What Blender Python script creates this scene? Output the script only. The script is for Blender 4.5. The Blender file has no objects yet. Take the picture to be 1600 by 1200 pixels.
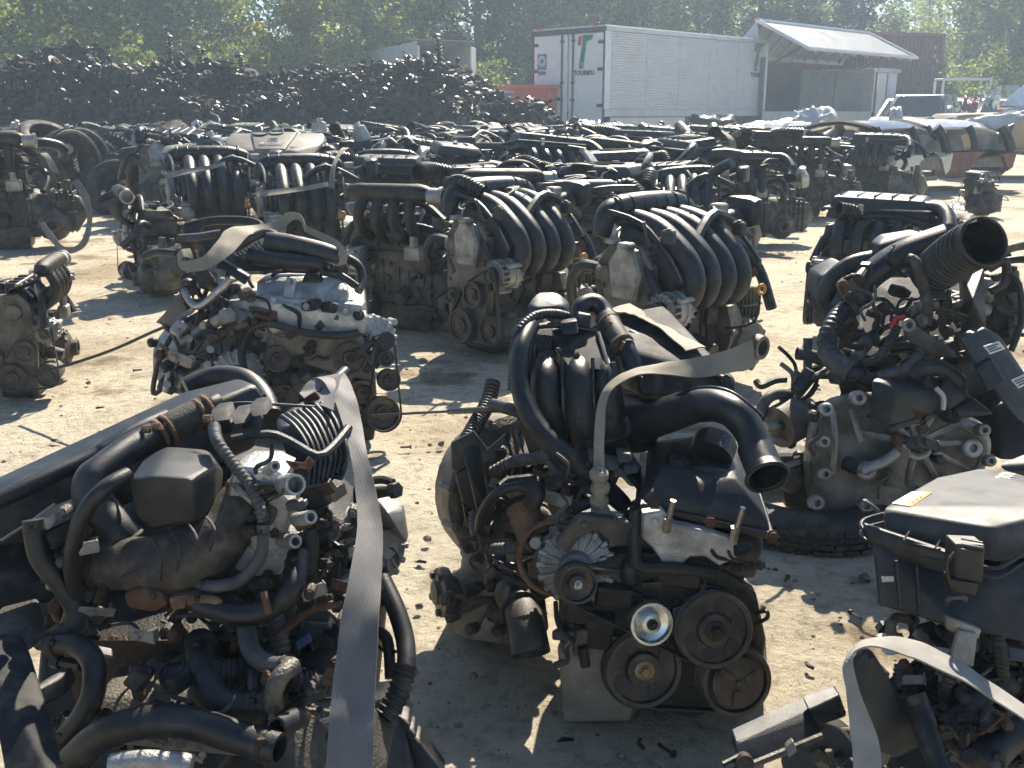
import bpy, bmesh, math, random
from mathutils import Vector as V, Matrix, Euler, noise

# ------------------------------------------------------------------ camera, sky, sun, exposure
SC = bpy.context.scene
COL = SC.collection
CAM_H, FPX, HORIZON = 1.05, 1550.0, 175.0
PITCH = math.atan((600 - HORIZON) / FPX)
cam_d = bpy.data.cameras.new('camera'); cam = bpy.data.objects.new('camera', cam_d); COL.objects.link(cam)
cam.location = (0, 0, CAM_H); cam.rotation_euler = (math.pi / 2 - PITCH, 0, 0)
cam_d.sensor_width = 36.0; cam_d.lens = 36.0 * FPX / 1600.0; cam_d.clip_start = 0.05; cam_d.clip_end = 2000
cam_d.dof.use_dof = True; cam_d.dof.focus_distance = 2.1; cam_d.dof.aperture_fstop = 26.0
SC.camera = cam
SUN_EL, SUN_AZ = math.radians(44), math.radians(14)      # ahead of the camera, a little to the right
world = bpy.data.worlds.new('World'); SC.world = world; world.use_nodes = True
wn = world.node_tree; sky = wn.nodes.new('ShaderNodeTexSky'); sky.sky_type = 'NISHITA'; sky.sun_disc = False
sky.sun_elevation = SUN_EL; sky.sun_rotation = SUN_AZ; sky.air_density = 1.0; sky.dust_density = 0.3; sky.ozone_density = 2.5
bg = wn.nodes['Background']; bg.inputs['Strength'].default_value = 0.064
wn.links.new(sky.outputs[0], bg.inputs[0])
sun_d = bpy.data.lights.new('sun', 'SUN'); sun_d.energy = 5.0; sun_d.angle = math.radians(0.53); sun_d.color = (1.0, 0.90, 0.74)
sun = bpy.data.objects.new('sun', sun_d); COL.objects.link(sun)
sd = V((math.sin(SUN_AZ) * math.cos(SUN_EL), math.cos(SUN_AZ) * math.cos(SUN_EL), math.sin(SUN_EL)))
sun.rotation_euler = sd.to_track_quat('Z', 'Y').to_euler()
SC.view_settings.view_transform = 'Standard'; SC.view_settings.look = 'None'
SC.view_settings.exposure = 1.27; SC.view_settings.gamma = 1.0; SC.view_settings.use_curve_mapping = False
SC.render.engine = 'CYCLES'
SC.cycles.use_denoising = True
SC.cycles.use_adaptive_sampling = True; SC.cycles.adaptive_threshold = 0.035
SC.cycles.max_bounces = 4; SC.cycles.diffuse_bounces = 2; SC.cycles.glossy_bounces = 2; SC.cycles.transmission_bounces = 2
SC.cycles.transparent_max_bounces = 6; SC.cycles.volume_bounces = 0
SC.cycles.sample_clamp_indirect = 4.0

# ------------------------------------------------------------------ measuring: a photo pixel as a point of the yard
_f = V((0, math.cos(PITCH), -math.sin(PITCH))); _u = V((0, math.sin(PITCH), math.cos(PITCH)))
def ray(u, v): return _f + V((1, 0, 0)) * ((u - 800) / FPX) + _u * ((600 - v) / FPX)
def P(u, v, Y):
    d = ray(u, v); return V((0, 0, CAM_H)) + d * (Y / d.y)
def G(u, v, z=0.0):
    d = ray(u, v); return V((0, 0, CAM_H)) + d * ((z - CAM_H) / d.z)
def pxs(p): return (p - V((0, 0, CAM_H))).dot(_f) / FPX      # metres per photo pixel at p

# ------------------------------------------------------------------ materials
MATS = {}
def sock(b, *names):
    for n in names:
        if n in b.inputs: return b.inputs[n]
def mat(name, col, rough=0.5, metal=0.0, col2=None, scale=8.0, amount=0.5, bump=0.0, bscale=60.0, dust=0.0, dustcol=(0.30, 0.26, 0.20),
        trans=0.0, rvar=0.12, coat=0.0, spec=0.5, emit=None, stretch=(1, 1, 1), detail=5.0):
    if name in MATS: return MATS[name]
    m = bpy.data.materials.new(name); m.use_nodes = True; nt = m.node_tree; N = nt.nodes; L = nt.links
    b = N['Principled BSDF']; out = N['Material Output']
    tc = N.new('ShaderNodeTexCoord'); mp = N.new('ShaderNodeMapping'); mp.inputs['Scale'].default_value = stretch
    L.new(tc.outputs['Object'], mp.inputs['Vector'])
    n1 = N.new('ShaderNodeTexNoise'); n1.inputs['Scale'].default_value = scale; n1.inputs['Detail'].default_value = detail; n1.inputs['Roughness'].default_value = 0.62
    L.new(mp.outputs[0], n1.inputs['Vector'])
    c = col; c2 = col2 or tuple(x * 0.62 for x in col)
    rp = N.new('ShaderNodeValToRGB'); rp.color_ramp.elements[0].position = 0.5 - 0.22 * (1.2 - amount); rp.color_ramp.elements[1].position = 0.5 + 0.22
    rp.color_ramp.elements[0].color = (*c2, 1); rp.color_ramp.elements[1].color = (*c, 1)
    L.new(n1.outputs['Fac'], rp.inputs[0]); cur = rp.outputs[0]
    if dust > 0:
        n2 = N.new('ShaderNodeTexNoise'); n2.inputs['Scale'].default_value = scale * 2.7; n2.inputs['Detail'].default_value = 7
        L.new(mp.outputs[0], n2.inputs['Vector'])
        mr = N.new('ShaderNodeMapRange'); mr.inputs[1].default_value = 0.48; mr.inputs[2].default_value = 0.78; mr.inputs[3].default_value = 0; mr.inputs[4].default_value = dust
        L.new(n2.outputs['Fac'], mr.inputs[0])
        mx = N.new('ShaderNodeMixRGB'); mx.inputs['Color2'].default_value = (*dustcol, 1)
        L.new(mr.outputs[0], mx.inputs['Fac']); L.new(cur, mx.inputs['Color1']); cur = mx.outputs[0]
    L.new(cur, b.inputs['Base Color'])
    b.inputs['Metallic'].default_value = metal
    rr = N.new('ShaderNodeMapRange'); rr.inputs[1].default_value = 0.3; rr.inputs[2].default_value = 0.7
    rr.inputs[3].default_value = min(1, rough + rvar); rr.inputs[4].default_value = max(0.03, rough - rvar)
    L.new(n1.outputs['Fac'], rr.inputs[0]); L.new(rr.outputs[0], b.inputs['Roughness'])
    s = sock(b, 'Specular IOR Level'); s.default_value = spec
    if coat: sock(b, 'Coat Weight').default_value = coat
    if bump > 0:
        n3 = N.new('ShaderNodeTexNoise'); n3.inputs['Scale'].default_value = bscale; n3.inputs['Detail'].default_value = 4
        L.new(mp.outputs[0], n3.inputs['Vector'])
        bp = N.new('ShaderNodeBump'); bp.inputs['Strength'].default_value = bump; bp.inputs['Distance'].default_value = 0.004
        L.new(n3.outputs['Fac'], bp.inputs['Height']); L.new(bp.outputs[0], b.inputs['Normal'])
    if emit: sock(b, 'Emission Color').default_value = (*emit, 1); sock(b, 'Emission Strength').default_value = 1
    if trans > 0:
        t = N.new('ShaderNodeBsdfTranslucent'); L.new(cur, t.inputs['Color'])
        ms = N.new('ShaderNodeMixShader'); ms.inputs[0].default_value = trans
        L.new(b.outputs[0], ms.inputs[1]); L.new(t.outputs[0], ms.inputs[2]); L.new(ms.outputs[0], out.inputs['Surface'])
    MATS[name] = m; return m

mat('plastic', (0.010, 0.0125, 0.017), 0.36, col2=(0.007, 0.009, 0.012), scale=14, bump=0.25, bscale=900, dust=0.10, rvar=0.10)
mat('plastic_worn', (0.020, 0.024, 0.030), 0.38, col2=(0.012, 0.015, 0.019), scale=10, bump=0.3, bscale=700, dust=0.18, rvar=0.1)
mat('plastic_matte', (0.013, 0.016, 0.021), 0.64, col2=(0.010, 0.012, 0.015), scale=12, bump=0.3, bscale=700, dust=0.25, rvar=0.08, spec=0.3)
mat('plastic_grey', (0.040, 0.045, 0.053), 0.48, col2=(0.027, 0.030, 0.036), scale=12, bump=0.2, bscale=700, dust=0.2)
mat('cover_dust_and_glint', (0.24, 0.215, 0.17), 0.42, col2=(0.12, 0.11, 0.09), scale=7, bump=0.2, bscale=500, dust=0.5, dustcol=(0.36, 0.31, 0.23))  # dusty plastic, its coat lightened further to stand in for sky glints
mat('rubber', (0.012, 0.014, 0.018), 0.46, col2=(0.007, 0.008, 0.010), scale=12, bump=0.2, bscale=400, dust=0.14, rvar=0.1)
mat('rubber_brown', (0.055, 0.044, 0.034), 0.6, col2=(0.026, 0.022, 0.019), scale=16, bump=0.3, bscale=300, dust=0.35)
mat('hose_grey', (0.075, 0.077, 0.082), 0.6, col2=(0.042, 0.042, 0.044), scale=14, bump=0.2, bscale=500, dust=0.2)
mat('tyre', (0.026, 0.026, 0.026), 0.72, col2=(0.016, 0.016, 0.016), scale=9, bump=0.4, bscale=200, dust=0.5, dustcol=(0.16, 0.135, 0.10))
mat('alu', (0.46, 0.455, 0.44), 0.46, 0.5, col2=(0.20, 0.19, 0.17), scale=11, amount=0.6, bump=0.45, bscale=320, dust=0.6, dustcol=(0.10, 0.085, 0.065))
mat('alu_bright', (0.66, 0.665, 0.67), 0.45, 0.45, col2=(0.26, 0.25, 0.235), scale=13, amount=0.6, bump=0.7, bscale=200, dust=0.45, dustcol=(0.13, 0.12, 0.10))
mat('alu_dirty', (0.16, 0.145, 0.125), 0.52, 0.4, col2=(0.045, 0.040, 0.034), scale=13, amount=0.7, bump=0.7, bscale=220, dust=0.55, dustcol=(0.05, 0.043, 0.035))
mat('alu_dust', (0.235, 0.21, 0.17), 0.62, 0.25, col2=(0.09, 0.078, 0.062), scale=11, amount=0.6, bump=0.7, bscale=200, dust=0.5, dustcol=(0.07, 0.06, 0.05))
mat('steel_dark', (0.060, 0.056, 0.052), 0.48, 0.6, col2=(0.026, 0.023, 0.020), scale=14, bump=0.5, bscale=240, dust=0.4, dustcol=(0.10, 0.06, 0.035))
mat('oily', (0.028, 0.025, 0.022), 0.5, 0.15, col2=(0.012, 0.011, 0.010), scale=15, bump=0.4, bscale=320, dust=0.45, dustcol=(0.10, 0.085, 0.06))
mat('steel', (0.48, 0.48, 0.47), 0.34, 0.9, col2=(0.25, 0.23, 0.20), scale=20, bump=0.2, bscale=200)
mat('zinc', (0.66, 0.68, 0.67), 0.25, 0.9, col2=(0.50, 0.53, 0.52), scale=20)
mat('brass', (0.40, 0.34, 0.20), 0.45, 0.8, col2=(0.20, 0.15, 0.09), scale=20)
mat('rust', (0.15, 0.075, 0.042), 0.8, 0.1, col2=(0.075, 0.034, 0.02), scale=22, amount=0.8, bump=0.8, bscale=300)
mat('rust_light', (0.26, 0.155, 0.095), 0.75, 0.15, col2=(0.13, 0.07, 0.04), scale=22, amount=0.8, bump=0.6, bscale=300)
mat('pulley', (0.115, 0.104, 0.094), 0.45, 0.5, col2=(0.040, 0.036, 0.032), scale=30, bump=0.4, bscale=300, dust=0.5, dustcol=(0.13, 0.065, 0.035))
mat('yellow', (0.62, 0.33, 0.03), 0.45, col2=(0.45, 0.22, 0.02))
mat('orange', (0.85, 0.32, 0.03), 0.5)
mat('white_label', (0.80, 0.80, 0.78), 0.5, col2=(0.7, 0.7, 0.68))
mat('ink_and_hole_black', (0.03, 0.03, 0.035), 0.5)  # print black, also painted where holes would be in shade
mat('chalk', (0.75, 0.75, 0.73), 0.8, col2=(0.45, 0.45, 0.44), scale=60, amount=0.9)
mat('green_plastic', (0.02, 0.13, 0.07), 0.35)
mat('red_plastic', (0.45, 0.03, 0.03), 0.4)
mat('white_plastic', (0.62, 0.60, 0.55), 0.45, dust=0.3)
mat('blue_label', (0.05, 0.12, 0.30), 0.5)

def webbing(name, c1, c2, dirt):
    m = mat(name, c1, 0.72, col2=c2, scale=7, amount=0.7, dust=dirt, dustcol=(0.10, 0.085, 0.07), rvar=0.05)
    nt = m.node_tree; b = nt.nodes['Principled BSDF']
    tc = nt.nodes.new('ShaderNodeTexCoord'); w = nt.nodes.new('ShaderNodeTexWave'); w.inputs['Scale'].default_value = 150; w.inputs['Distortion'].default_value = 0.6
    mp = nt.nodes.new('ShaderNodeMapping'); mp.inputs['Scale'].default_value = (1, 1, 1)
    nt.links.new(tc.outputs['Object'], mp.inputs[0]); nt.links.new(mp.outputs[0], w.inputs['Vector'])
    bp = nt.nodes.new('ShaderNodeBump'); bp.inputs['Strength'].default_value = 0.35; bp.inputs['Distance'].default_value = 0.001
    nt.links.new(w.outputs['Fac'], bp.inputs['Height']); nt.links.new(bp.outputs[0], b.inputs['Normal'])
    return m
webbing('strap_tan', (0.36, 0.315, 0.24), (0.23, 0.20, 0.15), 0.35)
webbing('strap_grey', (0.20, 0.195, 0.195), (0.115, 0.112, 0.112), 0.45)
webbing('strap_pale', (0.36, 0.345, 0.315), (0.22, 0.21, 0.19), 0.45)
webbing('strap_brown', (0.30, 0.22, 0.16), (0.16, 0.12, 0.09), 0.4)

# ------------------------------------------------------------------ shapes
def spline(pts, sub=5):
    """Catmull-Rom through pts; each item (Vector, radius)."""
    if len(pts) < 3 or sub <= 1: return pts
    out = []
    for i in range(len(pts) - 1):
        p0 = pts[max(0, i - 1)]; p1 = pts[i]; p2 = pts[i + 1]; p3 = pts[min(len(pts) - 1, i + 2)]
        for k in range(sub):
            t = k / sub; t2 = t * t; t3 = t2 * t
            def cr(a, b, c, d): return (b * 2 + (c - a) * t + (a * 2 - b * 5 + c * 4 - d) * t2 + (b * 3 - a - c * 3 + d) * t3) * 0.5
            out.append((cr(p0[0], p1[0], p2[0], p3[0]), p1[1] + (p2[1] - p1[1]) * t))
    out.append(pts[-1]); return out
def basis(axis):
    a = axis.normalized(); h = V((0, 0, 1)) if abs(a.z) < 0.9 else V((1, 0, 0))
    x = h.cross(a).normalized(); return x, a.cross(x).normalized(), a
def rotm(r):
    if r is None: return Matrix.Identity(3)
    if isinstance(r, Matrix): return r.to_3x3()
    return Euler([math.radians(a) for a in r]).to_matrix()

class MB:
    def __init__(s, M=None): s.v = []; s.f = []; s.M = M; s.uv = None
    def add(s, vs, fs):
        o = len(s.v)
        if s.M is not None: vs = [s.M @ V(p) for p in vs]
        s.v += [tuple(p) for p in vs]; s.f += [tuple(i + o for i in f) for f in fs]; return s
    def box(s, c, size, b=0.004, r=None, taper=1.0):
        R = rotm(r); c = V(c); h = [x / 2 for x in size]; b = min(b, min(h) * 0.9); vs = []; idx = {}
        for sx in (-1, 1):
            for sy in (-1, 1):
                for sz in (-1, 1):
                    t = taper if sz > 0 else 1.0
                    for a in range(3):
                        q = [sx * (h[0] * t - b), sy * (h[1] * t - b), sz * (h[2] - b)]; q[a] += (sx, sy, sz)[a] * b
                        idx[(sx, sy, sz, a)] = len(vs); vs.append(c + R @ V(q))
        fs = []
        for a in range(3):
            o1, o2 = [k for k in range(3) if k != a]
            for sg in (-1, 1):
                q = []
                for (p1, p2) in ((-1, -1), (1, -1), (1, 1), (-1, 1)):
                    k = [0, 0, 0]; k[a] = sg; k[o1] = p1; k[o2] = p2; q.append(idx[(*k, a)])
                fs.append(q)
            for p1 in (-1, 1):
                for p2 in (-1, 1):
                    k = [0, 0, 0]; k[o1] = p1; k[o2] = p2; ka = k[:]; kb = k[:]; ka[a] = -1; kb[a] = 1
                    fs.append([idx[(*ka, o1)], idx[(*kb, o1)], idx[(*kb, o2)], idx[(*ka, o2)]])
        for sx in (-1, 1):
            for sy in (-1, 1):
                for sz in (-1, 1): fs.append([idx[(sx, sy, sz, a)] for a in range(3)])
        return s.add(vs, fs)
    def lathe(s, o, axis, prof, n=20, a0=0.0, a1=None, closed=False):
        """prof: list of (radius, height along axis)."""
        o = V(o); x, y, a = basis(V(axis)); rings = []; vs = []; full = a1 is None
        A1 = a0 + 2 * math.pi if full else a1; m = n if full else n + 1
        for (r, h) in prof:
            if r < 1e-6: rings.append([len(vs)]); vs.append(o + a * h)
            else:
                rings.append(list(range(len(vs), len(vs) + m)))
                for i in range(m):
                    t = a0 + (A1 - a0) * i / n; vs.append(o + a * h + x * (math.cos(t) * r) + y * (math.sin(t) * r))
        fs = []; pr = list(zip(rings, rings[1:])) + ([(rings[-1], rings[0])] if closed else [])
        for A, B in pr:
            for i in range(n):
                j = (i + 1) % m
                if len(A) == 1 and len(B) == 1: continue
                if len(A) == 1: fs.append((A[0], B[i], B[j]))
                elif len(B) == 1: fs.append((A[i], B[0], A[j]))
                else: fs.append((A[i], B[i], B[j], A[j]))
        return s.add(vs, fs)
    def cyl(s, p0, p1, r0, r1=None, n=14, ch=None):
        p0 = V(p0); p1 = V(p1); r1 = r0 if r1 is None else r1; L = (p1 - p0).length
        if L < 1e-6: return s
        c = min(r0, r1, L / 2) * 0.14 if ch is None else min(ch, min(r0, r1) * 0.9, L / 2.1)
        return s.lathe(p0, p1 - p0, [(0, 0), (r0 - c, 0), (r0, c), (r1, L - c), (r1 - c, L), (0, L)], n)
    def ring(s, o, axis, R, r, n=24, m=8, h=None):
        h = r if h is None else h
        return s.lathe(o, axis, [(R + r * math.cos(2 * math.pi * k / m), h * math.sin(2 * math.pi * k / m)) for k in range(m)], n, closed=True)
    def tube(s, pts, r=None, n=10, sub=5, corr=None, hollow=0.0, caps=True, flat=1.0):
        """pts: Vectors, or (Vector, radius). corr=(pitch, depth) makes it a corrugated hose; hollow>0 leaves open ends of that wall."""
        q = [(V(p[0]), p[1]) if isinstance(p, tuple) and not isinstance(p[0], (int, float)) else (V(p), r) for p in pts]
        q = spline(q, sub)
        if not corr and n >= 10 and len(q) > 8:
            sd = q[0][0] * 37; q = [(p_, rr * (1 + .05 * noise.noise(p_ * (.35 / max(rr, .004)) + sd))) for p_, rr in q]
        if corr:
            Ls = [0]
            for a, b in zip(q, q[1:]): Ls.append(Ls[-1] + (b[0] - a[0]).length)
            tot = Ls[-1]; m = max(6, int(tot / corr[0] * 4)); out = []; k = 0
            for i in range(m + 1):
                d = tot * i / m
                while k < len(q) - 2 and Ls[k + 1] < d: k += 1
                t = 0 if Ls[k + 1] == Ls[k] else (d - Ls[k]) / (Ls[k + 1] - Ls[k])
                rr = q[k][1] + (q[k + 1][1] - q[k][1]) * t
                out.append((q[k][0].lerp(q[k + 1][0], min(1, t)), rr * (1 - corr[1] * (1 if i % 4 in (2, 3) else 0))))
            q = out
        t0 = (q[1][0] - q[0][0]).normalized(); x, y, _ = basis(t0); vs = []; rings = []; pt = t0
        for i, (p, rr) in enumerate(q):
            t = (q[min(i + 1, len(q) - 1)][0] - q[max(i - 1, 0)][0])
            t = t.normalized() if t.length > 1e-9 else pt
            ax = pt.cross(t)
            if ax.length > 1e-6:
                R = Matrix.Rotation(math.asin(max(-1, min(1, ax.length))), 3, ax.normalized()); x = R @ x; y = R @ y
            pt = t; rings.append(len(vs))
            for k in range(n):
                a = 2 * math.pi * k / n; vs.append(p + x * (math.cos(a) * rr) + y * (math.sin(a) * rr * flat))
        fs = []
        for A, B in zip(rings, rings[1:]):
            for k in range(n): fs.append((A + k, A + (k + 1) % n, B + (k + 1) % n, B + k))
        for e, (A, (p, rr), d) in enumerate(((rings[0], q[0], (q[1][0] - q[0][0]).normalized()), (rings[-1], q[-1], (q[-2][0] - q[-1][0]).normalized()))):
            ih = hollow if not isinstance(hollow, (tuple, list)) else hollow[e]
            if ih > 0:
                k0 = (rr - ih) / rr; o = len(vs); cen = p
                for k in range(n): vs.append(cen + (vs[A + k] - cen) * k0)
                for k in range(n): vs.append(cen + (vs[A + k] - cen) * k0 * 0.97 + d * min(0.12, rr * 1.8))
                for k in range(n):
                    j = (k + 1) % n; fs.append((A + k, A + j, o + j, o + k)); fs.append((o + k, o + j, o + n + j, o + n + k))
                fs.append(tuple(o + n + k for k in range(n)))
            elif caps: fs.append(tuple(A + k for k in range(n)))
        return s.add(vs, fs)
    def hull(s, pts, b=0.006, seg=2):
        """convex solid through the corner points, its edges rounded."""
        bm = bmesh.new()
        for p in pts: bm.verts.new(p)
        r = bmesh.ops.convex_hull(bm, input=bm.verts)
        bmesh.ops.delete(bm, geom=[g for g in set(r['geom_interior'] + r['geom_unused']) if isinstance(g, bmesh.types.BMVert)], context='VERTS')
        bmesh.ops.dissolve_limit(bm, angle_limit=0.09, verts=bm.verts, edges=bm.edges)
        if b > 0: bmesh.ops.bevel(bm, geom=list(bm.edges), offset=b, segments=seg, profile=0.6, affect='EDGES', clamp_overlap=True)
        bm.verts.index_update()
        s.add([v.co.copy() for v in bm.verts], [[v.index for v in f.verts] for f in bm.faces]); bm.free(); return s
    def prism(s, poly, o, x, y, depth, b=0.003):
        """poly (2D) in the plane o + x,y; pushed along x cross y by depth, front edge chamfered by b."""
        o = V(o); x = V(x).normalized(); y = V(y); y = (y - x * y.dot(x)).normalized(); z = x.cross(y); n = len(poly)
        ar = sum(poly[i][0] * poly[(i + 1) % n][1] - poly[(i + 1) % n][0] * poly[i][1] for i in range(n))
        if ar < 0: poly = poly[::-1]
        ins = []
        for i in range(n):
            p = V(poly[i]); a = (p - V(poly[i - 1])); c = (V(poly[(i + 1) % n]) - p)
            if a.length < 1e-9 or c.length < 1e-9: ins.append(p); continue
            a.normalize(); c.normalize(); na = V((-a.y, a.x)); nc = V((-c.y, c.x)); k = 1 + na.dot(nc); q = (na + nc) / max(0.35, k); ins.append(p + q * b)
        W = lambda p, h: o + x * p[0] + y * p[1] + z * h
        vs = [W(p, 0) for p in poly] + [W(p, depth - b) for p in poly] + [W(p, depth) for p in ins]
        fs = [tuple(range(n - 1, -1, -1)), tuple(range(2 * n, 3 * n))]
        for i in range(n):
            j = (i + 1) % n; fs += [(i, j, n + j, n + i), (n + i, n + j, 2 * n + j, 2 * n + i)]
        return s.add(vs, fs)
    def bolt(s, p, axis, r=0.007, h=0.006):
        p = V(p); a = V(axis).normalized()
        s.lathe(p, a, [(r * 1.35, 0), (r * 1.35, h * 0.25), (r, h * 0.25), (r, h * 0.85), (r * 0.8, h), (0, h)], 6); return s
    def blob(s, c, r, n=12, m=8, amp=0.0, seed=0):
        c = V(c); vs = []; fs = []
        r = (r, r, r) if isinstance(r, (int, float)) else r
        for j in range(m + 1):
            th = math.pi * j / m
            for i in range(n):
                ph = 2 * math.pi * i / n; d = V((math.sin(th) * math.cos(ph), math.sin(th) * math.sin(ph), math.cos(th)))
                k = 1 + amp * noise.noise(d * 1.7 + V((seed * 3.1, seed * 1.7, seed))); vs.append(c + V((d.x * r[0], d.y * r[1], d.z * r[2])) * k)
        for j in range(m):
            for i in range(n): fs.append((j * n + i, (j + 1) * n + i, (j + 1) * n + (i + 1) % n, j * n + (i + 1) % n))
        return s.add(vs, fs)
    def coil(s, p0, p1, R, r, turns, n=6, per=12):
        p0 = V(p0); p1 = V(p1); x, y, a = basis(p1 - p0); L = (p1 - p0).length; m = int(turns * per)
        return s.tube([p0 + a * (L * i / m) + x * (math.cos(6.2832 * i / per) * R) + y * (math.sin(6.2832 * i / per) * R) for i in range(m + 1)], r, n, 1)
    def ribbon(s, pts, width, thick=0.0025, sub=6):
        """webbing: pts are (left edge, right edge) pairs of Vectors, or (centre, side direction)."""
        L = [];
        for a, b in pts:
            a = V(a); b = V(b)
            if width: L.append((a - b.normalized() * width / 2, a + b.normalized() * width / 2))
            else: L.append((a, b))
        A = [p for p, _ in spline([(a, 0) for a, b in L], sub)]; B = [p for p, _ in spline([(b, 0) for a, b in L], sub)]
        vs = []; n = len(A); ln = [0]; K = 4
        for i in range(n):
            t = A[min(i + 1, n - 1)] + B[min(i + 1, n - 1)] - A[max(i - 1, 0)] - B[max(i - 1, 0)]
            nr = t.cross(B[i] - A[i]); nr = nr.normalized() * thick / 2 if nr.length > 1e-9 else V((0, 0, thick / 2))
            un = nr.normalized(); wd = (B[i] - A[i]).length; ln_ = i * .35
            for sg in (1, -1):
                for k in range(K + 1):
                    c_ = wd * (.055 * noise.noise(V((ln_ * .8, k * .55, wd * 9))) + .05 * (1 - (2 * k / K - 1) ** 2) * noise.noise(V((ln_ * .45, 7.3, wd)))); vs.append(A[i].lerp(B[i], k / K) + nr * sg + un * c_)
        W = 2 * (K + 1); fs = []
        for i in range(n - 1):
            a = i * W; c = a + W
            for k in range(K):
                fs.append((a + k, a + k + 1, c + k + 1, c + k)); fs.append((a + K + 1 + k + 1, a + K + 1 + k, c + K + 1 + k, c + K + 1 + k + 1))
            fs.append((a, c, c + K + 1, a + K + 1)); fs.append((a + K, a + 2 * K + 1, c + 2 * K + 1, c + K))
        for a in (0, (n - 1) * W): fs.append(tuple(list(range(a, a + K + 1)) + list(range(a + 2 * K + 1, a + K, -1))))
        return s.add(vs, fs)
    def text(s, body, o, x, y, size, depth=0.0015, align='CENTER', bold=0.0):
        c = bpy.data.curves.new('t', 'FONT'); c.body = body; c.size = size; c.align_x = align; c.align_y = 'CENTER'; c.extrude = depth; c.resolution_u = 2; c.offset = bold
        ob = bpy.data.objects.new('t', c); me = bpy.data.meshes.new_from_object(ob)
        o = V(o); x = V(x).normalized(); y = V(y); y = (y - x * y.dot(x)).normalized(); z = x.cross(y)
        s.add([o + x * v.co.x + y * v.co.y + z * v.co.z for v in me.vertices], [list(p.vertices) for p in me.polygons])
        bpy.data.objects.remove(ob); bpy.data.curves.remove(c); bpy.data.meshes.remove(me); return s
    def mesh(s, name, m, origin=None, angle=32):
        me = bpy.data.meshes.new(name)
        vs = s.v if origin is None else [(p[0] - origin[0], p[1] - origin[1], p[2] - origin[2]) for p in s.v]
        me.from_pydata(vs, [], s.f); me.materials.append(MATS[m] if isinstance(m, str) else m)
        bm = bmesh.new(); bm.from_mesh(me); bmesh.ops.recalc_face_normals(bm, faces=bm.faces); bm.to_mesh(me); bm.free()
        me.shade_smooth(); me.set_sharp_from_angle(angle=math.radians(angle)); return me
    def build(s, name, m, parent=None, angle=32, origin=None, label=None):
        org = origin
        if parent is not None and origin is None and parent.get('_o') is not None: org = parent['_o']
        ob = bpy.data.objects.new(name, s.mesh(name, m, org, angle)); COL.objects.link(ob)
        if parent is not None:
            ob.parent = parent
            if parent.get('_o') is not None: ob['_o'] = parent['_o']
        elif origin is not None: ob.location = origin; ob['_o'] = list(origin)
        if label: ob['label'] = label
        return ob

def tag(o, label=None, cat=None, group=None, kind=None):
    if label: o['label'] = label
    if cat: o['category'] = cat
    if group: o['group'] = group
    if kind: o['kind'] = kind
    return o
def thing(name, label, cat, loc=(0, 0, 0), rz=0.0, group=None, world_parts=False):
    o = bpy.data.objects.new(name, None); COL.objects.link(o); o.location = loc; o.rotation_euler = (0, 0, rz); o.empty_display_size = 0.1
    if world_parts: o['_o'] = [float(c) for c in loc]      # parts are measured in yard coordinates
    return tag(o, label, cat, group)
def copy_tree(o, parent=None, skip=()):
    c = o.copy(); COL.objects.link(c); c.parent = parent
    for ch in KIDS.get(o.name) or o.children:
        if ch.name.split('.')[0] not in skip: copy_tree(ch, c, skip)
    return c
KIDS = {}
def index_kids(root):
    KIDS[root.name] = list(root.children)
    for c in root.children: index_kids(c)
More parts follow.
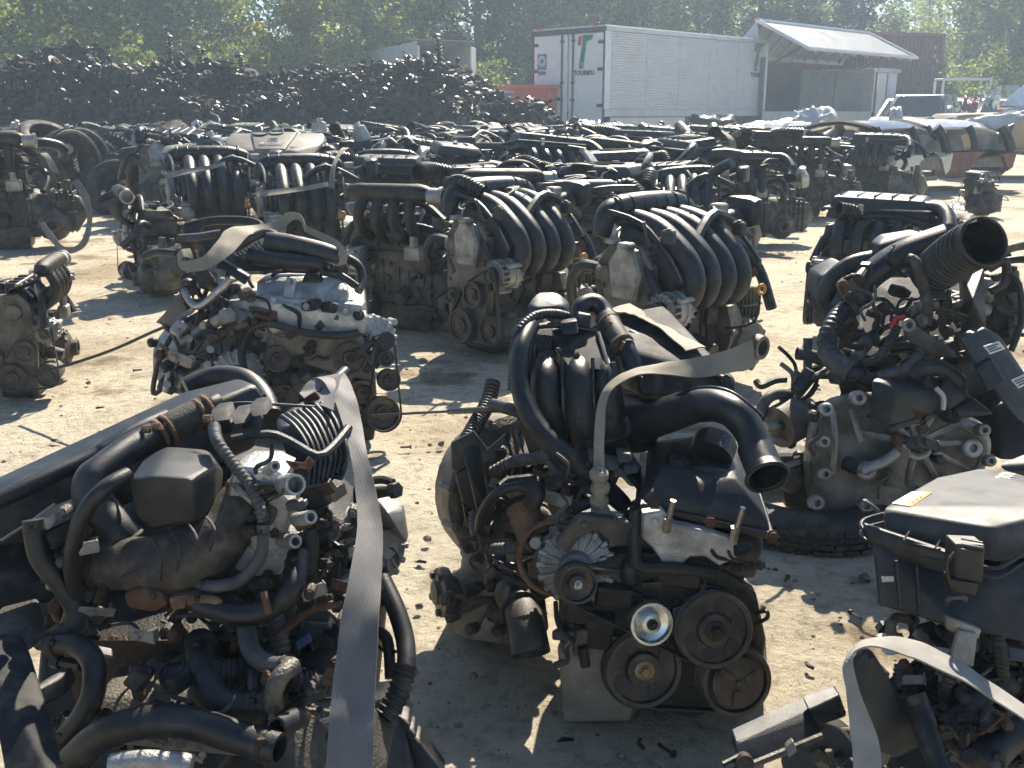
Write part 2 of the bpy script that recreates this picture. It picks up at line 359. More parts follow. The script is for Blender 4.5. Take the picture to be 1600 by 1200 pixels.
# ------------------------------------------------------------------ ground
def ground_z(x, y):
    k = max(0.0, min(1.0, (24 - y) / 10.0))
    return (0.012 * noise.noise(V((x * 1.3, y * 1.3, 0.3))) + 0.005 * noise.noise(V((x * 5.1, y * 5.1, 1.7))) + 0.0035 * noise.noise(V((x * 13, y * 13, 4.2)))) * k - 0.012
def ground_material():
    m = bpy.data.materials.new('yard_ground'); m.use_nodes = True; nt = m.node_tree; N = nt.nodes; L = nt.links; b = N['Principled BSDF']
    g = N.new('ShaderNodeNewGeometry')
    def nz(scale, detail=6, rough=0.6):
        n = N.new('ShaderNodeTexNoise'); n.inputs['Scale'].default_value = scale; n.inputs['Detail'].default_value = detail; n.inputs['Roughness'].default_value = rough
        L.new(g.outputs['Position'], n.inputs['Vector']); return n.outputs['Fac']
    def ramp(x, stops):
        r = N.new('ShaderNodeValToRGB'); r.color_ramp.elements[0].position = stops[0][0]; r.color_ramp.elements[0].color = (*stops[0][1], 1)
        r.color_ramp.elements[1].position = stops[-1][0]; r.color_ramp.elements[1].color = (*stops[-1][1], 1)
        for p, c in stops[1:-1]: e = r.color_ramp.elements.new(p); e.color = (*c, 1)
        L.new(x, r.inputs[0]); return r.outputs[0]
    def mix(f, a, c, mode='MIX'):
        x = N.new('ShaderNodeMixRGB'); x.blend_type = mode; L.new(f, x.inputs[0]) if not isinstance(f, float) else setattr(x.inputs[0], 'default_value', f)
        L.new(a, x.inputs[1]); L.new(c, x.inputs[2]) if not isinstance(c, tuple) else setattr(x.inputs[2], 'default_value', (*c, 1)); return x.outputs[0]
    base = ramp(nz(1.3, 9, 0.68), [(0.28, (0.36, 0.315, 0.235)), (0.45, (0.53, 0.475, 0.37)), (0.72, (0.66, 0.605, 0.49))])
    fine = ramp(nz(26, 8, 0.7), [(0.30, (0.52, 0.49, 0.45)), (0.5, (0.96, 0.95, 0.93)), (0.75, (1.12, 1.1, 1.06))])
    c = mix(1.0, base, fine, 'MULTIPLY')
    stain = ramp(nz(0.55, 5, 0.55), [(0.50, (1, 1, 1)), (0.64, (0.66, 0.61, 0.54))])
    c = mix(1.0, c, stain, 'MULTIPLY')
    oil = ramp(nz(1.7, 7, 0.65), [(0.57, (1, 1, 1)), (0.63, (0.55, 0.49, 0.42)), (0.74, (0.22, 0.20, 0.18))])
    c = mix(1.0, c, oil, 'MULTIPLY')
    v = N.new('ShaderNodeTexVoronoi'); v.inputs['Scale'].default_value = 55; L.new(g.outputs['Position'], v.inputs['Vector'])
    peb = ramp(v.outputs['Distance'], [(0.06, (0.34, 0.31, 0.27)), (0.15, (1, 1, 1))])
    v2 = ramp(nz(9, 3), [(0.54, (0, 0, 0)), (0.60, (1, 1, 1))])
    c2 = mix(1.0, c, peb, 'MULTIPLY'); c = mix(v2, c, c2)
    L.new(c, b.inputs['Base Color']); b.inputs['Roughness'].default_value = 0.92; b.inputs['Specular IOR Level'].default_value = 0.2
    bp = N.new('ShaderNodeBump'); bp.inputs['Strength'].default_value = 0.9; bp.inputs['Distance'].default_value = 0.02
    ad = N.new('ShaderNodeMath'); ad.operation = 'ADD'; L.new(nz(48, 9, 0.75), ad.inputs[0])
    ml = N.new('ShaderNodeMath'); ml.operation = 'MULTIPLY'; ml.inputs[1].default_value = 0.8; L.new(nz(9, 5), ml.inputs[0]); L.new(ml.outputs[0], ad.inputs[1])
    L.new(ad.outputs[0], bp.inputs['Height']); L.new(bp.outputs[0], b.inputs['Normal'])
    MATS['ground'] = m
ground_material()
def build_ground():
    ys = [-30, -8, -1]; y = 0.4
    while y < 200:
        ys.append(y); y += max(0.03, 0.022 * y) if y < 14 else max(0.6, y * 0.12)
    ys += [400, 900]
    n = 110; vs = []; fs = []
    for y in ys:
        w = max(3.0, abs(y) * 0.85) if y < 30 else y * 3.0
        for i in range(n + 1):
            t = 2 * i / n - 1; x = w * (0.75 * t + 0.25 * t ** 3) if y < 200 else 900 * t
            vs.append((x, y, ground_z(x, y)))
    for j in range(len(ys) - 1):
        for i in range(n): a = j * (n + 1) + i; fs.append((a, a + 1, a + n + 2, a + n + 1))
    m = MB(); m.v = vs; m.f = fs; o = m.build('ground', 'ground', angle=80); tag(o, kind='structure')
build_ground()
mat('pebble', (0.40, 0.35, 0.27), 0.85, col2=(0.09, 0.08, 0.07), scale=9, amount=0.9, bump=0.3, bscale=90, spec=0.25)
def build_gravel():
    r = random.Random(5); m = MB()
    for k in range(6000):
        y = 1.15 + 11 * r.random() ** 1.8; x = (r.random() * 2 - 1) * (0.6 * y + 0.3)
        s = 0.0018 + 0.0075 * r.random() ** 6
        if k < 1000: x = x + 0.25 * noise.noise(V((x, y, 1))); 
        c = V((x, y, ground_z(x, y) + s * 0.25)); o = len(m.v); ph = r.random() * 6
        ring = [(c + V((math.cos(ph + a * 1.2566) * s * r.uniform(0.7, 1.4), math.sin(ph + a * 1.2566) * s * r.uniform(0.6, 1.2), s * r.uniform(-0.1, 0.3)))) for a in range(5)]
        m.add(ring + [c + V((0, 0, s * r.uniform(0.4, 0.8))), c - V((0, 0, s))], [(a, (a + 1) % 5, 5) for a in range(5)] + [((a + 1) % 5, a, 6) for a in range(5)])
    o = m.build('gravel', 'pebble', angle=20); tag(o, 'small loose stones strewn over the beige yard ground', 'gravel', kind='stuff')
build_gravel()

# ------------------------------------------------------------------ trees
def leaf_mat(name, c, c2): mat(name, c, 0.5, col2=c2, scale=0.8, amount=0.85, trans=0.68, spec=0.35, detail=3)
leaf_mat('leaf_green', (0.34, 0.38, 0.06), (0.10, 0.14, 0.026))
leaf_mat('leaf_dark', (0.10, 0.135, 0.032), (0.032, 0.05, 0.016))
leaf_mat('leaf_yellow', (0.46, 0.34, 0.035), (0.20, 0.18, 0.03))
leaf_mat('leaf_pale', (0.45, 0.47, 0.09), (0.14, 0.18, 0.04))
mat('bark', (0.10, 0.085, 0.068), 0.9, col2=(0.045, 0.038, 0.030), scale=6, bump=0.8, bscale=30, stretch=(1, 1, 0.25))
def make_tree(seed, h, w, lm, n_leaf=9000, leaf=0.085, low=0.12):
    r = random.Random(seed); root = thing('broadleaf_tree', '', 'tree')
    t = MB(); top = V((r.uniform(-0.4, 0.4), r.uniform(-0.4, 0.4), h * 0.9))
    t.tube([(V((0, 0, -0.1)), 0.022 * h), (V((r.uniform(-.1, .1), 0, h * 0.25)), 0.017 * h), (top * 0.6, 0.011 * h), (top, 0.004 * h)], n=9, sub=4)
    clumps = []
    for k in range(22):
        z = h * (low + (0.95 - low) * ((k + r.random()) / 22)); a = k * 2.4 + r.random(); f = (z / h - low) / (1 - low)
        env = w * (0.55 + 0.55 * math.sin(math.pi * min(1, f * 1.05)) ** 0.8) * (1 if f < 0.75 else (1.05 - f) * 3.2)
        d = env * r.uniform(0.55, 1.05); b = top * (max(0, z - 0.9) / top.z)
        e = V((b.x + math.cos(a) * d, b.y + math.sin(a) * d, z + r.uniform(0, 0.5)))
        t.tube([(b, 0.008 * h * (1.1 - f)), (b.lerp(e, 0.55) + V((0, 0, -0.1)), 0.004 * h), (e, 0.012)], n=5, sub=3)
        for q in range(4): clumps.append((b.lerp(e, 0.35 + 0.22 * q) + V((r.gauss(0, .3), r.gauss(0, .3), r.gauss(0, .25))), r.uniform(0.35, 0.8) * w * 0.42))
    t.build('trunk', 'bark', root)
    c = MB(); vs = []; fs = []
    for k in range(n_leaf):
        cc, cr = clumps[r.randrange(len(clumps))]
        d = V((r.gauss(0, 1), r.gauss(0, 1), r.gauss(0, 0.75))); d = d * (cr * 0.52)
        p = cc + d; s = leaf * r.uniform(0.6, 1.35)
        if p.z < 0.1: continue
        a = V((r.gauss(0, 1), r.gauss(0, 1), r.gauss(0, 0.6))).normalized(); b = a.cross(V((r.gauss(0, 1), r.gauss(0, 1), r.gauss(0, 1)))).normalized()
        o = len(vs); vs += [p - a * s, p + b * s * 0.5 + a * s * 0.1, p + a * s, p - b * s * 0.5 + a * s * 0.1]; fs.append((o, o + 1, o + 2, o + 3))
    me = bpy.data.meshes.new('crown'); me.from_pydata([tuple(v) for v in vs], [], fs); me.materials.append(MATS[lm])
    o = bpy.data.objects.new('crown', me); COL.objects.link(o); o.parent = root
    index_kids(root); return root
def build_trees():
    protos = [make_tree(1, 10.5, 2.7, 'leaf_green', 13000, 0.11), make_tree(2, 9.0, 2.4, 'leaf_dark', 12000, 0.11), make_tree(3, 6.8, 1.9, 'leaf_yellow', 9000, 0.10, 0.05),
              make_tree(4, 10.0, 2.8, 'leaf_pale', 12000, 0.10), make_tree(5, 3.4, 1.5, 'leaf_green', 5000, 0.085, 0.02)]
    look = ['tall green broadleaf tree', 'dark green dense tree', 'yellowing tree with autumn leaves', 'pale green airy tree', 'low green bush']
    # (px, distance, proto, scale)
    spots = [(-60, 33, 3, 1.0), (70, 31, 0, 1.0), (190, 32, 3, 0.92), (300, 34, 0, 0.86), (385, 38, 1, 1.1), (470, 33, 2, 0.72), (575, 36, 3, 0.95), (660, 41, 0, 1.0), (745, 39, 1, 1.15),
             (830, 42, 0, 1.0), (925, 45, 1, 1.2), (1010, 43, 0, 1.0), (1090, 46, 3, 0.95), (1170, 44, 1, 1.1), (1245, 48, 0, 1.05), (1320, 47, 1, 0.98), (1385, 52, 2, 0.85), (1440, 58, 3, 0.78), (1500, 45, 3, 0.86),
             (1575, 42, 0, 0.95), (1660, 43, 3, 1.0), (-10, 40, 1, 1.2), (140, 41, 1, 1.3), (260, 43, 1, 1.2), (520, 45, 1, 1.25), (1540, 54, 1, 0.85), (1010, 54, 1, 1.2), (620, 52, 1, 1.3), (860, 54, 1, 1.2), (1220, 58, 1, 1.2)]
    r = random.Random(8); used = set(); n = 0
    ordn = 'first second third fourth fifth sixth seventh eighth ninth tenth eleventh twelfth thirteenth'.split()
    spots.sort(); cnt = {}
    for (u, Y, k, s) in spots:
        o = protos[k] if k not in used else copy_tree(protos[k]); used.add(k)
        p = P(u, HORIZON, Y); o.location = (p.x, Y, -0.05); s *= r.uniform(0.96, 1.04); o.scale = (s, s, s); o.rotation_euler = (0, 0, r.random() * 6.28)
        key = (k, Y > 39.5); cnt[key] = cnt.get(key, 0) + 1
        where = 'in back' if Y > 39.5 else 'in front'
        tag(o, '%s %s, %s from left' % (look[k], where, ordn[cnt[key] - 1]), 'tree', 'trees behind the yard')
    n = 0
    for (u, Y, s) in [(10, 27, 0.75), (60, 27.5, 0.8), (235, 27, 0.75), (330, 27.5, 0.7), (760, 31, 0.72), (700, 33, 0.8), (1480, 38, 0.8), (1560, 37, 0.9), (480, 31, 0.9), (400, 30, 0.9), (150, 28.5, 0.95)]:
        o = protos[4] if n == 0 else copy_tree(protos[4]); p = P(u, HORIZON, Y); o.name = 'bush'; o.location = (p.x, Y, -0.05); o.scale = (s * 1.2, s, s); o.rotation_euler = (0, 0, n * 1.3)
        where = ['behind the left end of the scrap heap', 'behind the scrap heap, second bush from the left', 'behind the single upright strut on the heap', 'behind the middle of the scrap heap', 'beside the orange skip', 'behind the open box trailer',
                 'right of the maroon container', 'at the far right behind the cars', 'left of the open box trailer', 'behind the heap, left of the yellow tree', 'behind the heap under the tall left trees'][n]
        tag(o, 'low green bush ' + where, 'bush', 'bushes along the wood edge'); n += 1
    # far wood behind as one mass
    m = MB(); rr = random.Random(77); vs = []; fs = []
    for k in range(26000):
        x = rr.uniform(-42, 52); y = rr.uniform(60, 68); top = 9.5 + 2.0 * noise.noise(V((x * 0.12, 3, 0))) - (4.2 if 19.5 < x * 50 / y < 23.5 else 0); z = rr.uniform(0, top); s = rr.uniform(0.12, 0.3)
        a = V((rr.gauss(0, 1), rr.gauss(0, 1), rr.gauss(0, .6))).normalized(); b = a.cross(V((rr.gauss(0, 1), rr.gauss(0, 1), rr.gauss(0, 1)))).normalized(); p = V((x, y, z))
        o = len(vs); vs += [p - a * s, p + b * s * .6, p + a * s, p - b * s * .6]; fs.append((o, o + 1, o + 2, o + 3))
    me = bpy.data.meshes.new('far_wood'); me.from_pydata([tuple(v) for v in vs], [], fs); me.materials.append(MATS['leaf_dark'])
    o = bpy.data.objects.new('far_wood', me); COL.objects.link(o); tag(o, 'dense dark wood far behind the yard', 'wood', kind='stuff')
build_trees()

# ------------------------------------------------------------------ lorries and container
mat('white_paint', (0.74, 0.75, 0.77), 0.35, col2=(0.66, 0.67, 0.69), scale=2.2, dust=0.12, dustcol=(0.42, 0.40, 0.36))
mat('grey_paint', (0.45, 0.47, 0.50), 0.45, col2=(0.36, 0.37, 0.39), scale=3, dust=0.2)
mat('trailer_alu', (0.60, 0.62, 0.64), 0.40, 0.35, col2=(0.48, 0.49, 0.50), scale=2.5, dust=0.25, dustcol=(0.35, 0.33, 0.30))
mat('wing_grey', (0.125, 0.14, 0.16), 0.5, col2=(0.16, 0.175, 0.20), scale=2, dust=0.15)
mat('maroon', (0.21, 0.045, 0.042), 0.55, col2=(0.14, 0.034, 0.032), scale=2, dust=0.15, dustcol=(0.25, 0.14, 0.10))
mat('skip_orange', (0.68, 0.12, 0.035), 0.5, col2=(0.50, 0.085, 0.03), scale=3, dust=0.2)
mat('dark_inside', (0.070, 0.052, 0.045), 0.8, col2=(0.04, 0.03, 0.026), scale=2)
mat('grey_inside', (0.16, 0.17, 0.185), 0.7, col2=(0.12, 0.125, 0.135), scale=2)
mat('rail_dark', (0.085, 0.082, 0.078), 0.5, 0.3, col2=(0.05, 0.045, 0.04), scale=5)
mat('logo_green', (0.005, 0.18, 0.11), 0.45); mat('logo_red', (0.55, 0.04, 0.03), 0.45); mat('logo_navy', (0.03, 0.035, 0.10), 0.45)
mat('logo_blue', (0.08, 0.22, 0.50), 0.45); mat('logo_pale', (0.50, 0.66, 0.50), 0.45); mat('lamp_orange', (0.80, 0.14, 0.03), 0.3)
mat('car_white', (0.58, 0.59, 0.60), 0.3, col2=(0.40, 0.41, 0.42), scale=3, coat=0.4, dust=0.4)
mat('car_silver', (0.46, 0.47, 0.49), 0.3, 0.6, col2=(0.40, 0.41, 0.42), scale=2, coat=0.4, dust=0.15)
mat('car_navy', (0.022, 0.030, 0.055), 0.22, col2=(0.018, 0.024, 0.042), scale=2, coat=0.6, dust=0.15)
mat('car_black', (0.018, 0.018, 0.020), 0.25, scale=2, coat=0.6, dust=0.18)
mat('car_beige', (0.42, 0.31, 0.19), 0.35, col2=(0.34, 0.25, 0.15), scale=2, coat=0.4, dust=0.25)
mat('car_red', (0.36, 0.032, 0.030), 0.3, col2=(0.26, 0.025, 0.024), scale=2, coat=0.5, dust=0.2)
mat('car_pale', (0.60, 0.65, 0.63), 0.3, col2=(0.52, 0.56, 0.55), scale=2, coat=0.5, dust=0.2)
mat('glass', (0.025, 0.032, 0.036), 0.08, col2=(0.02, 0.026, 0.03), spec=0.8, rvar=0.03)
mat('inner_panel', (0.26, 0.26, 0.26), 0.6, col2=(0.12, 0.12, 0.12), scale=6, dust=.4)

class Frame:                                  # local frame: x along, y across, z up
    def __init__(s, o, ang): s.o = V(o); s.x = V((math.cos(ang), math.sin(ang), 0)); s.y = V((-math.sin(ang), math.cos(ang), 0)); s.R = Matrix.Rotation(ang, 3, 'Z')
    def __call__(s, a, b, c): return s.o + s.x * a + s.y * b + V((0, 0, c))
    def box(s, m, a0, a1, b0, b1, c0, c1, bev=0.01): return m.box(s((a0 + a1) / 2, (b0 + b1) / 2, (c0 + c1) / 2), (a1 - a0, b1 - b0, c1 - c0), bev, s.R)
def fbox(fr, name, mt, root, *a, bev=0.01, label=None): return fr.box(MB(), *a, bev).build(name, mt, root, label=label)
def wheel_at(fr, root, a, b, r=0.48, w=0.28, name='wheel'):
    m = MB(); ax = fr.y * (1 if b > 0.5 else -1); c = fr(a, b, r)
    m.lathe(c - ax * w / 2, ax, [(r * .55, 0), (r * .9, 0), (r, w * .12), (r, w * .88), (r * .9, w), (r * .55, w), (r * .5, w * .7), (0, w * .7)], 22); t = m.build(name, 'tyre', root)
    MB().lathe(c + ax * w * .18, ax, [(r * .54, 0), (r * .54, w * .25), (r * .46, w * .2), (r * .25, w * .1), (r * .2, w * .3), (0, w * .3)], 18).build('rim', 'alu', t)

def logo(fr_o, x, y, s, root):
    """green T with a red bar and the firm's name below it."""
    g = [(-0.02, 0.5), (0.42, 0.5), (0.38, 0.38), (0.14, 0.30), (0.02, -0.5), (-0.16, -0.5), (-0.02, 0.28)]
    MB().prism([(a * s, b * s) for a, b in g], fr_o, x, y, 0.006, 0.001).build('logo', 'logo_green', root)
    MB().prism([(a * s, b * s) for a, b in [(-0.17, 0.48), (-0.06, 0.48), (-0.09, 0.2), (-0.22, 0.2)]], fr_o, x, y, 0.006, 0.001).build('logo_bar', 'logo_red', root)
    MB().blob(V(fr_o) + V(x).normalized() * 0.0 + V(y).normalized() * (-0.36 * s), (0.05 * s,) * 3, 8, 6).build('logo_dot', 'logo_pale', root)
    MB().text('TOURIKU', V(fr_o) - V(y).normalized() * (0.64 * s) + V(x).normalized() * 0.06 * s, x, y, 0.20 * s, 0.004, bold=0.004).build('lettering', 'logo_navy', root)

def build_box_lorry():
    K = P(943, 174, 26.0); K.z = 0; fr = Frame(K, math.radians(45)); zb = 1.05; zt = 3.12; W = 2.5; Lb = 7.6
    root = thing('box_lorry', 'white box lorry with closed rear doors and a green and red emblem', 'lorry', K, world_parts=True)
    fbox(fr, 'box_body', 'white_paint', root, 0.06, Lb, 0.02, W - 0.02, zb, zt - 0.03)
    fbox(fr, 'roof_rail', 'trailer_alu', root, 0.02, Lb + 0.02, -0.03, 0.02, zt - 0.12, zt)
    fbox(fr, 'floor_rail', 'trailer_alu', root, 0.02, Lb + 0.02, -0.03, 0.02, zb - 0.12, zb + 0.06)
    fbox(fr, 'corner_post', 'white_paint', root, 0.0, 0.22, -0.028, 0.02, zb + 0.06, zt - 0.12); fbox(fr, 'corner_post', 'white_paint', root, Lb - 0.16, Lb, -0.028, 0.02, zb + 0.06, zt - 0.12)
    fbox(fr, 'roof', 'trailer_alu', root, 0.0, Lb, 0.0, W, zt - 0.03, zt + 0.02)
    n = 5; a0 = 0.24; a1 = Lb - 0.18
    for i in range(n):
        m = MB(); p0 = a0 + (a1 - a0) * i / n; p1 = a0 + (a1 - a0) * (i + 1) / n - 0.02; z = zb + 0.08; k = 0
        while z < zt - 0.15:
            fr.box(m, p0, p1, -0.016, 0.018, z, z + 0.042, 0.012); z += 0.0585
        m.build('side_panel', 'white_paint', root)
    # rear doors
    zd = 0.62
    d1 = fbox(fr, 'rear_door', 'white_paint', root, 0.0, 0.05, 0.06, 1.20, zd, zt - 0.16); d2 = fbox(fr, 'rear_door', 'white_paint', root, 0.0, 0.05, 1.26, W - 0.06, zd, zt - 0.16)
    fbox(fr, 'door_header', 'rail_dark', root, -0.02, 0.05, 0.0, W, zt - 0.14, zt - 0.02)
    for b, dd in ((1.04, d1), (1.42, d2)):
        MB().cyl(fr(-0.03, b, zd + 0.05), fr(-0.03, b, zt - 0.1), 0.022, n=8).build('lock_rod', 'rail_dark', dd)
        for z in (zd + 0.7, 1.75, zt - 0.35): fbox(fr, 'lock_bracket', 'rail_dark', dd, -0.06, 0.0, b - 0.05, b + 0.05, z, z + 0.06)
    for z in (zb + 0.12, zb + 1.0, zt - 0.42):
        fbox(fr, 'hinge', 'rail_dark', d1, -0.03, 0.0, 0.02, 0.22, z, z + 0.08); fbox(fr, 'hinge', 'rail_dark', d2, -0.03, 0.0, W - 0.22, W - 0.02, z, z + 0.08)
    for b in (0.0, W - 0.04): fbox(fr, 'door_frame_post', 'rail_dark', root, -0.015, 0.05, b, b + 0.045, zd, zt - 0.14)
    for b in (0.25, W - 0.35): fbox(fr, 'marker_lamp', 'lamp_orange', root, -0.05, 0.0, b, b + 0.14, zt - 0.04, zt + 0.02)
    logo(fr(-0.012, 0.72, 2.52), -fr.y, (0, 0, 1), 0.80, d1)
    logo(fr(Lb - 0.62, -0.03, 2.62), fr.x, (0, 0, 1), 0.80, root)
    MB().prism([(-.16, -.2), (.16, -.2), (.16, .2), (-.16, .2)], fr(-0.006, W - 0.36, 2.32), -fr.y, (0, 0, 1), 0.006, 0.001).build('sticker', 'logo_blue', d2)
    MB().ring(fr(-0.016, W - 0.36, 2.34), fr.x, 0.10, 0.04, 16, 6, 0.005).build('sticker_ring', 'logo_pale', d2)
    MB().prism([(-.14, -.05), (.14, -.05), (.14, .05), (-.14, .05)], fr(-0.006, W - 0.36, 2.04), -fr.y, (0, 0, 1), 0.005, 0.001).build('sticker_strip', 'logo_blue', d2)
    fbox(fr, 'chassis', 'rail_dark', root, 0.3, Lb - 0.05, 0.75, W - 0.75, 0.62, zb - 0.13)
    fbox(fr, 'side_skirt', 'white_paint', root, 0.35, 3.6, 0.05, 0.12, 0.25, zb - 0.13); fbox(fr, 'skirt_post', 'rail_dark', root, 3.6, 3.75, 0.03, 0.14, 0.45, zb - 0.12)
    fbox(fr, 'bumper_bar', 'rail_dark', root, 0.0, 0.12, 0.1, W - 0.1, 0.42, 0.55)
    for a in (1.5, 2.55, Lb - 0.9):
        for b in (0.34, W - 0.34): wheel_at(fr, root, a, b)
build_box_lorry()

def build_wing_lorry():
    K = P(1192, 170, 31.0); K.z = 0; fr = Frame(K, math.radians(45)); zb = 1.02; zt = 2.42; W = 2.4; Lb = 7.0
    root = thing('gull_wing_lorry', 'lorry body with its grey side wing raised like a canopy', 'lorry', K, world_parts=True)
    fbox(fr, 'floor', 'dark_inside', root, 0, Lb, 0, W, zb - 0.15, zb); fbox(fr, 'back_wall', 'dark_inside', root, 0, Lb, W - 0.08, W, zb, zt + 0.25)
    fbox(fr, 'inner_panel', 'grey_inside', root, 2.75, 4.85, 0.30, 0.36, zb, zt - 0.05); fbox(fr, 'inner_panel', 'grey_inside', root, 4.95, Lb - 0.1, 0.30, 0.36, zb, zt - 0.05)
    fbox(fr, 'end_wall', 'grey_inside', root, -0.06, 0.0, 0, W, zb, zt + 0.2); fbox(fr, 'end_wall', 'trailer_alu', root, Lb, Lb + 0.08, 0, W, zb, zt + 0.1)
    fbox(fr, 'sill', 'trailer_alu', root, -0.05, Lb + 0.05, -0.05, 0.0, zb - 0.25, zb + 0.05); fbox(fr, 'post', 'trailer_alu', root, Lb - 0.02, Lb + 0.1, -0.06, 0.06, zb, zt)
    fbox(fr, 'top_beam', 'trailer_alu', root, -0.05, Lb, W / 2 - 0.05, W / 2 + 0.05, zt + 0.2, zt + 0.34)
    A = [fr(-0.1, 0.35, 3.66), fr(Lb + 0.1, 0.35, 3.66)]; B = [fr(-0.1, -1.45, 2.78), fr(Lb + 0.1, -1.45, 2.78)]; H = [fr(-0.1, W / 2, zt + 0.36), fr(Lb + 0.1, W / 2, zt + 0.36)]
    def slab(a, b, t):
        n = (a[1] - a[0]).cross(b[0] - a[0]).normalized() * t; return MB().hull([a[0], a[1], b[0], b[1], a[0] + n, a[1] + n, b[0] + n, b[1] + n], 0.01, 1)
    slab(A, B, 0.035).build('raised_wing', 'wing_grey', root, label='raised grey side wing'); slab(H, A, 0.03).build('roof_half', 'grey_paint', root)
    fm = MB()
    for p, q in ((A[0], A[1]), (B[0], B[1]), (A[0], B[0]), (A[1], B[1])): fm.tube([p + V((0, 0, .02)), q + V((0, 0, .02))], 0.055, 6, 1)
    fm.build('wing_frame', 'white_paint', root)
    for i in range(9):
        t = (i + 0.5) / 9; a = A[0].lerp(A[1], t); b = B[0].lerp(B[1], t); h = H[0].lerp(H[1], t); d = V((0, 0, -0.07))
        MB().tube([a + d, b + d], 0.05, 4, 1).build('wing_rib', 'grey_paint', root); MB().tube([h + fr.y * -0.06 + d, a + fr.y * -.05 + d], 0.05, 4, 1).build('roof_rib', 'grey_paint', root)
    MB().hull([A[0], H[0], fr(-0.1, 0.1, 2.75), A[0] + fr.x * 0.04, H[0] + fr.x * .04, fr(-0.06, 0.1, 2.75)], 0.005, 1).build('gable_end', 'grey_paint', root)
    for a in (0.8, Lb - 0.5): MB().cyl(fr(a, 0.35, zt), fr(a, -0.7, 2.95), 0.035, n=8).build('gas_strut', 'rail_dark', root)
    fbox(fr, 'marker_lamp', 'lamp_orange', root, -0.14, 0.0, 0.28, 0.4, 3.66, 3.74)
    # rear doors folded out at the far end
    for k, a in enumerate((0.25, 1.05)): fbox(fr, 'end_door', 'white_paint', root, Lb + a, Lb + a + 0.62, -0.10, -0.04, zb - 0.1, zt - 0.05)
    fbox(fr, 'door_rail', 'trailer_alu', root, Lb + 0.15, Lb + 1.85, -0.14, 0.04, zt - 0.04, zt + 0.10)
    fbox(fr, 'chassis', 'rail_dark', root, 0, Lb, 0.7, W - .7, 0.5, zb - 0.16)
    for a in (1.2, 5.6): wheel_at(fr, root, a, 0.2); wheel_at(fr, root, a, W - 0.2)
build_wing_lorry()

def build_container():
    a = P(1236, HORIZON, 37.0); b = P(1464, HORIZON, 39.0); ang = math.atan2(b.y - a.y, b.x - a.x); fr = Frame(V((a.x, a.y, 0)), ang); Lc = (b - a).length; zb, zt, W = 1.25, 3.86, 2.44
    root = thing('shipping_container', 'maroon corrugated steel shipping container behind the raised wing', 'container', fr.o, world_parts=True)
    fbox(fr, 'core', 'maroon', root, 0.05, Lc - 0.05, 0.06, W - 0.06, zb + 0.05, zt - 0.05)
    for z in (zb, zt - 0.12): fbox(fr, 'rail', 'maroon', root, 0, Lc, -0.02, 0.06, z, z + 0.12)
    for x in (0, Lc - 0.14): fbox(fr, 'corner_post', 'maroon', root, x, x + 0.14, -0.03, 0.07, zb, zt)
    x = 0.2
    while x < Lc - 0.25:
        fbox(fr, 'corrugation', 'maroon', root, x, x + 0.09, -0.012, 0.061, zb + 0.12, zt - 0.12, bev=0.025); x += 0.168
    fbox(fr, 'end_frame', 'maroon', root, Lc - 0.03, Lc + 0.04, 0.0, W, zb, zt)
    m = MB()
    for z in (3.3, 3.0, 2.6, 1.95, 1.6): fr.box(m, Lc - 0.42, Lc - 0.36, -0.022, -0.01, z, z + 0.12, 0.002)
    m.build('marking', 'chalk', root)
    fbox(fr, 'trailer_bed', 'rail_dark', root, 0, Lc, 0.2, W - 0.2, 0.95, zb - 0.01)
    for a_ in (1.2, 2.4, Lc - 1.0): wheel_at(fr, root, a_, 0.25); wheel_at(fr, root, a_, W - 0.25)
build_container()

def build_open_trailer():
    a = P(655, HORIZON, 30.0); ang = math.atan2(0.93, -0.40); fr = Frame(V((a.x, a.y, 0)), ang); Lb = 9.5; W = 1.75; zb, zt = 1.0, 2.95     # y axis points left; box lies to -y
    root = thing('box_trailer', 'white box trailer standing open at the rear behind the heap', 'trailer', fr.o, world_parts=True)
    fbox(fr, 'side_wall', 'white_paint', root, 0, Lb, -0.06, 0.0, zb, zt); fbox(fr, 'side_wall', 'white_paint', root, 0, Lb, -W, -W + 0.06, zb, zt)
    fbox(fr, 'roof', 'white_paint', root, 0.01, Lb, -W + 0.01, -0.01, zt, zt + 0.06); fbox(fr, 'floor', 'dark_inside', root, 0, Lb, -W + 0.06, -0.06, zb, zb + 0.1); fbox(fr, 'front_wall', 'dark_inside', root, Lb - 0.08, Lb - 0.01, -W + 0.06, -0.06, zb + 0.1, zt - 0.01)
    fbox(fr, 'door_header', 'rail_dark', root, -0.05, 0.03, -W, 0.0, zt - 0.06, zt + 0.1)
    d = fbox(Frame(fr(0, -W, 0), ang + math.radians(150)), 'open_door', 'white_paint', root, 0.05, 0.8, 0, 0.05, zb, zt - 0.1)
    fbox(fr, 'chassis', 'rail_dark', root, 0, Lb, -1.3, -0.45, 0.55, zb - 0.01)
    for x in (1.5, 2.6): wheel_at(fr, root, x, -0.2); wheel_at(fr, root, x, -W + 0.2)
build_open_trailer()

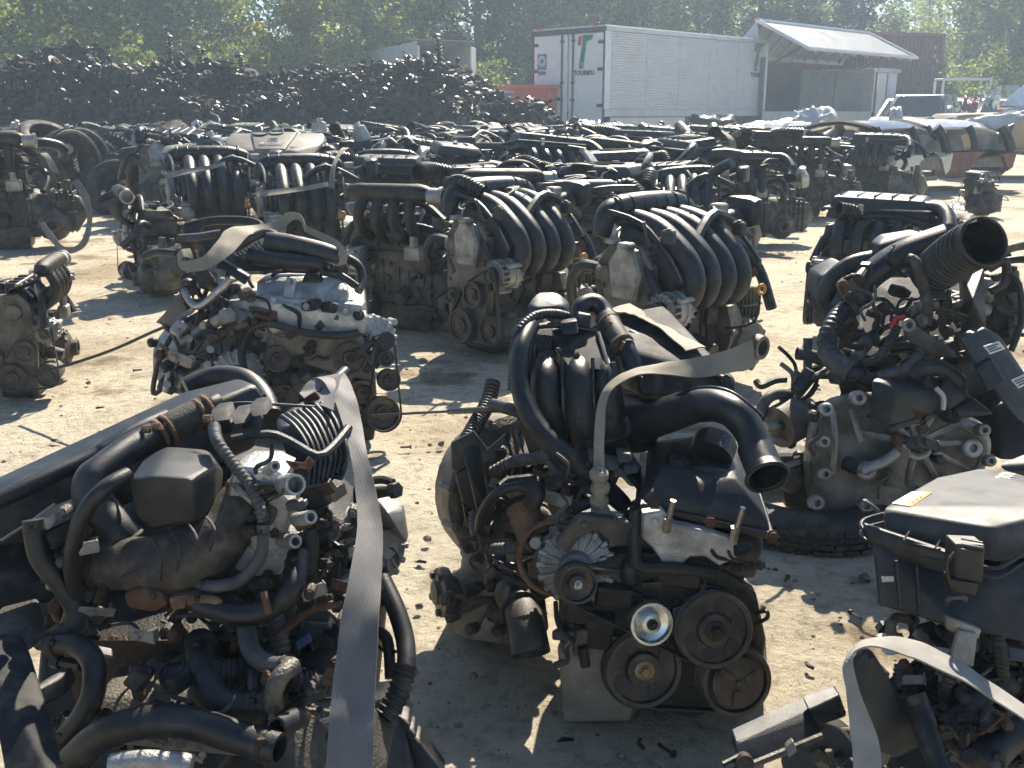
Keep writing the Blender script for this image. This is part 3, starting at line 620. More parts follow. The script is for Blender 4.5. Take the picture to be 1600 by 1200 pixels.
def build_skip():
    a = P(800, HORIZON, 27.0); fr = Frame(V((a.x, a.y, 0)), math.radians(8)); root = thing('skip', 'orange steel skip standing left of the white box lorry', 'skip', fr.o, world_parts=True)
    m = MB(); m.hull([fr(-0.1, 0, 0.0), fr(1.1, 0, 0.0), fr(-0.1, 1.6, 0), fr(1.1, 1.6, 0), fr(-0.16, -0.1, 1.66), fr(1.2, -0.1, 1.66), fr(-0.16, 1.7, 1.66), fr(1.2, 1.7, 1.66)], 0.03, 2); m.build('body', 'skip_orange', root)
    for x in (-0.05, 0.4, 0.9): fbox(fr, 'rib', 'skip_orange', root, x, x + 0.1, -0.16, -0.04, 0.1, 1.6)
    fbox(fr, 'rim', 'skip_orange', root, -0.2, 1.25, -0.16, 1.76, 1.63, 1.73)
    b = thing('crate', 'blue grey steel crate in front of the orange skip', 'crate', (P(787, HORIZON, 25.5).x, 25.5, 0), world_parts=True); f2 = Frame(V((P(775, HORIZON, 25.5).x, 25.5, 0)), 0.05)
    fbox(f2, 'side_panel', 'grey_inside', b, 0, 0.42, 0, 0.05, 0.2, 1.5); fbox(f2, 'side_panel', 'grey_inside', b, 0, 0.05, 0.06, 0.6, 0.2, 1.5); fbox(f2, 'side_panel', 'grey_inside', b, 0.37, 0.42, 0.06, 0.6, 0.2, 1.5); fbox(f2, 'rim', 'grey_paint', b, -0.02, 0.44, -0.02, 0.62, 1.5, 1.56)
    for x in (0.0, 0.36): fbox(f2, 'foot', 'rail_dark', b, x, x + 0.06, 0, 0.6, 0, 0.2)
build_skip()
# ------------------------------------------------------------------ scrap heap of suspension parts
HEAP = [(-120, 120), (0, 126), (60, 106), (110, 82), (140, 78), (190, 92), (235, 98), (300, 106), (350, 109), (400, 118), (450, 114), (500, 118), (560, 114), (610, 108), (650, 99), (690, 90), (725, 110), (760, 132), (800, 162), (850, 178), (890, 192), (930, 207)]
HY = 20.5
def heap_top(x):
    u = 800 + x * FPX / HY * 1.0
    for (u0, v0), (u1, v1) in zip(HEAP, HEAP[1:]):
        if u0 <= u <= u1:
            v = v0 + (v1 - v0) * (u - u0) / (u1 - u0); return max(0.0, P(u, v, HY).z)
    return P(0, HEAP[0][1], HY).z if u < HEAP[0][0] else 0.0
def heap_z(x, y):
    d = (y - HY) / (2.3 if y < HY else 2.0); return max(0.0, heap_top(x) * (1 - d * d) + 0.34 * noise.noise(V((x * 1.25, y * 1.25, 0))) * min(1, heap_top(x)) + 0.12 * noise.noise(V((x * 3.1, y * 3.1, 4)))) if abs(d) < 1 else 0.0
def part_shape(m, kind, p, a, r, s=1.0):
    """kind of worn-out suspension piece at p pointing along a, into mesh m"""
    x, y, a = basis(a)
    if kind == 2: s *= r.uniform(.8, 1.6)
    if kind == 0: m.tube([p, p + a * 0.55 * s], 0.022 * s, 6, 1); m.cyl(p + a * 0.5 * s, p + a * 0.62 * s, 0.045 * s, n=7)
    elif kind == 1: m.coil(p, p + a * 0.32 * s, 0.065 * s, 0.009 * s, 5, 4, 9)
    elif kind == 2: m.lathe(p, a, [(0.05 * s, -0.02), (0.13 * s, -0.01), (0.13 * s, 0.012), (0.075 * s, 0.014), (0.07 * s, 0.05 * s), (0, 0.05 * s)], 12)
    elif kind == 3: m.tube([p, p + a * 0.2 * s + x * 0.08 * s, p + a * 0.42 * s], 0.03 * s, 6, 3); m.ring(p, x, 0.035 * s, 0.015 * s, 8, 5)
    elif kind == 4: s *= r.uniform(.8, 1.9); m.box(p, (0.18 * s, 0.1 * s, 0.12 * s), 0.02 * s, (r.uniform(0, 180), r.uniform(0, 180), 0)); m.cyl(p, p + a * 0.16 * s, 0.04 * s, n=8)
    elif kind == 6: m.blob(p, (.14 * s, .10 * s, .09 * s), 7, 5, .8, r.random() * 50); m.cyl(p, p + a * .17 * s, .045 * s, n=7); m.ring(p + x * .08 * s, y, .06 * s, .02 * s, 8, 5)
    else: m.tube([p, p + a * 0.3 * s + y * 0.1 * s, p + a * 0.55 * s - y * 0.05 * s, p + a * 0.8 * s], 0.013 * s, 5, 3)
def rdir(r, up=0.5): return V((r.gauss(0, 1), r.gauss(0, 1), abs(r.gauss(0, 1)) * up + 0.05)).normalized()
mat('scrap_dark', (0.075, 0.068, 0.062), 0.40, 0.5, col2=(0.016, 0.015, 0.014), scale=3, amount=0.9, bump=0.3, bscale=80, dust=0.75, dustcol=(0.13, 0.062, 0.036))
def build_heap():
    r = random.Random(31); m = MB()
    # core mass
    nx, ny = 130, 14; xs = [-13.5 + 16.0 * i / nx for i in range(nx + 1)]; vs = []; fs = []
    for x in xs:
        for j in range(ny + 1):
            y = HY - 2.4 + 4.5 * j / ny; vs.append((x, y, max(-0.05, heap_z(x, y) - 0.16 + r.uniform(-.07, .07))))
    for i in range(nx):
        for j in range(ny): a = i * (ny + 1) + j; fs.append((a, a + 1, a + ny + 2, a + ny + 1))
    m.add(vs, fs)
    n = 0
    while n < 5200:
        x = r.uniform(-13, 2.2); y = HY - 2.3 * r.random() ** 0.8 if r.random() < 0.8 else HY + r.random()
        z = heap_z(x, y)
        if z < 0.05: continue
        part_shape(m, r.choice([0, 1, 2, 2, 2, 3, 4, 4, 4, 4, 4, 6, 6, 6]), V((x, y, z - r.uniform(0.02, 0.2))), rdir(r, 0.15), r, r.uniform(0.5, 0.95)); n += 1
    o = m.build('scrap_heap', 'scrap_dark', angle=30); tag(o, 'long dark heap of worn suspension parts in front of the trees', 'scrap heap', kind='stuff')
    # single pieces one can pick out on the heap's surface
    def strut():
        q = thing('suspension_strut', '', 'strut'); MB().cyl((0, 0, -.1), (0, 0, .34), 0.03, n=10).build('damper', 'scrap_dark', q); MB().cyl((0, 0, .34), (0, 0, .6), 0.012, n=8).build('rod', 'steel_dark', q)
        MB().coil((0, 0, .24), (0, 0, .56), 0.065, 0.0085, 5.5, 5, 10).build('spring', 'steel_dark', q); m = MB(); m.lathe((0, 0, .55), (0, 0, 1), [(0, 0), (.08, 0), (.085, .02), (.04, .05), (0, .05)], 12); m.build('top_mount', 'scrap_dark', q)
        m = MB(); m.lathe((0, 0, .22), (0, 0, 1), [(0.03, 0), (.08, 0.01), (.085, .03), (.03, .02)], 12); m.build('spring_seat', 'steel_dark', q); return q
    def disc():
        q = thing('brake_disc', '', 'brake disc'); MB().lathe((0, 0, 0), (0, 0, 1), [(.05, 0), (.14, 0), (.145, .004), (.145, .02), (.14, .024), (.08, .024)], 20).build('friction_ring', 'steel_dark', q)
        MB().lathe((0, 0, 0), (0, 0, 1), [(.08, .02), (.078, .06), (.07, .065), (.035, .065), (.035, .04), (0, .04)], 16).build('hat', 'rust', q); return q
    def arm():
        q = thing('control_arm', '', 'control arm'); MB().tube([((V((-.2, 0, 0))), .03), (V((0, .06, .01)), .045), (V((.22, .02, 0)), .025)], n=8).build('arm', 'scrap_dark', q)
        MB().ring((-.22, 0, 0), (0, 1, 0), .035, .015, 12, 6, .03).build('bush', 'rubber', q); MB().cyl((.22, .02, -.03), (.22, .02, .07), .025, .015, 10).build('ball_joint', 'steel_dark', q); return q
    def axle():
        q = thing('drive_shaft', '', 'drive shaft'); MB().cyl((-.3, 0, 0), (.3, 0, 0), .014, n=8).build('shaft', 'steel_dark', q)
        for x in (-.3, .24): m = MB(); m.lathe((x, 0, 0), (1, 0, 0), [(.02, -.04), (.045, -.03), (.045, .03), (.035, .05), (.036, .06), (.024, .075), (.015, .1)], 12); m.build('joint_boot', 'rubber', q)
        return q
    kinds = [(strut, 'strut with coil spring sticking out of the scrap heap', 'struts in the heap', 46), (disc, 'round brake disc lying in the scrap heap', 'brake discs in the heap', 26),
             (arm, 'bent control arm lying in the scrap heap', 'control arms in the heap', 22), (axle, 'drive shaft with rubber boots lying in the scrap heap', 'drive shafts in the heap', 22)]
    for mk, lab, grp, cnt in kinds:
        p0 = mk(); index_kids(p0)
        for k in range(cnt):
            o = p0 if k == 0 else copy_tree(p0); tries = 0
            while True:
                x = r.uniform(-10.8, 0.6); y = HY - 2.0 * r.random() ** 1.3; z = heap_z(x, y)
                if z > 0.35: break
            o.location = (x, y, z - (.28 if mk is strut else .02)); s = r.uniform(0.8, 1.1); o.scale = (s, s, s)
            o.rotation_euler = (r.gauss(0, .8), r.gauss(0, .8), r.random() * 6) if mk is strut else (r.gauss(0.5, .6), r.gauss(0, .6), r.random() * 6)
            zone = ('left end' if x < -7.2 else 'left half' if x < -4.4 else 'right half' if x < -2 else 'right end')
            tag(o, lab.replace('the scrap heap', 'the ' + zone + ' of the scrap heap'), None, grp)
            if mk is strut and k == 0:
                q = P(266, 100, HY - 0.2); o.location = q; o.rotation_euler = (0.05, 0.04, 0); o.scale = (1, 1, 0.9); o['label'] = 'single bright strut standing upright on top of the scrap heap'
            if mk is strut and k == 1:
                q = P(690, 108, HY - 0.3); o.location = q; o.rotation_euler = (0.1, -0.15, 0); o['label'] = 'strut standing upright before the open box trailer'
build_heap()

# ------------------------------------------------------------------ tyres
def tyre_proto():
    q = thing('tyre', '', 'tyre'); R, w = 0.31, 0.19; m = MB()
    m.lathe((0, 0, -w / 2), (0, 0, 1), [(R * .64, .012), (R * .68, 0), (R * .80, -.006), (R * .93, .008), (R * .985, .03), (R, w * .3), (R, w * .7), (R * .985, w - .03), (R * .93, w - .008), (R * .80, w + .006), (R * .68, w), (R * .64, w - .012), (R * .66, w * .5)], 40, closed=True)
    m.build('carcass', 'tyre', q); m = MB()
    for i in range(44):
        a = i * 2 * math.pi / 44
        for z in (-.055, -.018, .018, .055):
            m.box((math.cos(a + z) * (R + .001), math.sin(a + z) * (R + .001), z), (0.014, 0.034, 0.026), 0.002, Matrix.Rotation(a + z, 3, 'Z'))
    m.build('tread', 'tyre', q); index_kids(q); return q
TYRE = tyre_proto(); _ty = [0]
def put_tyre(loc, rot, label, s=1.0):
    o = TYRE if _ty[0] == 0 else copy_tree(TYRE); _ty[0] += 1; o.location = loc; o.rotation_euler = [math.radians(a) for a in rot]; o.scale = (s,) * 3; tag(o, label, 'tyre', 'scrap tyres'); return o
def build_tyres():
    D = 10.6
    for (u, v, Y, rot, lab) in [
        (186, 296, 10.9, (62, 10, 20), 'black tyre leaning rightmost at the foot of the tyre pile'), (176, 285, 11.25, (68, 0, -28), 'black tyre leaning behind the rightmost tyre of the pile'),
        (112, 250, 11.0, (80, 12, 58), 'large tyre leaning upright in the middle of the tyre pile'), (126, 246, 11.35, (78, 10, 50), 'tyre leaning just behind the large upright one'),
        (145, 258, 11.8, (86, 0, 25), 'small tyre standing with its tread to the front'), (170, 252, 12.0, (88, 0, 18), 'tyre standing at the back with its tread to the front'),
        (74, 222, 11.9, (20, 30, 0), 'tyre lying on top of the pile beside the engine'), (40, 228, 11.8, (10, 14, 0), 'flat tyre on top of the pile, second from the left'), (10, 222, 12.1, (14, -10, 0), 'flat tyre on the far left top of the pile'),
        (30, 250, 12.2, (4, 4, 0), 'flat tyre in the middle layer of the pile at the left'), (75, 262, 12.1, (6, -6, 30), 'flat tyre in the middle layer behind the engine'), (50, 285, 12.2, (0, 3, 0), 'flat tyre at the bottom of the pile at the left'), (100, 290, 12.2, (3, 2, 0), 'flat tyre at the bottom of the pile in the middle'),
        (140, 300, 12.1, (2, 4, 0), 'flat tyre at the bottom of the pile near its right end')]:
        p = P(u, v, Y); put_tyre(p, rot, lab, 1.05)
build_tyres()

# ------------------------------------------------------------------ cars and cut shells on the right
def car(label, cat, loc, rz, paint, kind='sedan', wheels=True, name='scrapped_car', wind=True):
    q = thing(name, label, cat, loc, rz); L, W = 4.3, 1.68; hw = W / 2
    if kind == 'sedan': prof = [(-2.1, .35), (-2.15, .62), (-2.0, .78), (-1.0, .92), (1.45, .98), (2.05, .95), (2.15, .6), (2.1, .3)]; cab = [(-1.05, .9, .72), (-.35, 1.38, .56), (.75, 1.42, .56), (1.55, .97, .72)]
    elif kind == 'suv': prof = [(-2.2, .45), (-2.25, .8), (-2.05, 1.02), (-1.05, 1.1), (2.1, 1.12), (2.2, .8), (2.15, .42)]; cab = [(-1.05, 1.08, .78), (-.45, 1.72, .66), (1.85, 1.72, .66), (2.12, 1.12, .78)]
    else: prof = [(-1.85, .35), (-1.9, .62), (-1.7, .82), (-1.0, .95), (1.55, 1.0), (1.72, .7), (1.68, .3)]; cab = [(-1.05, .94, .72), (-.4, 1.46, .58), (1.1, 1.48, .58), (1.62, .99, .72)]
    m = MB()
    m.hull([(x, s * hw * (0.97 if z > .5 else .93), z) for x, z in prof for s in (-1, 1)], 0.07, 3); m.build('body', paint, q)
    m = MB(); m.hull([(x, s * w, z) for x, z, w in cab for s in (-1, 1)], 0.05, 3); m.build('cabin', paint, q)
    (x0, z0, w0), (x1, z1, w1), (x2, z2, w2), (x3, z3, w3) = cab
    if wind:
        def pane(name, a, b, c, d, t=0.02):
            a, b, c, d = map(V, (a, b, c, d)); n = (b - a).cross(d - a).normalized() * t; cen = (a + b + c + d) / 4
            if n.dot(cen - V((0.2, 0, 0.9))) < 0: n = -n
            pts = [cen + (p - cen) * 0.84 for p in (a, b, c, d)]; MB().hull([p + n * .6 for p in pts] + [p - n for p in pts], 0.006, 1).build(name, 'glass', q)
        pane('windscreen', (x0, -w0, z0), (x0, w0, z0), (x1, w1, z1), (x1, -w1, z1)); pane('rear_window', (x3, -w3, z3), (x3, w3, z3), (x2, w2, z2), (x2, -w2, z2))
        for s in (-1, 1):
            xm = (x1 + x2) / 2
            pane('side_window', (x0 + .15, s * w0, z0), (xm, s * w0, z0 + .02), (xm, s * w1, z1), (x1, s * w1, z1)); pane('side_window', (xm + .06, s * w3, z0 + .02), (x3 - .15, s * w3, z3), (x2, s * w2, z2), (xm + .06, s * w2, z2))
    for s in (-1, 1):
        x = prof[1][0]; MB().box((x + .12, s * .6, prof[2][1] - .12), (.22, .32, .13), .04).build('headlight', 'zinc', q); MB().box((prof[-2][0] - .08, s * .66, prof[-3][1] - .12), (.16, .22, .16), .03).build('tail_light', 'car_red', q)
    if wheels:
        for x in (prof[0][0] + .72, prof[-1][0] - .8):
            for s in (-1, 1):
                m = MB(); m.lathe((x, s * (hw - .16), .31), (0, s, 0), [(0, 0), (.3, 0), (.31, .03), (.31, .15), (.29, .18), (.2, .17), (.19, .12), (0, .13)], 20); m.build('wheel', 'tyre', q)
    return q
def cut_shell(label, loc, rz, roof, body, low, L=2.2, H=1.15, W=1.5):
    """rear half of a car body sawn off in front of the rear doors, tailgate gone"""
    q = thing('cut_car_shell', label, 'car shell', loc, rz); hw = W / 2; n = 9
    m = MB(); vs = []; fs = []
    for i in range(n + 1):
        t = i / n; x = -L * .5 + L * .95 * t; z = H * (0.93 + 0.07 * math.sin(math.pi * (0.25 + t * .6))) - (0.12 * max(0, t - .75) / .25)
        for j in range(7):
            s = j / 3 - 1; vs.append((x, s * hw * .78, z - .10 * abs(s) ** 3)); vs.append((x, s * hw * .78, z - .10 * abs(s) ** 3 - .03))
    for i in range(n):
        for j in range(6):
            a = i * 14 + j * 2; fs.append((a, a + 2, a + 16, a + 14)); fs.append((a + 1, a + 15, a + 17, a + 3))
        fs.append((i * 14, i * 14 + 14, i * 14 + 15, i * 14 + 1)); fs.append((i * 14 + 12, i * 14 + 13, i * 14 + 27, i * 14 + 26))
    for i in (0, n):
        for j in range(6): a = i * 14 + j * 2; fs.append((a, a + 1, a + 3, a + 2))
    m.add(vs, fs); m.build('roof', roof, q)
    for s in (-1, 1):
        y1 = s * hw * .8; y0 = s * hw * .98; zb = H * .55
        for x0, x1, w in ((-L * .42, -L * .5, .05), (.05, -.02, .05), (L * .46, L * .36, .07)):
            MB().tube([V((x0, y0, zb)), V(((x0 + x1) / 2, (y0 + y1) / 2, H * .78)), V((x1, y1, H * .9))], w, 6, 3).build('pillar', body, q)
        m = MB(); m.prism([(-L * .45, .22), (-.1, .22), (0.02, .42), (.25, .55), (.5, .45), (.62, .25), (L * .47, .3), (L * .5, zb), (-L * .45, zb)], (0, y0, 0), (1, 0, 0), (0, 0, 1), 0.05 * -s if s < 0 else .05, .008); m.build('side_panel', low, q)
        m = MB(); m.hull([(.1, y1 - s * .2, .3), (.8, y1 - s * .2, .3), (.2, y1 - s * .05, zb + .25), (.7, y1 - s * .05, zb + .25), (.1, y1 - s * .02, .3), (.8, y1 - s * .02, .3), (.1, y1 - s * .05, zb), (.85, y1 - s * .05, zb)], .05, 2); m.build('inner_arch', 'inner_panel', q)
    m = MB(); m.box((-.05, 0, .2), (L * .9, W * .9, .06), .02); m.build('floor_pan', 'inner_panel', q)
    m = MB(); m.tube([V((-L * .5, -hw * .95, .3)), V((-L * .5, -hw * .92, .75)), V((-L * .52, -hw * .72, H * .9)), V((-L * .52, 0, H * .97)), V((-L * .52, hw * .72, H * .9)), V((-L * .5, hw * .92, .75)), V((-L * .5, hw * .95, .3))], .035, 6, 4); m.build('cut_edge', 'steel_dark', q)
    return q
def crumple(name, label, cat, pts_uvY, paint, nx=14, ny=8, amp=0.06, seed=0, thick=0.012, group=None):
    """dented sheet panel spanned by four yard points"""
    a, b, c, d = [P(*t) for t in pts_uvY]; m = MB(); vs = []; fs = []
    n0 = (b - a).cross(d - a).normalized()
    for i in range(nx + 1):
        for j in range(ny + 1):
            s, t = i / nx, j / ny; p = a.lerp(b, s).lerp(d.lerp(c, s), t); k = amp * (noise.noise(V((s * 3 + seed, t * 2.2, seed))) + .5 * noise.noise(V((s * 8, t * 6 + seed, 2)))) + .5 * amp * math.sin(math.pi * t)
            vs.append(p + n0 * k); vs.append(p + n0 * (k - thick))
    S = 2 * (ny + 1)
    for i in range(nx):
        for j in range(ny):
            q = i * S + j * 2; fs += [(q, q + 2, q + S + 2, q + S), (q + 1, q + S + 1, q + S + 3, q + 3)]
        fs += [(i * S, i * S + S, i * S + S + 1, i * S + 1), (i * S + S - 2, i * S + S - 1, i * S + 2 * S - 1, i * S + 2 * S - 2)]
    for i in (0, nx):
        for j in range(ny): q = i * S + j * 2; fs.append((q, q + 1, q + 3, q + 2))
    m.add(vs, fs); o = (a + b + c + d) / 4; ob = m.build(name, paint, origin=list(o), angle=60); tag(ob, label, cat, group); return ob
mat('car_maroon', (0.16, 0.022, 0.022), 0.35, col2=(0.09, 0.016, 0.016), scale=3, coat=0.4, dust=0.3)
def build_cars():
    R = math.radians
    def at(u, Y): p = P(u, HORIZON, Y); return (p.x, Y, 0)
    cut_shell('sawn-off silver car rear with dark roof and open tailgate arch', at(1372, 13.6), R(35), 'car_black', 'steel_dark', 'car_silver', 1.5, 0.95, 1.3)
    cut_shell('sawn-off car rear with silver roof and dark red lower body', at(1478, 14.6), R(20), 'car_silver', 'steel_dark', 'car_maroon', 1.5, 0.95, 1.2)
    car('beige off-road car cut by the right edge of the picture', 'car', at(1680, 17.2), R(-8), 'car_beige', 'suv')
    crumple('car_bonnet', 'navy bonnet lying over engines in front of the lorry doors', 'body panel', [(880, 214, 20), (945, 214, 20), (935, 186, 21), (895, 186, 21)], 'car_navy', seed=21, amp=.12)
    crumple('car_bonnet', 'rounded dark blue bonnet in front of the lorry skirt', 'body panel', [(945, 226, 17.5), (1030, 224, 17.5), (1008, 200, 18.5), (965, 200, 18.5)], 'car_navy', seed=22, amp=.22)
    crumple('tailgate_panel', 'black tailgate with window standing before the lorry wheels', 'body panel', [(1072, 214, 20.2), (1150, 216, 20.2), (1148, 180, 20.6), (1080, 180, 20.6)], 'car_black', seed=23, amp=.10)
    crumple('car_bonnet', 'rounded navy bonnet behind the tall dark engine at the right', 'body panel', [(1196, 244, 14.5), (1262, 240, 14.5), (1248, 214, 15), (1212, 218, 15)], 'car_navy', seed=24, amp=.2)
    car('silver car third in the row by the container', 'car', at(1420, 27.5), R(62), 'car_silver', 'sedan'); car('silver car with pale windscreen beside the container end', 'car', at(1475, 29.5), R(62), 'car_silver', 'sedan')
    car('dark hatchback in front of the two silver cars', 'car', at(1440, 25.5), R(58), 'car_black', 'hatch')
    car('red car bonnet behind the silver cars', 'car', at(1515, 31.5), R(80), 'car_red', 'hatch'); car('silver grey car parked at the far right before the trees', 'car', at(1590, 31), R(75), 'car_silver', 'sedan')
    car('dark green car half hidden at the far right', 'car', at(1640, 27), R(80), 'car_navy', 'sedan'); car('silver grey car roof between the crushed cars and the white panel', 'car', at(1562, 29.0), R(70), 'car_silver', 'sedan', False)
    crumple('car_side_panel', 'torn white car side panel lying over the crushed cars', 'body panel', [(1148, 222, 18.5), (1222, 212, 18.2), (1242, 184, 18.8), (1168, 192, 19.2)], 'car_white', seed=1, amp=.10)
    crumple('airbag_cloth', 'bundle of white cloth and plastic on the crushed cars', 'bundle', [(1232, 190, 19), (1310, 186, 18.6), (1300, 170, 19.2), (1248, 172, 19.4)], 'car_white', nx=22, ny=12, seed=3, amp=.16)
    for lab, u, Y, rz, pt, kd, sz in (('crushed white hatchback without wheels beside the lorry corner', 1185, 19.8, 20, 'car_white', 'hatch', .66), ('crushed silver car without wheels behind the first sawn-off car', 1305, 18.6, 14, 'car_silver', 'sedan', .68), ('crushed dark car without wheels before the raised wing lorry', 1370, 21.5, 28, 'car_black', 'hatch', .70), ('crushed pale green car at the back of the wrecks', 1255, 22.5, 35, 'car_pale', 'sedan', .72)):
        o = car(lab, 'car', at(u, Y), R(rz), pt, kd, False); o.scale = (.85, .85, sz); o.location.z = -.16
    crumple('loose_body_panel', 'silver car door standing up among the crushed cars', 'body panel', [(1388, 190, 18.6), (1412, 190, 18.5), (1408, 166, 18.8), (1392, 166, 18.8)], 'car_white', seed=5, amp=.08)
    crumple('long_panel', 'long white panel sticking in from the right edge', 'body panel', [(1462, 206, 15.2), (1640, 184, 13.6), (1640, 160, 13.8), (1470, 196, 15.4)], 'car_white', nx=22, ny=8, seed=6, amp=.10)
    crumple('car_wing', 'small dark wing panel hanging below the long white panel', 'body panel', [(1545, 224, 15), (1580, 208, 14.8), (1590, 192, 15), (1552, 198, 15.2)], 'car_black', seed=7, amp=.06)
    # car transporter frame with silver load, red bundle
    q = thing('pickup_bed_frame', 'white tubular frame of a small lorry in front of the trees', 'lorry', at(1515, 36), R(-5)); m = MB()
    for x in (-1.0, 0.6): m.tube([V((x, 0, .9)), V((x, 0, 2.15)), V((x, .9, 2.15)), V((x, .9, .9))], .05, 6, 1)
    m.tube([V((-1, 0, 2.15)), V((.6, 0, 2.15))], .05, 6, 1); m.build('hoop', 'white_paint', q); MB().box((-1.2, .5, 1.2), (3.2, 1.3, .7), .1).build('bed', 'white_paint', q); MB().box((1.1, .5, 1.2), (1.2, 1.4, 1.5), .2).build('cab', 'grey_paint', q)
    for x in (-1.8, 1.2): m = MB(); m.lathe((x, -.1, .4), (0, 1, 0), [(0, 0), (.38, 0), (.4, .04), (.4, .22), (0, .22)], 16); m.build('wheel', 'tyre', q)
    crumple('foil_bundle', 'crumpled silver foil bundle behind the cars at the right', 'bundle', [(1528, 170, 27), (1562, 168, 27), (1556, 146, 27.4), (1532, 148, 27.4)], 'zinc', seed=9, amp=.35)
    crumple('red_panel', 'dull red panel beside the silver foil bundle', 'body panel', [(1502, 172, 27.5), (1528, 170, 27.5), (1526, 150, 28), (1506, 154, 28)], 'car_red', seed=10, amp=.15)
    crumple('white_rag', 'small white rag lying on the ground at the right', 'rag', [(1484, 328, 10.4), (1508, 329, 10.2), (1506, 318, 10.6), (1488, 317, 10.7)], 'car_white', seed=11, amp=.05)
build_cars()
# ------------------------------------------------------------------ engine parts
def pulley_shape(m, c, ax, r, w=0.022, grooves=4, dish=0.35, n=30):
    c = V(c); ax = V(ax).normalized(); pr = [(r * .30, 0), (r * .96, 0), (r, .002)]
    for k in range(grooves):
        h = .003 + (w - .006) * k / grooves; d = (w - .006) / grooves; pr += [(r, h), (r * .93, h + d * .5), (r, h + d)]
    pr += [(r, w - .002), (r * .97, w), (r * .86, w), (r * .84, w - dish * w), (r * .46, w - dish * w * 1.3), (r * .42, w - .001), (r * .22, w), (r * .20, w * 1.12), (0, w * 1.12)]
    m.lathe(c, ax, pr, n); return m
def hole_shade_discs(c, ax, r, k, w, size=0.17, only=None):  # solid raised discs, coloured near-black in place of the shade inside holes
    m = MB(); x, y, a = basis(V(ax))
    for i in range(k):
        if only is not None and i != only: continue
        t = 2 * math.pi * (i + .3) / k; m.lathe(V(c) + (x * math.cos(t) + y * math.sin(t)) * r * .64 + a * (w * .5), a, [(0, w * .16), (r * size, w * .16), (r * size, -.004), (0, -.004)], 9)
    return m
def belt_shape(circles, ax, o, w=0.018, t=0.005):
    """flat belt running round circles [(centre, radius)] given in order (convex hull of the circles)."""
    x, y, a = basis(V(ax)); pts = []
    for c, r in circles:
        d = V(c) - V(o); cx, cy = d.dot(x), d.dot(y)
        for i in range(28): t_ = 2 * math.pi * i / 28; pts.append((cx + math.cos(t_) * r, cy + math.sin(t_) * r))
    pts = sorted(set(pts)); lo = []; up = []
    for L_, it in ((lo, pts), (up, reversed(pts))):
        for p in it:
            while len(L_) >= 2 and (L_[-1][0] - L_[-2][0]) * (p[1] - L_[-2][1]) - (L_[-1][1] - L_[-2][1]) * (p[0] - L_[-2][0]) <= 0: L_.pop()
            L_.append(p)
    h = lo[:-1] + up[:-1]; n = len(h); m = MB(); vs = []; cx = sum(p[0] for p in h) / n; cy = sum(p[1] for p in h) / n
    for p in h:
        d = V((p[0] - cx, p[1] - cy)).normalized()
        for k, hh in ((0, 0), (t, 0), (t, w), (0, w)): vs.append(V(o) + x * (p[0] + d.x * k) + y * (p[1] + d.y * k) + a * hh)
    fs = []
    for i in range(n):
        j = (i + 1) % n
        for k in range(4): l = (k + 1) % 4; fs.append((i * 4 + k, j * 4 + k, j * 4 + l, i * 4 + l))
    m.add(vs, fs); return m
def alternator_shape(m, c, ax, r=0.065, L=0.11, fins=16):
    """cast housing with a ring of cooling slots; ax points to the pulley."""
    c = V(c); x, y, a = basis(V(ax))
    m.lathe(c, a, [(0, -L), (r * .62, -L), (r * .9, -L * .9), (r * .98, -L * .7), (r * .98, -L * .62), (r * .9, -L * .6), (r * .9, -L * .36), (r * .98, -L * .34), (r * .98, -L * .29), (r * .76, -L * .28), (r * .74, -L * .06), (r * .9, -L * .05), (r * .84, -.004), (r * .42, 0), (r * .34, .012), (0, .012)], 28)
    for i in range(fins):
        t = 2 * math.pi * i / fins; d = x * math.cos(t) + y * math.sin(t); tt = -x * math.sin(t) + y * math.cos(t); R = Matrix((d, tt, a)).transposed()
        m.box(c + d * r * .84 - a * L * .16, (r * .26, r * .14, L * .30), .002, R); m.box(c + d * r * .88 - a * L * .82, (r * .22, r * .12, L * .26), .002, R); m.box(c + d * r * .6 + a * .001, (r * .36, r * .07, .005), .001, R)
    for t in (0.6, 2.7, 4.7):
        d = x * math.cos(t) + y * math.sin(t); m.cyl(c + d * r * 1.12 - a * L * .8, c + d * r * 1.12 - a * .02, r * .16, n=8)
    return m
def cast_ribs(m, fr_o, ex, ey, n_, w, h, r, k=5, depth=0.008, t=0.006):
    """raised ribs and bosses on a cast wall: origin, two in-plane directions, outward normal"""
    ex = V(ex); ey = V(ey); n_ = V(n_).normalized(); R = Matrix((ex.normalized(), ey.normalized(), n_)).transposed()
    for i in range(k): m.box(V(fr_o) + ex * (w * ((i + r.uniform(.2, .8)) / k - .5)) + ey * (h * r.uniform(-.15, .15)), (t * r.uniform(.7, 1.6), h * r.uniform(.4, .9), depth * 2), t * .3, R @ Matrix.Rotation(r.gauss(0, .28), 3, 'Z'))
    for i in range(2): m.box(V(fr_o) + ex * (w * r.uniform(-.2, .2)) + ey * (h * r.uniform(-.35, .35)), (w * r.uniform(.4, .75), t, depth * 1.7), t * .3, R @ Matrix.Rotation(r.gauss(0, .22), 3, 'Z'))
    for i in range(3): m.box(V(fr_o) + ex * (w * r.uniform(-.4, .4)) + ey * (h * r.uniform(-.35, .35)), (w * r.uniform(.08, .2), h * r.uniform(.12, .3), depth * r.uniform(1.5, 5)), .004, R @ Matrix.Rotation(r.gauss(0, .3), 3, 'Z'))
    for i in range(k):
        p = V(fr_o) + ex * (w * r.uniform(-.45, .45)) + ey * (h * r.uniform(-.42, .42)); m.cyl(p, p + n_ * depth * 1.8, r.uniform(.008, .014), n=9); m.bolt(p + n_ * depth * 1.8, n_, .007, .006)
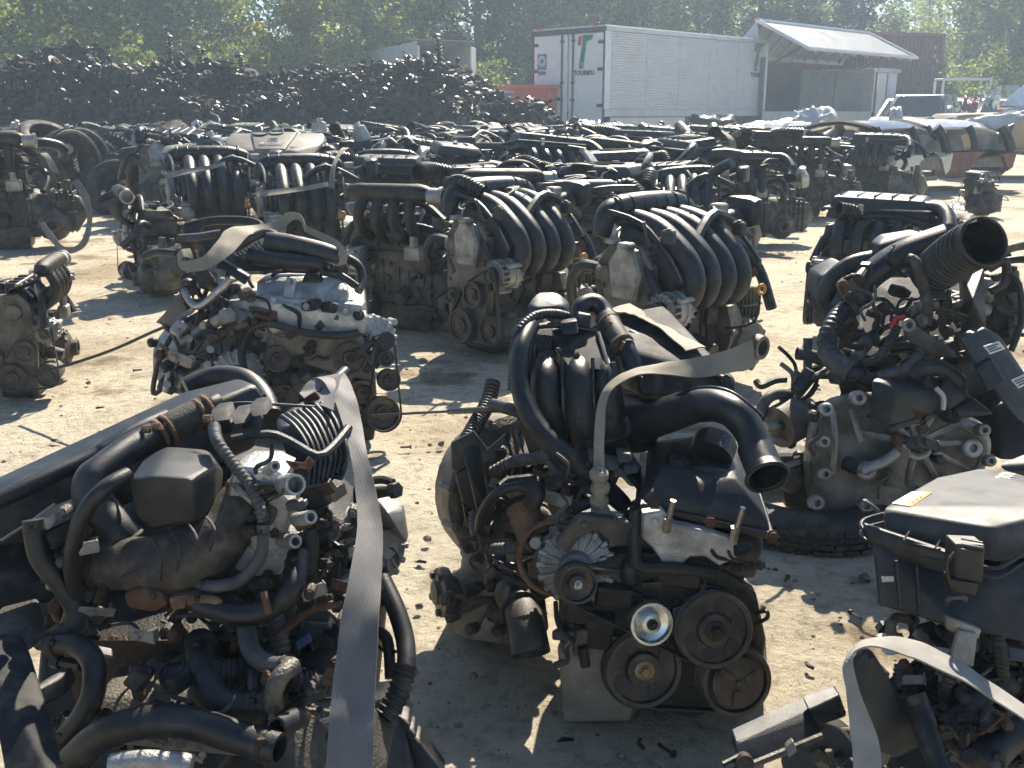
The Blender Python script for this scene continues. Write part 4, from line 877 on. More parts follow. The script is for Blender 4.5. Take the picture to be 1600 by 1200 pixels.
def gearbox_shape(r, m, bell=0.17, L=0.30):
    """transaxle on the -x end: bell housing, ribbed case, differential bulge"""
    m.lathe((-.19, 0, .22), (-1, 0, 0), [(0, 0), (bell, 0), (bell, .018), (bell * .93, .03), (bell * .86, .10), (bell * .70, .13), (0, .13)], 26)
    for i in range(11):
        t = 2 * math.pi * i / 11; d = V((0, math.cos(t), math.sin(t))); p = V((-.19, 0, .22)) + d * bell; m.cyl(p + V((.005, 0, 0)), p - V((.03, 0, 0)), .012, n=8); m.bolt(p - V((.03, 0, 0)), (-1, 0, 0), .008, .008)
        m.tube([p - V((.02, 0, 0)) - d * .006, V((-.32, 0, .22)) + d * bell * .62], .006, 5, 1)
    m.hull([(-.30, -.11, .08), (-.30, .10, .07), (-.30, -.10, .35), (-.30, .08, .36), (-.30 - L * .72, -.09, .11), (-.30 - L * .72, .08, .10), (-.30 - L * .8, -.07, .31), (-.30 - L * .8, .06, .32), (-.30 - L, 0, .2)], .018, 2)
    for i in range(6): x = -.32 - L * .7 * i / 6; m.box((x, 0, .22), (.007, .205 - .02 * i / 6, .285 - .03 * i / 6), .003)
    m.box((-.40, 0, .22), (L * .6, .222, .012), .003); m.box((-.40, 0, .29), (L * .55, .216, .008), .003)
    m.lathe((-.33, .13, .15), (0, 1, 0), [(0, -.26), (.05, -.26), (.075, -.22), (.10, -.12), (.105, 0), (.09, .03), (.05, .05), (.045, .08), (.03, .08), (.03, .02), (0, .02)], 20)
    for i in range(7): t = 2 * math.pi * i / 7; m.bolt((-.33 + math.cos(t) * .095, .13 + .018, .15 + math.sin(t) * .095), (0, 1, 0), .008, .01)
    m.cyl((-.42, .02, .33), (-.42, .02, .42), .03, .022); m.cyl((-.36, -.05, .34), (-.36, -.05, .40), .016)
    return m

def make_engine(style, seed, name='car_engine', tilt=0.0):
    r = random.Random(seed); q = thing(name, '', 'engine'); J = lambda s: r.uniform(-s, s)
    blk = r.choice(['oily', 'oily', 'oily', 'alu_dirty']); head = r.choice(['alu', 'alu_dirty', 'alu_dirty']); pan = r.choice(['oily', 'steel_dark', 'alu_dirty'])
    def B(name, m, mt, par=None): return m.build(name, mt, par or q)
    m = MB(); m.hull([(-.17, -.09, .0), (.15, -.09, .0), (-.17, .09, 0), (.15, .09, 0), (-.19, -.12, .13), (.19, -.12, .13), (-.19, .12, .13), (.19, .12, .13)], .012, 2); m.box((0, 0, .132), (.40, .26, .012), .003)
    for i in range(6): m.bolt((-.17 + .065 * i, .125, .138), (0, 0, 1)); m.bolt((-.17 + .065 * i, -.125, .138), (0, 0, 1))
    m.bolt((.02, .09, .04), (0, 1, 0), .011, .01); B('oil_pan', m, pan)
    m = MB(); m.box((0, 0, .265), (.38, .21, .27), .012); cast_ribs(m, (0, .105, .26), (1, 0, 0), (0, 0, 1), (0, 1, 0), .34, .22, r, 5); cast_ribs(m, (0, -.105, .26), (1, 0, 0), (0, 0, 1), (0, -1, 0), .34, .22, r, 5)
    m.cyl((-.05, .10, .2), (-.05, .19, .17), .036, .034, 16); B('block', m, blk)
    m = MB(); m.box((0, 0, .455), (.40, .24, .11), .014); cast_ribs(m, (0, .12, .455), (1, 0, 0), (0, 0, 1), (0, 1, 0), .36, .08, r, 4); cast_ribs(m, (0, -.12, .455), (1, 0, 0), (0, 0, 1), (0, -1, 0), .36, .08, r, 4)
    for i in range(4): m.lathe((-.135 + .09 * i, -.12, .45), (0, -1, 0), [(0, .002), (.024, .002), (.026, .016), (.034, .016), (.034, 0)], 12)
    B('cylinder_head', m, head)
    m = MB(); m.hull([(-.20, -.11, .51), (.20, -.11, .51), (-.20, .11, .51), (.20, .11, .51), (-.19, -.09, .565), (.18, -.09, .565), (-.19, .09, .575), (.18, .09, .575)], .014, 2); m.box((0, 0, .512), (.42, .245, .012), .003)
    for i in range(5): m.bolt((-.18 + .09 * i, .112, .518), (0, 0, 1)); m.bolt((-.18 + .09 * i, -.112, .518), (0, 0, 1))
    m.cyl((.10, -.04, .57), (.10, -.04, .605), .028, .026); B('valve_cover', m, r.choice(['plastic', 'alu_dirty', 'plastic_worn', 'alu']))
    # ignition coils
    if style in ('bare', 'hose', 'runner'):
        for i in range(4): m = MB(); x = -.135 + .09 * i; m.box((x, .02, .595), (.032, .06, .022), .004); m.cyl((x, .005, .57), (x, .005, .6), .016); B('ignition_coil', m, 'plastic')
    # timing cover and accessories on the +x end
    m = MB(); m.prism([(-.11, .05), (.11, .05), (.13, .3), (.12, .50), (.07, .56), (-.07, .56), (-.12, .50), (-.13, .3)], (.192, 0, 0), (0, 1, 0), (0, 0, 1), .034, .006)
    for i in range(12): t = i * math.pi / 6; m.bolt((.226, .105 * math.cos(t), .31 + .2 * math.sin(t)), (1, 0, 0), .007, .007)
    m.cyl((.22, .04, .47), (.25, .04, .47), .045, .04, 18); m.box((.235, -.07, .46), (.05, .07, .05), .008); B('timing_cover', m, r.choice(['alu', 'alu_dirty', 'alu_dust']))
    ax = V((1, 0, 0)); cr = V((.245, 0, .13)); wp = V((.245, .075, .27)); al = V((.245, .185, .36)); ac = V((.245, .17, .13)); idl = V((.245, -.06, .25))
    for nm, c, rr in (('crank_pulley', cr, .072), ('water_pump_pulley', wp, .056), ('idler_pulley', idl, .034)): o = B(nm, pulley_shape(MB(), c, ax, rr), 'pulley')
    B('belt', belt_shape([(cr, .072), (al, .03), (ac, .058), (wp, .056)], ax, V((.248, 0, .2))), 'rubber')
    a = B('alternator', alternator_shape(MB(), al, ax, .064, .12), 'alu'); B('alternator_pulley', pulley_shape(MB(), al + V((.012, 0, 0)), ax, .03, .018), 'pulley', a)
    m = MB(); m.cyl(ac - V((.16, 0, 0)), ac - V((.02, 0, 0)), .052, .056, 20); m.box(ac - V((.10, 0, -.05)), (.05, .05, .03), .006); c = B('ac_compressor', m, 'alu_dirty'); B('compressor_pulley', pulley_shape(MB(), ac - V((.015, 0, 0)), ax, .06, .03, 5), 'pulley', c)
    B('transmission', gearbox_shape(r, MB(), .165 + J(.012), .27 + J(.05)), r.choice(['alu_dirty', 'alu_dirty', 'alu_dust']))
    m = MB(); m.cyl((-.02, -.16, .21), (-.16, -.16, .21), .042, n=16); m.cyl((-.03, -.16, .27), (-.13, -.16, .27), .024, n=12); B('starter_motor', m, 'steel_dark')
    # exhaust side
    m = MB()
    for i in range(4): x = -.135 + .09 * i; m.tube([V((x, -.13, .45)), V((x * .8, -.20, .44)), V((x * .35, -.24, .34)), V((0, -.235, .25))], .02, 8, 4)
    m.cyl((0, -.235, .27), (0, -.235, .16), .035, .045); B('exhaust_manifold', m, 'rust')
    # looms and hoses
    for k in range(3):
        y = .13 * (1 if k != 1 else -1); z = .50 + .04 * k
        pts = [V((-.30 + J(.05), y + J(.03), z + J(.04))), V((-.12, y + J(.04), z + .05 + J(.03))), V((.06, y * .8 + J(.05), z + J(.05))), V((.2, y + J(.05), z - .06)), V((.24 + J(.03), y + .05, z - .2))]
        B('wiring_loom', MB().tube(pts, .011 + .004 * k, 7, 4, corr=(.012, .12) if k != 2 else None), 'rubber' if k != 1 else 'hose_grey')
    B('coolant_hose', MB().tube([V((-.22, .06, .47)), V((-.29, .12, .50)), V((-.33, .17, .44)), V((-.31, .22 + J(.04), .34 + J(.05)))], .021, 10, 5, hollow=(0, .004)), 'rubber')
    B('coolant_hose', MB().tube([V((.2, -.1, .46)), V((.26, -.16, .48)), V((.25, -.24 + J(.05), .42)), V((.18, -.28, .36 + J(.06)))], .019, 10, 5, hollow=(0, .004)), 'rubber')
    B('fuel_pipe', MB().tube([V((-.2, -.06, .58)), V((-.1, -.12, .61 + J(.03))), V((.1, -.13, .60)), V((.21, -.05, .56))], .006, 6, 4), 'steel')
    m = MB(); m.box((-.14, .20, .40), (.09, .05, .07), .008); m.cyl((-.14, .2, .43), (-.14, .2, .49), .02); B('thermostat_housing', m, 'alu')
    top = 'plastic'
    if style == 'runner':
        for i in range(4):
            x = -.14 + .086 * i
            B('intake_runner', MB().tube([(V((x - .012, -.11, .625)), .030), (V((x - .006, -.06, .640)), .033), (V((x, .05, .620)), .035), (V((x + .006, .14, .572)), .036), (V((x + .010, .21, .510)), .036), (V((x + .012, .238, .440)), .034), (V((x + .013, .205, .375)), .031), (V((x + .013, .13, .36)), .028)], n=14, sub=6), 'plastic_worn')
        m = MB(); m.tube([(V((-.25, -.105, .60)), .03), (V((-.22, -.105, .655)), .042), (V((-.1, -.105, .675)), .048), (V((.12, -.105, .675)), .048), (V((.20, -.105, .655)), .042), (V((.23, -.105, .58)), .03)], n=14, sub=6); pl = B('plenum', m, top)
        for i in range(7): x = -.19 + .06 * i; B('plenum_rib', MB().ring((x, -.105, .672), (1, 0, 0), .049, .004, 16, 6), top, pl)
        m = MB(); m.tube([V((-.23, .02, .66)), V((-.21, .16, .585)), V((-.20, .26, .49))], .009, 6, 3); B('manifold_brace', m, top); B('manifold_brace', MB().tube([V((.22, -.08, .67)), V((.215, .06, .64)), V((.22, .17, .56)), V((.225, .25, .46))], .009, 6, 3), top)
        m = MB(); m.hull([(-.2, -.08, .5), (.2, -.08, .5), (-.18, .16, .38), (.18, .16, .38), (-.19, -.06, .628), (.18, -.06, .628), (-.18, .13, .56), (.18, .13, .56), (-.18, .205, .47), (.18, .205, .47)], .01, 1); B('manifold_base', m, 'plastic')
        for x in (-.19, .20): m = MB(); m.box((x, .17, .60), (.03, .05, .05), .006); m.bolt((x, .17, .625), (0, 0, 1), .009); B('mount_lug', m, 'plastic_worn')
        m = MB(); m.lathe((-.24, .02, .60), (-1, 0, -.1), [(.0, 0), (.045, 0), (.045, .07), (.05, .075), (.05, .09), (.036, .09), (.034, .02), (0, .02)], 18); m.box((-.27, .02, .655), (.06, .05, .04), .006); B('throttle_body', m, 'alu')
        m = MB(); m.hull([(-.36, -.02, .58), (-.44, .04, .58), (-.36, .10, .58), (-.40, .14, .60), (-.36, -.02, .70), (-.45, .04, .70), (-.36, .11, .69), (-.41, .12, .69)], .02, 2); m.tube([V((-.30, .02, .6)), V((-.36, .04, .62))], .04, 12, 1); B('resonator', m, 'plastic_worn')
        B('dipstick_tube', MB().tube([V((-.17, .15, .24)), V((-.175, .27, .28)), V((-.175, .285, .385))], .005, 6, 3), 'steel_dark'); B('dipstick_ring', MB().ring((-.175, .29, .40), (0.2, 1, 0), .016, .006, 18, 8), 'yellow')
        m = MB(); m.prism([(-.05, -.09), (.06, -.09), (.08, .0), (.05, .08), (-.02, .1), (-.07, .03)], (.228, .02, .47), (0, 1, 0), (0, 0, 1), .03, .01); m.box((.25, .03, .565), (.05, .05, .02), .006); m.box((.25, -.03, .575), (.05, .04, .02), .006); B('engine_mount', m, 'alu')
    elif style in ('cover', 'flat'):
        mt = 'cover_dust_and_glint' if style == 'cover' else r.choice(['cover_dust_and_glint', 'plastic_worn', 'plastic_grey']); z = .66
        if style == 'cover':
            m = MB(); m.hull([(-.30, -.16, z - .04), (-.24, .19, z - .06), (.24, .19, z - .06), (.30, -.16, z - .04), (-.27, -.17, z + .02), (-.12, .17, z), (.12, .17, z), (.28, -.17, z + .02), (-.29, .02, z + .01), (.29, .02, z + .01)], .02, 3); cv = B('engine_cover', m, mt)
            m = MB(); m.hull([(-.13, -.14, z + .012), (.16, -.14, z + .012), (-.10, .205, z - .055), (.10, .205, z - .055), (-.12, -.13, z + .036), (.15, -.13, z + .036), (-.085, .17, z + .014), (.085, .17, z + .014)], .012, 2); B('cover_ridge', m, mt, cv)
            for x, y in ((.09, -.09), (-.0, -.11)): B('cover_hole_shade', MB().lathe((x, y, z + .030), (0, 0, 1), [(0, .002), (.036, .002), (.040, .009), (.045, .009), (.045, 0)], 22), 'ink_and_hole_black', cv)  # shallow near-black cups, the darkness of the holes put into the colour
            B('emblem', MB().ring((0, .045, z + .030), (0, .12, 1), .028, .004, 24, 6).tube([V((-.024, .035, z + .034)), V((-.008, .045, z + .036)), V((0, .055, z + .036)), V((.008, .045, z + .036)), V((.024, .035, z + .034))], .003, 5, 3), 'steel', cv)
            B('cover_lettering', MB().text('SKYACTIV', (0, .105, z + .0275), (-1, 0, 0), (0, -1, .16), .03, .002, bold=.0006), 'chalk', cv)
        else:
            a = J(.03); m = MB(); m.hull([(-.26, -.17, z - .05), (-.27, .15, z - .06), (.25, .18, z - .06), (.27, -.15, z - .05), (-.22, -.14, z + .01 + a), (-.22, .11, z + .005), (.20, .14, z + .015 - a), (.22, -.12, z + .02)], .018, 3); cv = B('engine_cover', m, mt)
            m = MB(); m.box((0, 0, z + .012), (.26, .03, .026), .006, (0, 0, J(15))); m.box((.03, .07, z + .006), (.2, .02, .022), .005, (0, 0, J(10))); B('cover_rib', m, mt, cv)
            m = MB(); m.cyl((-.17, -.09, z - .02), (-.17, -.09, z + .045), .03, .028, 16); B('oil_cap', m, 'plastic')
        m = MB(); m.tube([V((-.26, .0, .6)), V((-.33, .05, .62)), V((-.36, .14, .56))], .04, 14, 5, corr=(.02, .12), hollow=(0, .006)); B('intake_hose', m, 'rubber')
    elif style in ('airbox', 'hose'):
        z = .60; m = MB(); m.hull([(-.25, -.14, z), (.20, -.15, z), (-.26, .13, z), (.22, .14, z), (-.22, -.12, z + .11), (.17, -.13, z + .12), (-.23, .10, z + .10), (.19, .12, z + .11)], .016, 3); bx = B('air_box', m, r.choice(['plastic', 'plastic_worn']))
        m = MB(); m.box((-.02, 0, z + .05), (.50, .31, .014), .004); B('box_flange', m, 'plastic', bx)
        for i in range(5): B('box_rib', MB().box((-.16 + .08 * i, .0, z + .112), (.008, .20, .012), .003), 'plastic', bx)
        for s in (-1, 1): B('clip', MB().box((.05 * s, .15 * s, z + .05), (.03, .014, .05), .004), 'steel', bx)
        if style == 'hose':
            B('intake_hose', MB().tube([(V((.18, 0, z + .07)), .045), (V((.26, .02, z + .09)), .048), (V((.34, .08, z + .10)), .05), (V((.38, .17, z + .09)), .056)], n=16, sub=6, corr=(.022, .12), hollow=(0, .006)), 'rubber')
        else:
            B('snorkel', MB().tube([(V((-.2, .05, z + .06)), .035), (V((-.31, .10, z + .06)), .036), (V((-.36, .2, z - .01)), .038), (V((-.34, .26, z - .08)), .05)], n=14, sub=6, hollow=(0, .005)), 'plastic')
            for i in range(4): B('intake_runner', MB().tube([(V((-.14 + .09 * i, .10, z - .0)), .03), (V((-.14 + .09 * i, .20, z - .04)), .032), (V((-.14 + .09 * i, .235, z - .14)), .033), (V((-.14 + .09 * i, .17, z - .2)), .03)], n=10, sub=4), 'plastic')
    else:   # bare
        m = MB(); m.tube([V((-.19, .06, .6)), V((.19, .06, .6))], .010, 8, 1)
        for i in range(4): m.cyl((-.135 + .09 * i, .06, .6), (-.135 + .09 * i, .12, .53), .009)
        B('fuel_rail', m, 'steel')
        for i in range(4): B('intake_runner', MB().tube([(V((-.14 + .09 * i, .12, .46)), .026), (V((-.14 + .09 * i, .2, .5)), .027), (V((-.14 + .09 * i, .235, .58)), .027), (V((-.13 + .08 * i, .2, .66)), .028)], n=10, sub=4), 'steel_dark')
        B('plenum', MB().tube([(V((-.22, .19, .67)), .03), (V((-.17, .19, .68)), .045), (V((.15, .19, .68)), .045), (V((.19, .19, .67)), .03)], n=14, sub=4), 'steel_dark')
        m = MB(); m.lathe((-.22, .19, .67), (-1, 0, 0), [(0, 0), (.04, 0), (.04, .06), (.046, .06), (.046, .075), (.034, .075), (.033, .02), (0, .02)], 18); B('throttle_body', m, 'alu')
    # wires, plugs, bolts and brackets that fill the gaps
    for i in range(12):
        s = r.choice((-1, 1)); x = r.uniform(-.28, .2); y = s * r.uniform(.10, .19); z = r.uniform(.18, .6); t = i % 4
        if t == 0: a = r.uniform(-1, 1); B('wire', MB().tube([V((x, y, z)), V((x + .06, y + s * .02, z + J(.06))), V((x + .12, y + J(.03), z + J(.08))), V((x + .17, y + J(.05), z + J(.1)))], r.uniform(.003, .007), 6, 4), r.choice(['rubber', 'rubber', 'hose_grey']))
        elif t == 1: m = MB(); m.box((x, y, z), (.035, .025, .03), .004, (J(40), J(40), J(60))); m.cyl((x, y, z), (x + J(.03), y + s * .03, z + J(.02)), .009, n=8); B('connector', m, r.choice(['plastic', 'plastic', 'plastic_grey']))
        elif t == 2: m = MB(); m.box((x, y, z), (.07, .005, .03), .001, (J(30), J(20), J(40))); m.bolt((x, y + s * .003, z), (0, s, 0), .008, .007); B('bracket', m, r.choice(['steel_dark', 'alu_dirty', 'rust']))
        else: m = MB(); m.cyl((x, s * .10, z), (x, y + s * .015, z), .013, .011, 10); m.bolt((x, y + s * .015, z), (0, s, 0), .010, .009); B('sensor', m, r.choice(['alu', 'steel_dark']))
    index_kids(q); return q
def extra_meshes():
    r = random.Random(9); E = []; A = lambda n, m, mt: E.append((n, m.mesh(n, mt)))
    A('coolant_hose', MB().tube([V((-.16, 0, 0)), V((-.08, .03, .06)), V((.05, .02, .06)), V((.13, -.05, .0)), V((.15, -.10, -.08))], .02, 10, 5, hollow=.004), 'rubber'); A('intake_hose', MB().tube([V((-.12, 0, 0)), V((-.04, .02, .04)), V((.05, .05, .05)), V((.13, .12, .02))], .038, 14, 5, corr=(.02, .13), hollow=.005), 'rubber')
    m = MB(); m.hull([(-.07, -.05, 0), (.07, -.05, 0), (-.07, .05, 0), (.07, .05, 0), (-.05, -.04, .09), (.055, -.04, .08), (-.05, .04, .09), (.05, .03, .08)], .014, 3); A('resonator', m, 'plastic_worn')
    m = MB(); m.hull([(-.1, -.06, 0), (.1, -.06, 0), (-.1, .06, 0), (.1, .06, 0), (-.09, -.05, .035), (.09, -.05, .035), (-.09, .05, .03), (.09, .05, .03)], .006, 2); m.box((.0, .06, .018), (.12, .03, .025), .004); A('control_unit', m, 'alu')
    m = MB(); [m.tube([V((-.18, J_, 0)), V((-.06, J_ * .4, .05)), V((.08, -J_ * .6, .04)), V((.2, J_ * 1.2, -.03))], .005, 6, 4) for J_ in (-.03, .0, .03)]; m.tube([V((-.05, .0, .05)), V((.08, 0, .045))], .016, 8, 1); A('wiring_loom', m, 'rubber')
    m = MB(); m.prism([(-.09, -.03), (.05, -.03), (.09, .02), (.05, .05), (-.02, .03), (-.09, .04)], (0, 0, 0), (1, 0, 0), (0, 1, .3), .006, .001); m.bolt((-.06, 0, .006), (0, 0, 1), .01, .008); m.bolt((.05, .01, .01), (0, 0, 1), .01, .008); A('bracket', m, 'steel_dark')
    m = MB(); m.hull([(-.06, -.04, 0), (.06, -.04, 0), (-.06, .04, 0), (.06, .04, 0), (-.06, -.04, .10), (.05, -.03, .12), (-.06, .04, .10), (.05, .03, .12)], .018, 3); m.cyl((.0, 0, .11), (0, 0, .145), .025, n=14); A('reservoir', m, 'white_plastic')
    m = MB(); vs = []; fs = []
    for i in range(9):
        for j in range(6): x = -.14 + .035 * i; y = -.07 + .028 * j; vs.append((x, y, .05 - 1.8 * y * y + .012 * noise.noise(V((x * 20, y * 20, 2)))))
    for i in range(8):
        for j in range(5): a = i * 6 + j; fs.append((a, a + 1, a + 7, a + 6))
    n0 = len(vs); vs += [(x, y, z - .003) for x, y, z in vs]; fs += [tuple(n0 + k for k in reversed(f)) for f in fs]; m.add(vs, fs); A('heat_shield', m, 'alu_dirty')
    A('air_duct', MB().tube([(V((-.14, 0, .02)), .036), (V((-.03, .01, .05)), .038), (V((.08, .05, .05)), .038), (V((.14, .13, .01)), .042), (V((.15, .16, -.01)), .055)], n=16, sub=6, hollow=(0, .004)), 'plastic'); A('metal_pipe', MB().tube([V((-.15, .0, 0)), V((-.05, .01, .05)), V((.06, -.02, .05)), V((.10, -.06, 0)), V((.10, -.12, -.04))], .011, 9, 5), 'alu_dirty')
    m = MB(); m.ribbon([(V((-.2, -.1, .0)), V((0, 1, .1))), (V((-.1, -.06, .05)), V((.1, 1, 0))), (V((.02, 0, .055)), V((.2, 1, 0))), (V((.14, .07, .02)), V((0, 1, .2))), (V((.18, .12, -.08)), V((.2, 1, 0)))], .045); A('lifting_strap', m, 'strap_tan')
    m = MB(); m.lathe((0, 0, 0), (0, 0, 1), [(.03, 0), (.055, 0), (.055, .02), (.04, .022), (.04, .06), (.048, .062), (.048, .075), (.036, .075), (.034, .02), (.03, 0)], 18); m.box((.06, 0, .04), (.05, .06, .05), .006); A('throttle_body', m, 'alu'); A('belt_loop', MB().tube([V((-.12, 0, 0)), V((-.05, .05, .08)), V((.06, .04, .10)), V((.12, -.02, .02)), V((.05, -.05, -.03)), V((-.06, -.04, -.02)), V((-.12, 0, 0))], .008, 6, 6), 'rubber')
    return E
# ------------------------------------------------------------------ the field of engines
STY = ['runner', 'cover', 'flat', 'airbox', 'hose', 'bare', 'flat', 'airbox', 'bare']
LOOK = ['engine with four black intake runners', 'engine under a dusty cover with two round holes', 'engine under a flat faceted cover', 'engine with a black ribbed air box', 'engine with air box and corrugated hose',
        'bare metal engine with cast plenum', 'engine under a smooth angular cover', 'engine with air box and curved snorkel', 'dirty bare engine with exposed coils']
PROTO = [make_engine(s, 100 + i * 7) for i, s in enumerate(STY)]
_used = set(); NEARF = []
FARSKIP = {'oil_pan', 'crank_pulley', 'idler_pulley', 'belt', 'ac_compressor', 'starter_motor', 'exhaust_manifold', 'fuel_pipe', 'plenum_rib', 'dipstick_tube', 'dipstick_ring', 'mount_lug', 'compressor_pulley', 'thermostat_housing', 'clip', 'wire', 'connector', 'bracket', 'sensor', 'coolant_hose', 'oil_cap'}
EXTRA = extra_meshes(); _xr = random.Random(55)
def dress(o, n, top=True):
    for i in range(n):
        nm, me = EXTRA[_xr.choice([0, 0, 1, 2, 3, 4, 4, 5, 5, 6, 7, 8, 9, 9, 10, 11, 12, 12])]; c = bpy.data.objects.new(nm, me); COL.objects.link(c); c.parent = o
        if i % 3 < 2 or top == 2: c.location = (_xr.uniform(-.34, .2), _xr.uniform(-.18, .2), _xr.uniform(.54, .68))
        else: c.location = (_xr.uniform(-.3, .2), _xr.choice((-1, 1)) * _xr.uniform(.16, .26), _xr.uniform(.2, .5))
        c.rotation_euler = (_xr.gauss(0, .35), _xr.gauss(0, .35), _xr.uniform(0, 6.28)); k = _xr.uniform(.7, 1.15); c.scale = (k, k, k)
def put_engine(k, loc, rz, label, group=None, s=1.0, tilt=(0, 0), far=False, extras=None):
    if k in _used or far: o = copy_tree(PROTO[k], None, FARSKIP if far else ())
    else: o = PROTO[k]; _used.add(k)
    o.location = loc; o.rotation_euler = (math.radians(tilt[0]), math.radians(tilt[1]), math.radians(rz)); o.scale = (s,) * 3
    dress(o, (5 if not far else 4) if extras is None else extras, 2 if far else 1)
    tag(o, label, 'engine', group); return o
ORD = 'first second third fourth fifth sixth seventh eighth ninth tenth eleventh twelfth thirteenth fourteenth fifteenth sixteenth seventeenth eighteenth nineteenth twentieth'.split()
def build_field():
    g = lambda u, v: G(u, v)
    def at(u, Y, z=0): p = P(u, HORIZON, Y); return (p.x, Y, z)
    # engines one can pick out in the middle of the picture
    NEARF.append(put_engine(0, at(790, 4.5), 224, 'engine with black ribbed intake runners, cast timing cover and alternator at its left', None, 1.06, (0, 0), False, 2))
    NEARF.append(put_engine(0, at(1050, 3.72), 222, 'big black runner engine with yellow dipstick ring and pale timing cover', None, 1.05, (0, 0), False, 2))
    put_engine(0, at(320, 7.0), 203, 'runner engine behind the upright oil filter, left of its twin', None, 1.14, (0, 0), False, 1); put_engine(0, at(465, 6.4), 200, 'runner engine right of its twin, behind the silver engine', None, 1.1, (0, 0), False, 1)
    for o, sd in ((NEARF[0], 1), (NEARF[1], 2)):
        rr = random.Random(sd)
        for i in (1, 2):
            x = -.14 + .086 * i; m = MB(); ys = [.0 + .013 * j for j in range(11)]
            for j in range(0, 10, 2):
                z = lambda y: .622 + .035 - max(0, y - .05) * .52 - abs(y - .05) * .06
                pts = [V((x + rr.uniform(-.014, .014), y, z(y) + .003)) for y in (ys[j], ys[j] + .004, ys[j] + .009, ys[j] + .013)]; m.tube(pts, .0022, 4, 1)
            c = m.build('chalk_mark', 'chalk', o)
    put_engine(1, at(432, 7.9), 184, 'engine under a large dusty cover with lettering and winged emblem', None, 1.28, (-13, 0), False, 0)
    put_engine(1, at(305, 9.3), 170, 'engine under a dusty two-hole cover left of the lettered one', None, 1.12); put_engine(1, at(350, 10.3), 172, 'engine under a dusty cover behind the lettered one', None, 1.1)
    put_engine(5, at(224, 5.95), 118, 'dirty engine and gearbox standing left of the silver engine', None, .88); put_engine(8, at(628, 4.95), 160, 'dark engine with cast exhaust ports between the runner engines', None, 1.0)
    put_engine(5, at(-22, 8.0), 196, 'tall dirty diesel engine at the left edge before the tyres', None, 1.25); put_engine(8, at(-14, 3.75), 282, 'small engine with sump cut by the left edge', None, .72)
    put_engine(7, at(1385, 4.7), 150, 'engine with grey box behind the right engine with the big hose', None, .95)
    put_engine(4, at(600, 7.3), 175, 'engine with a black box behind the dark engine', None, 1.05)
    # rows behind
    r = random.Random(12); Y = 5.6; row = 0
    taken = [(o.location.x, o.location.y) for o in COL.objects if o.parent is None and o.get('category') == 'engine' and o.location.y > 1]
    while Y < 19.5:
        ul = 560 if Y < 7 else (290 if Y < 9 else (240 if Y < 13.4 else -20)); ur = 960 if Y < 6.4 else (1180 if Y < 9.4 else 1260 if Y < 13 else (1180 if Y < 17 else 1000))
        if Y < 6.2: ul = 700
        x0 = P(ul, HORIZON, Y).x; x1 = P(ur, HORIZON, Y).x; n = 0; x = x0 + r.uniform(0, .3); items = []
        while x < x1:
            xx = x + r.uniform(-.05, .05); yy = Y + r.uniform(-.14, .14); x += r.uniform(.60, .74) + (.0 if Y < 12 else .05)
            if any(abs(xx - a) < .56 and abs(yy - b) < .46 for a, b in taken) or heap_z(xx, yy) > .1: continue
            items.append((xx, yy))
        for n, (xx, yy) in enumerate(items):
            k = r.choice([0, 1, 2, 2, 3, 4, 4, 5, 6, 6, 7, 7, 8]) if Y < 10 else r.choice([1, 2, 2, 3, 4, 5, 6, 6, 7, 7])
            rz = r.choice([175, 185, 190, 170, 95, 265, 10, 200, 150]) + r.uniform(-14, 14)
            put_engine(k, (xx, yy, 0), rz, '%s, %s from left, %s row' % (LOOK[k], ORD[min(n, 19)], ORD[row]), 'engines in rows', r.uniform(.95, 1.16) if Y < 8 else r.uniform(1.02, 1.28), (r.gauss(0, 3.5 if Y < 9 else 8), r.gauss(0, 3.5 if Y < 9 else 8)), far=Y > 10.2)
        Y += .60 + .014 * Y; row += 1
    # engines in front of the cut shells on the right
    put_engine(8, at(1262, 10.6), 165, 'tall dark engine standing left of the sawn-off cars', None, 1.12); put_engine(3, at(1372, 11.6), 150, 'dark engine with loose hoses before the first sawn-off car', None, 1.15)
    put_engine(7, at(1160, 8.3), 178, 'engine with long grey box at the right end of the field', None, 1.05); put_engine(5, at(1548, 10.6), 100, 'low black engine lying beside the white rag', None, .62)
    put_engine(2, at(1310, 12.2), 140, 'engine between the two standing before the sawn-off cars', None, 1.05); put_engine(6, at(1230, 12.6), 190, 'covered engine behind the tall dark one at the right', None, 1.05)
    for i in range(len(PROTO)):
        if i not in _used: PROTO[i].location = at(900 + 10 * i, 20.5); tag(PROTO[i], LOOK[i] + ' alone behind the last row', 'engine')
build_field()
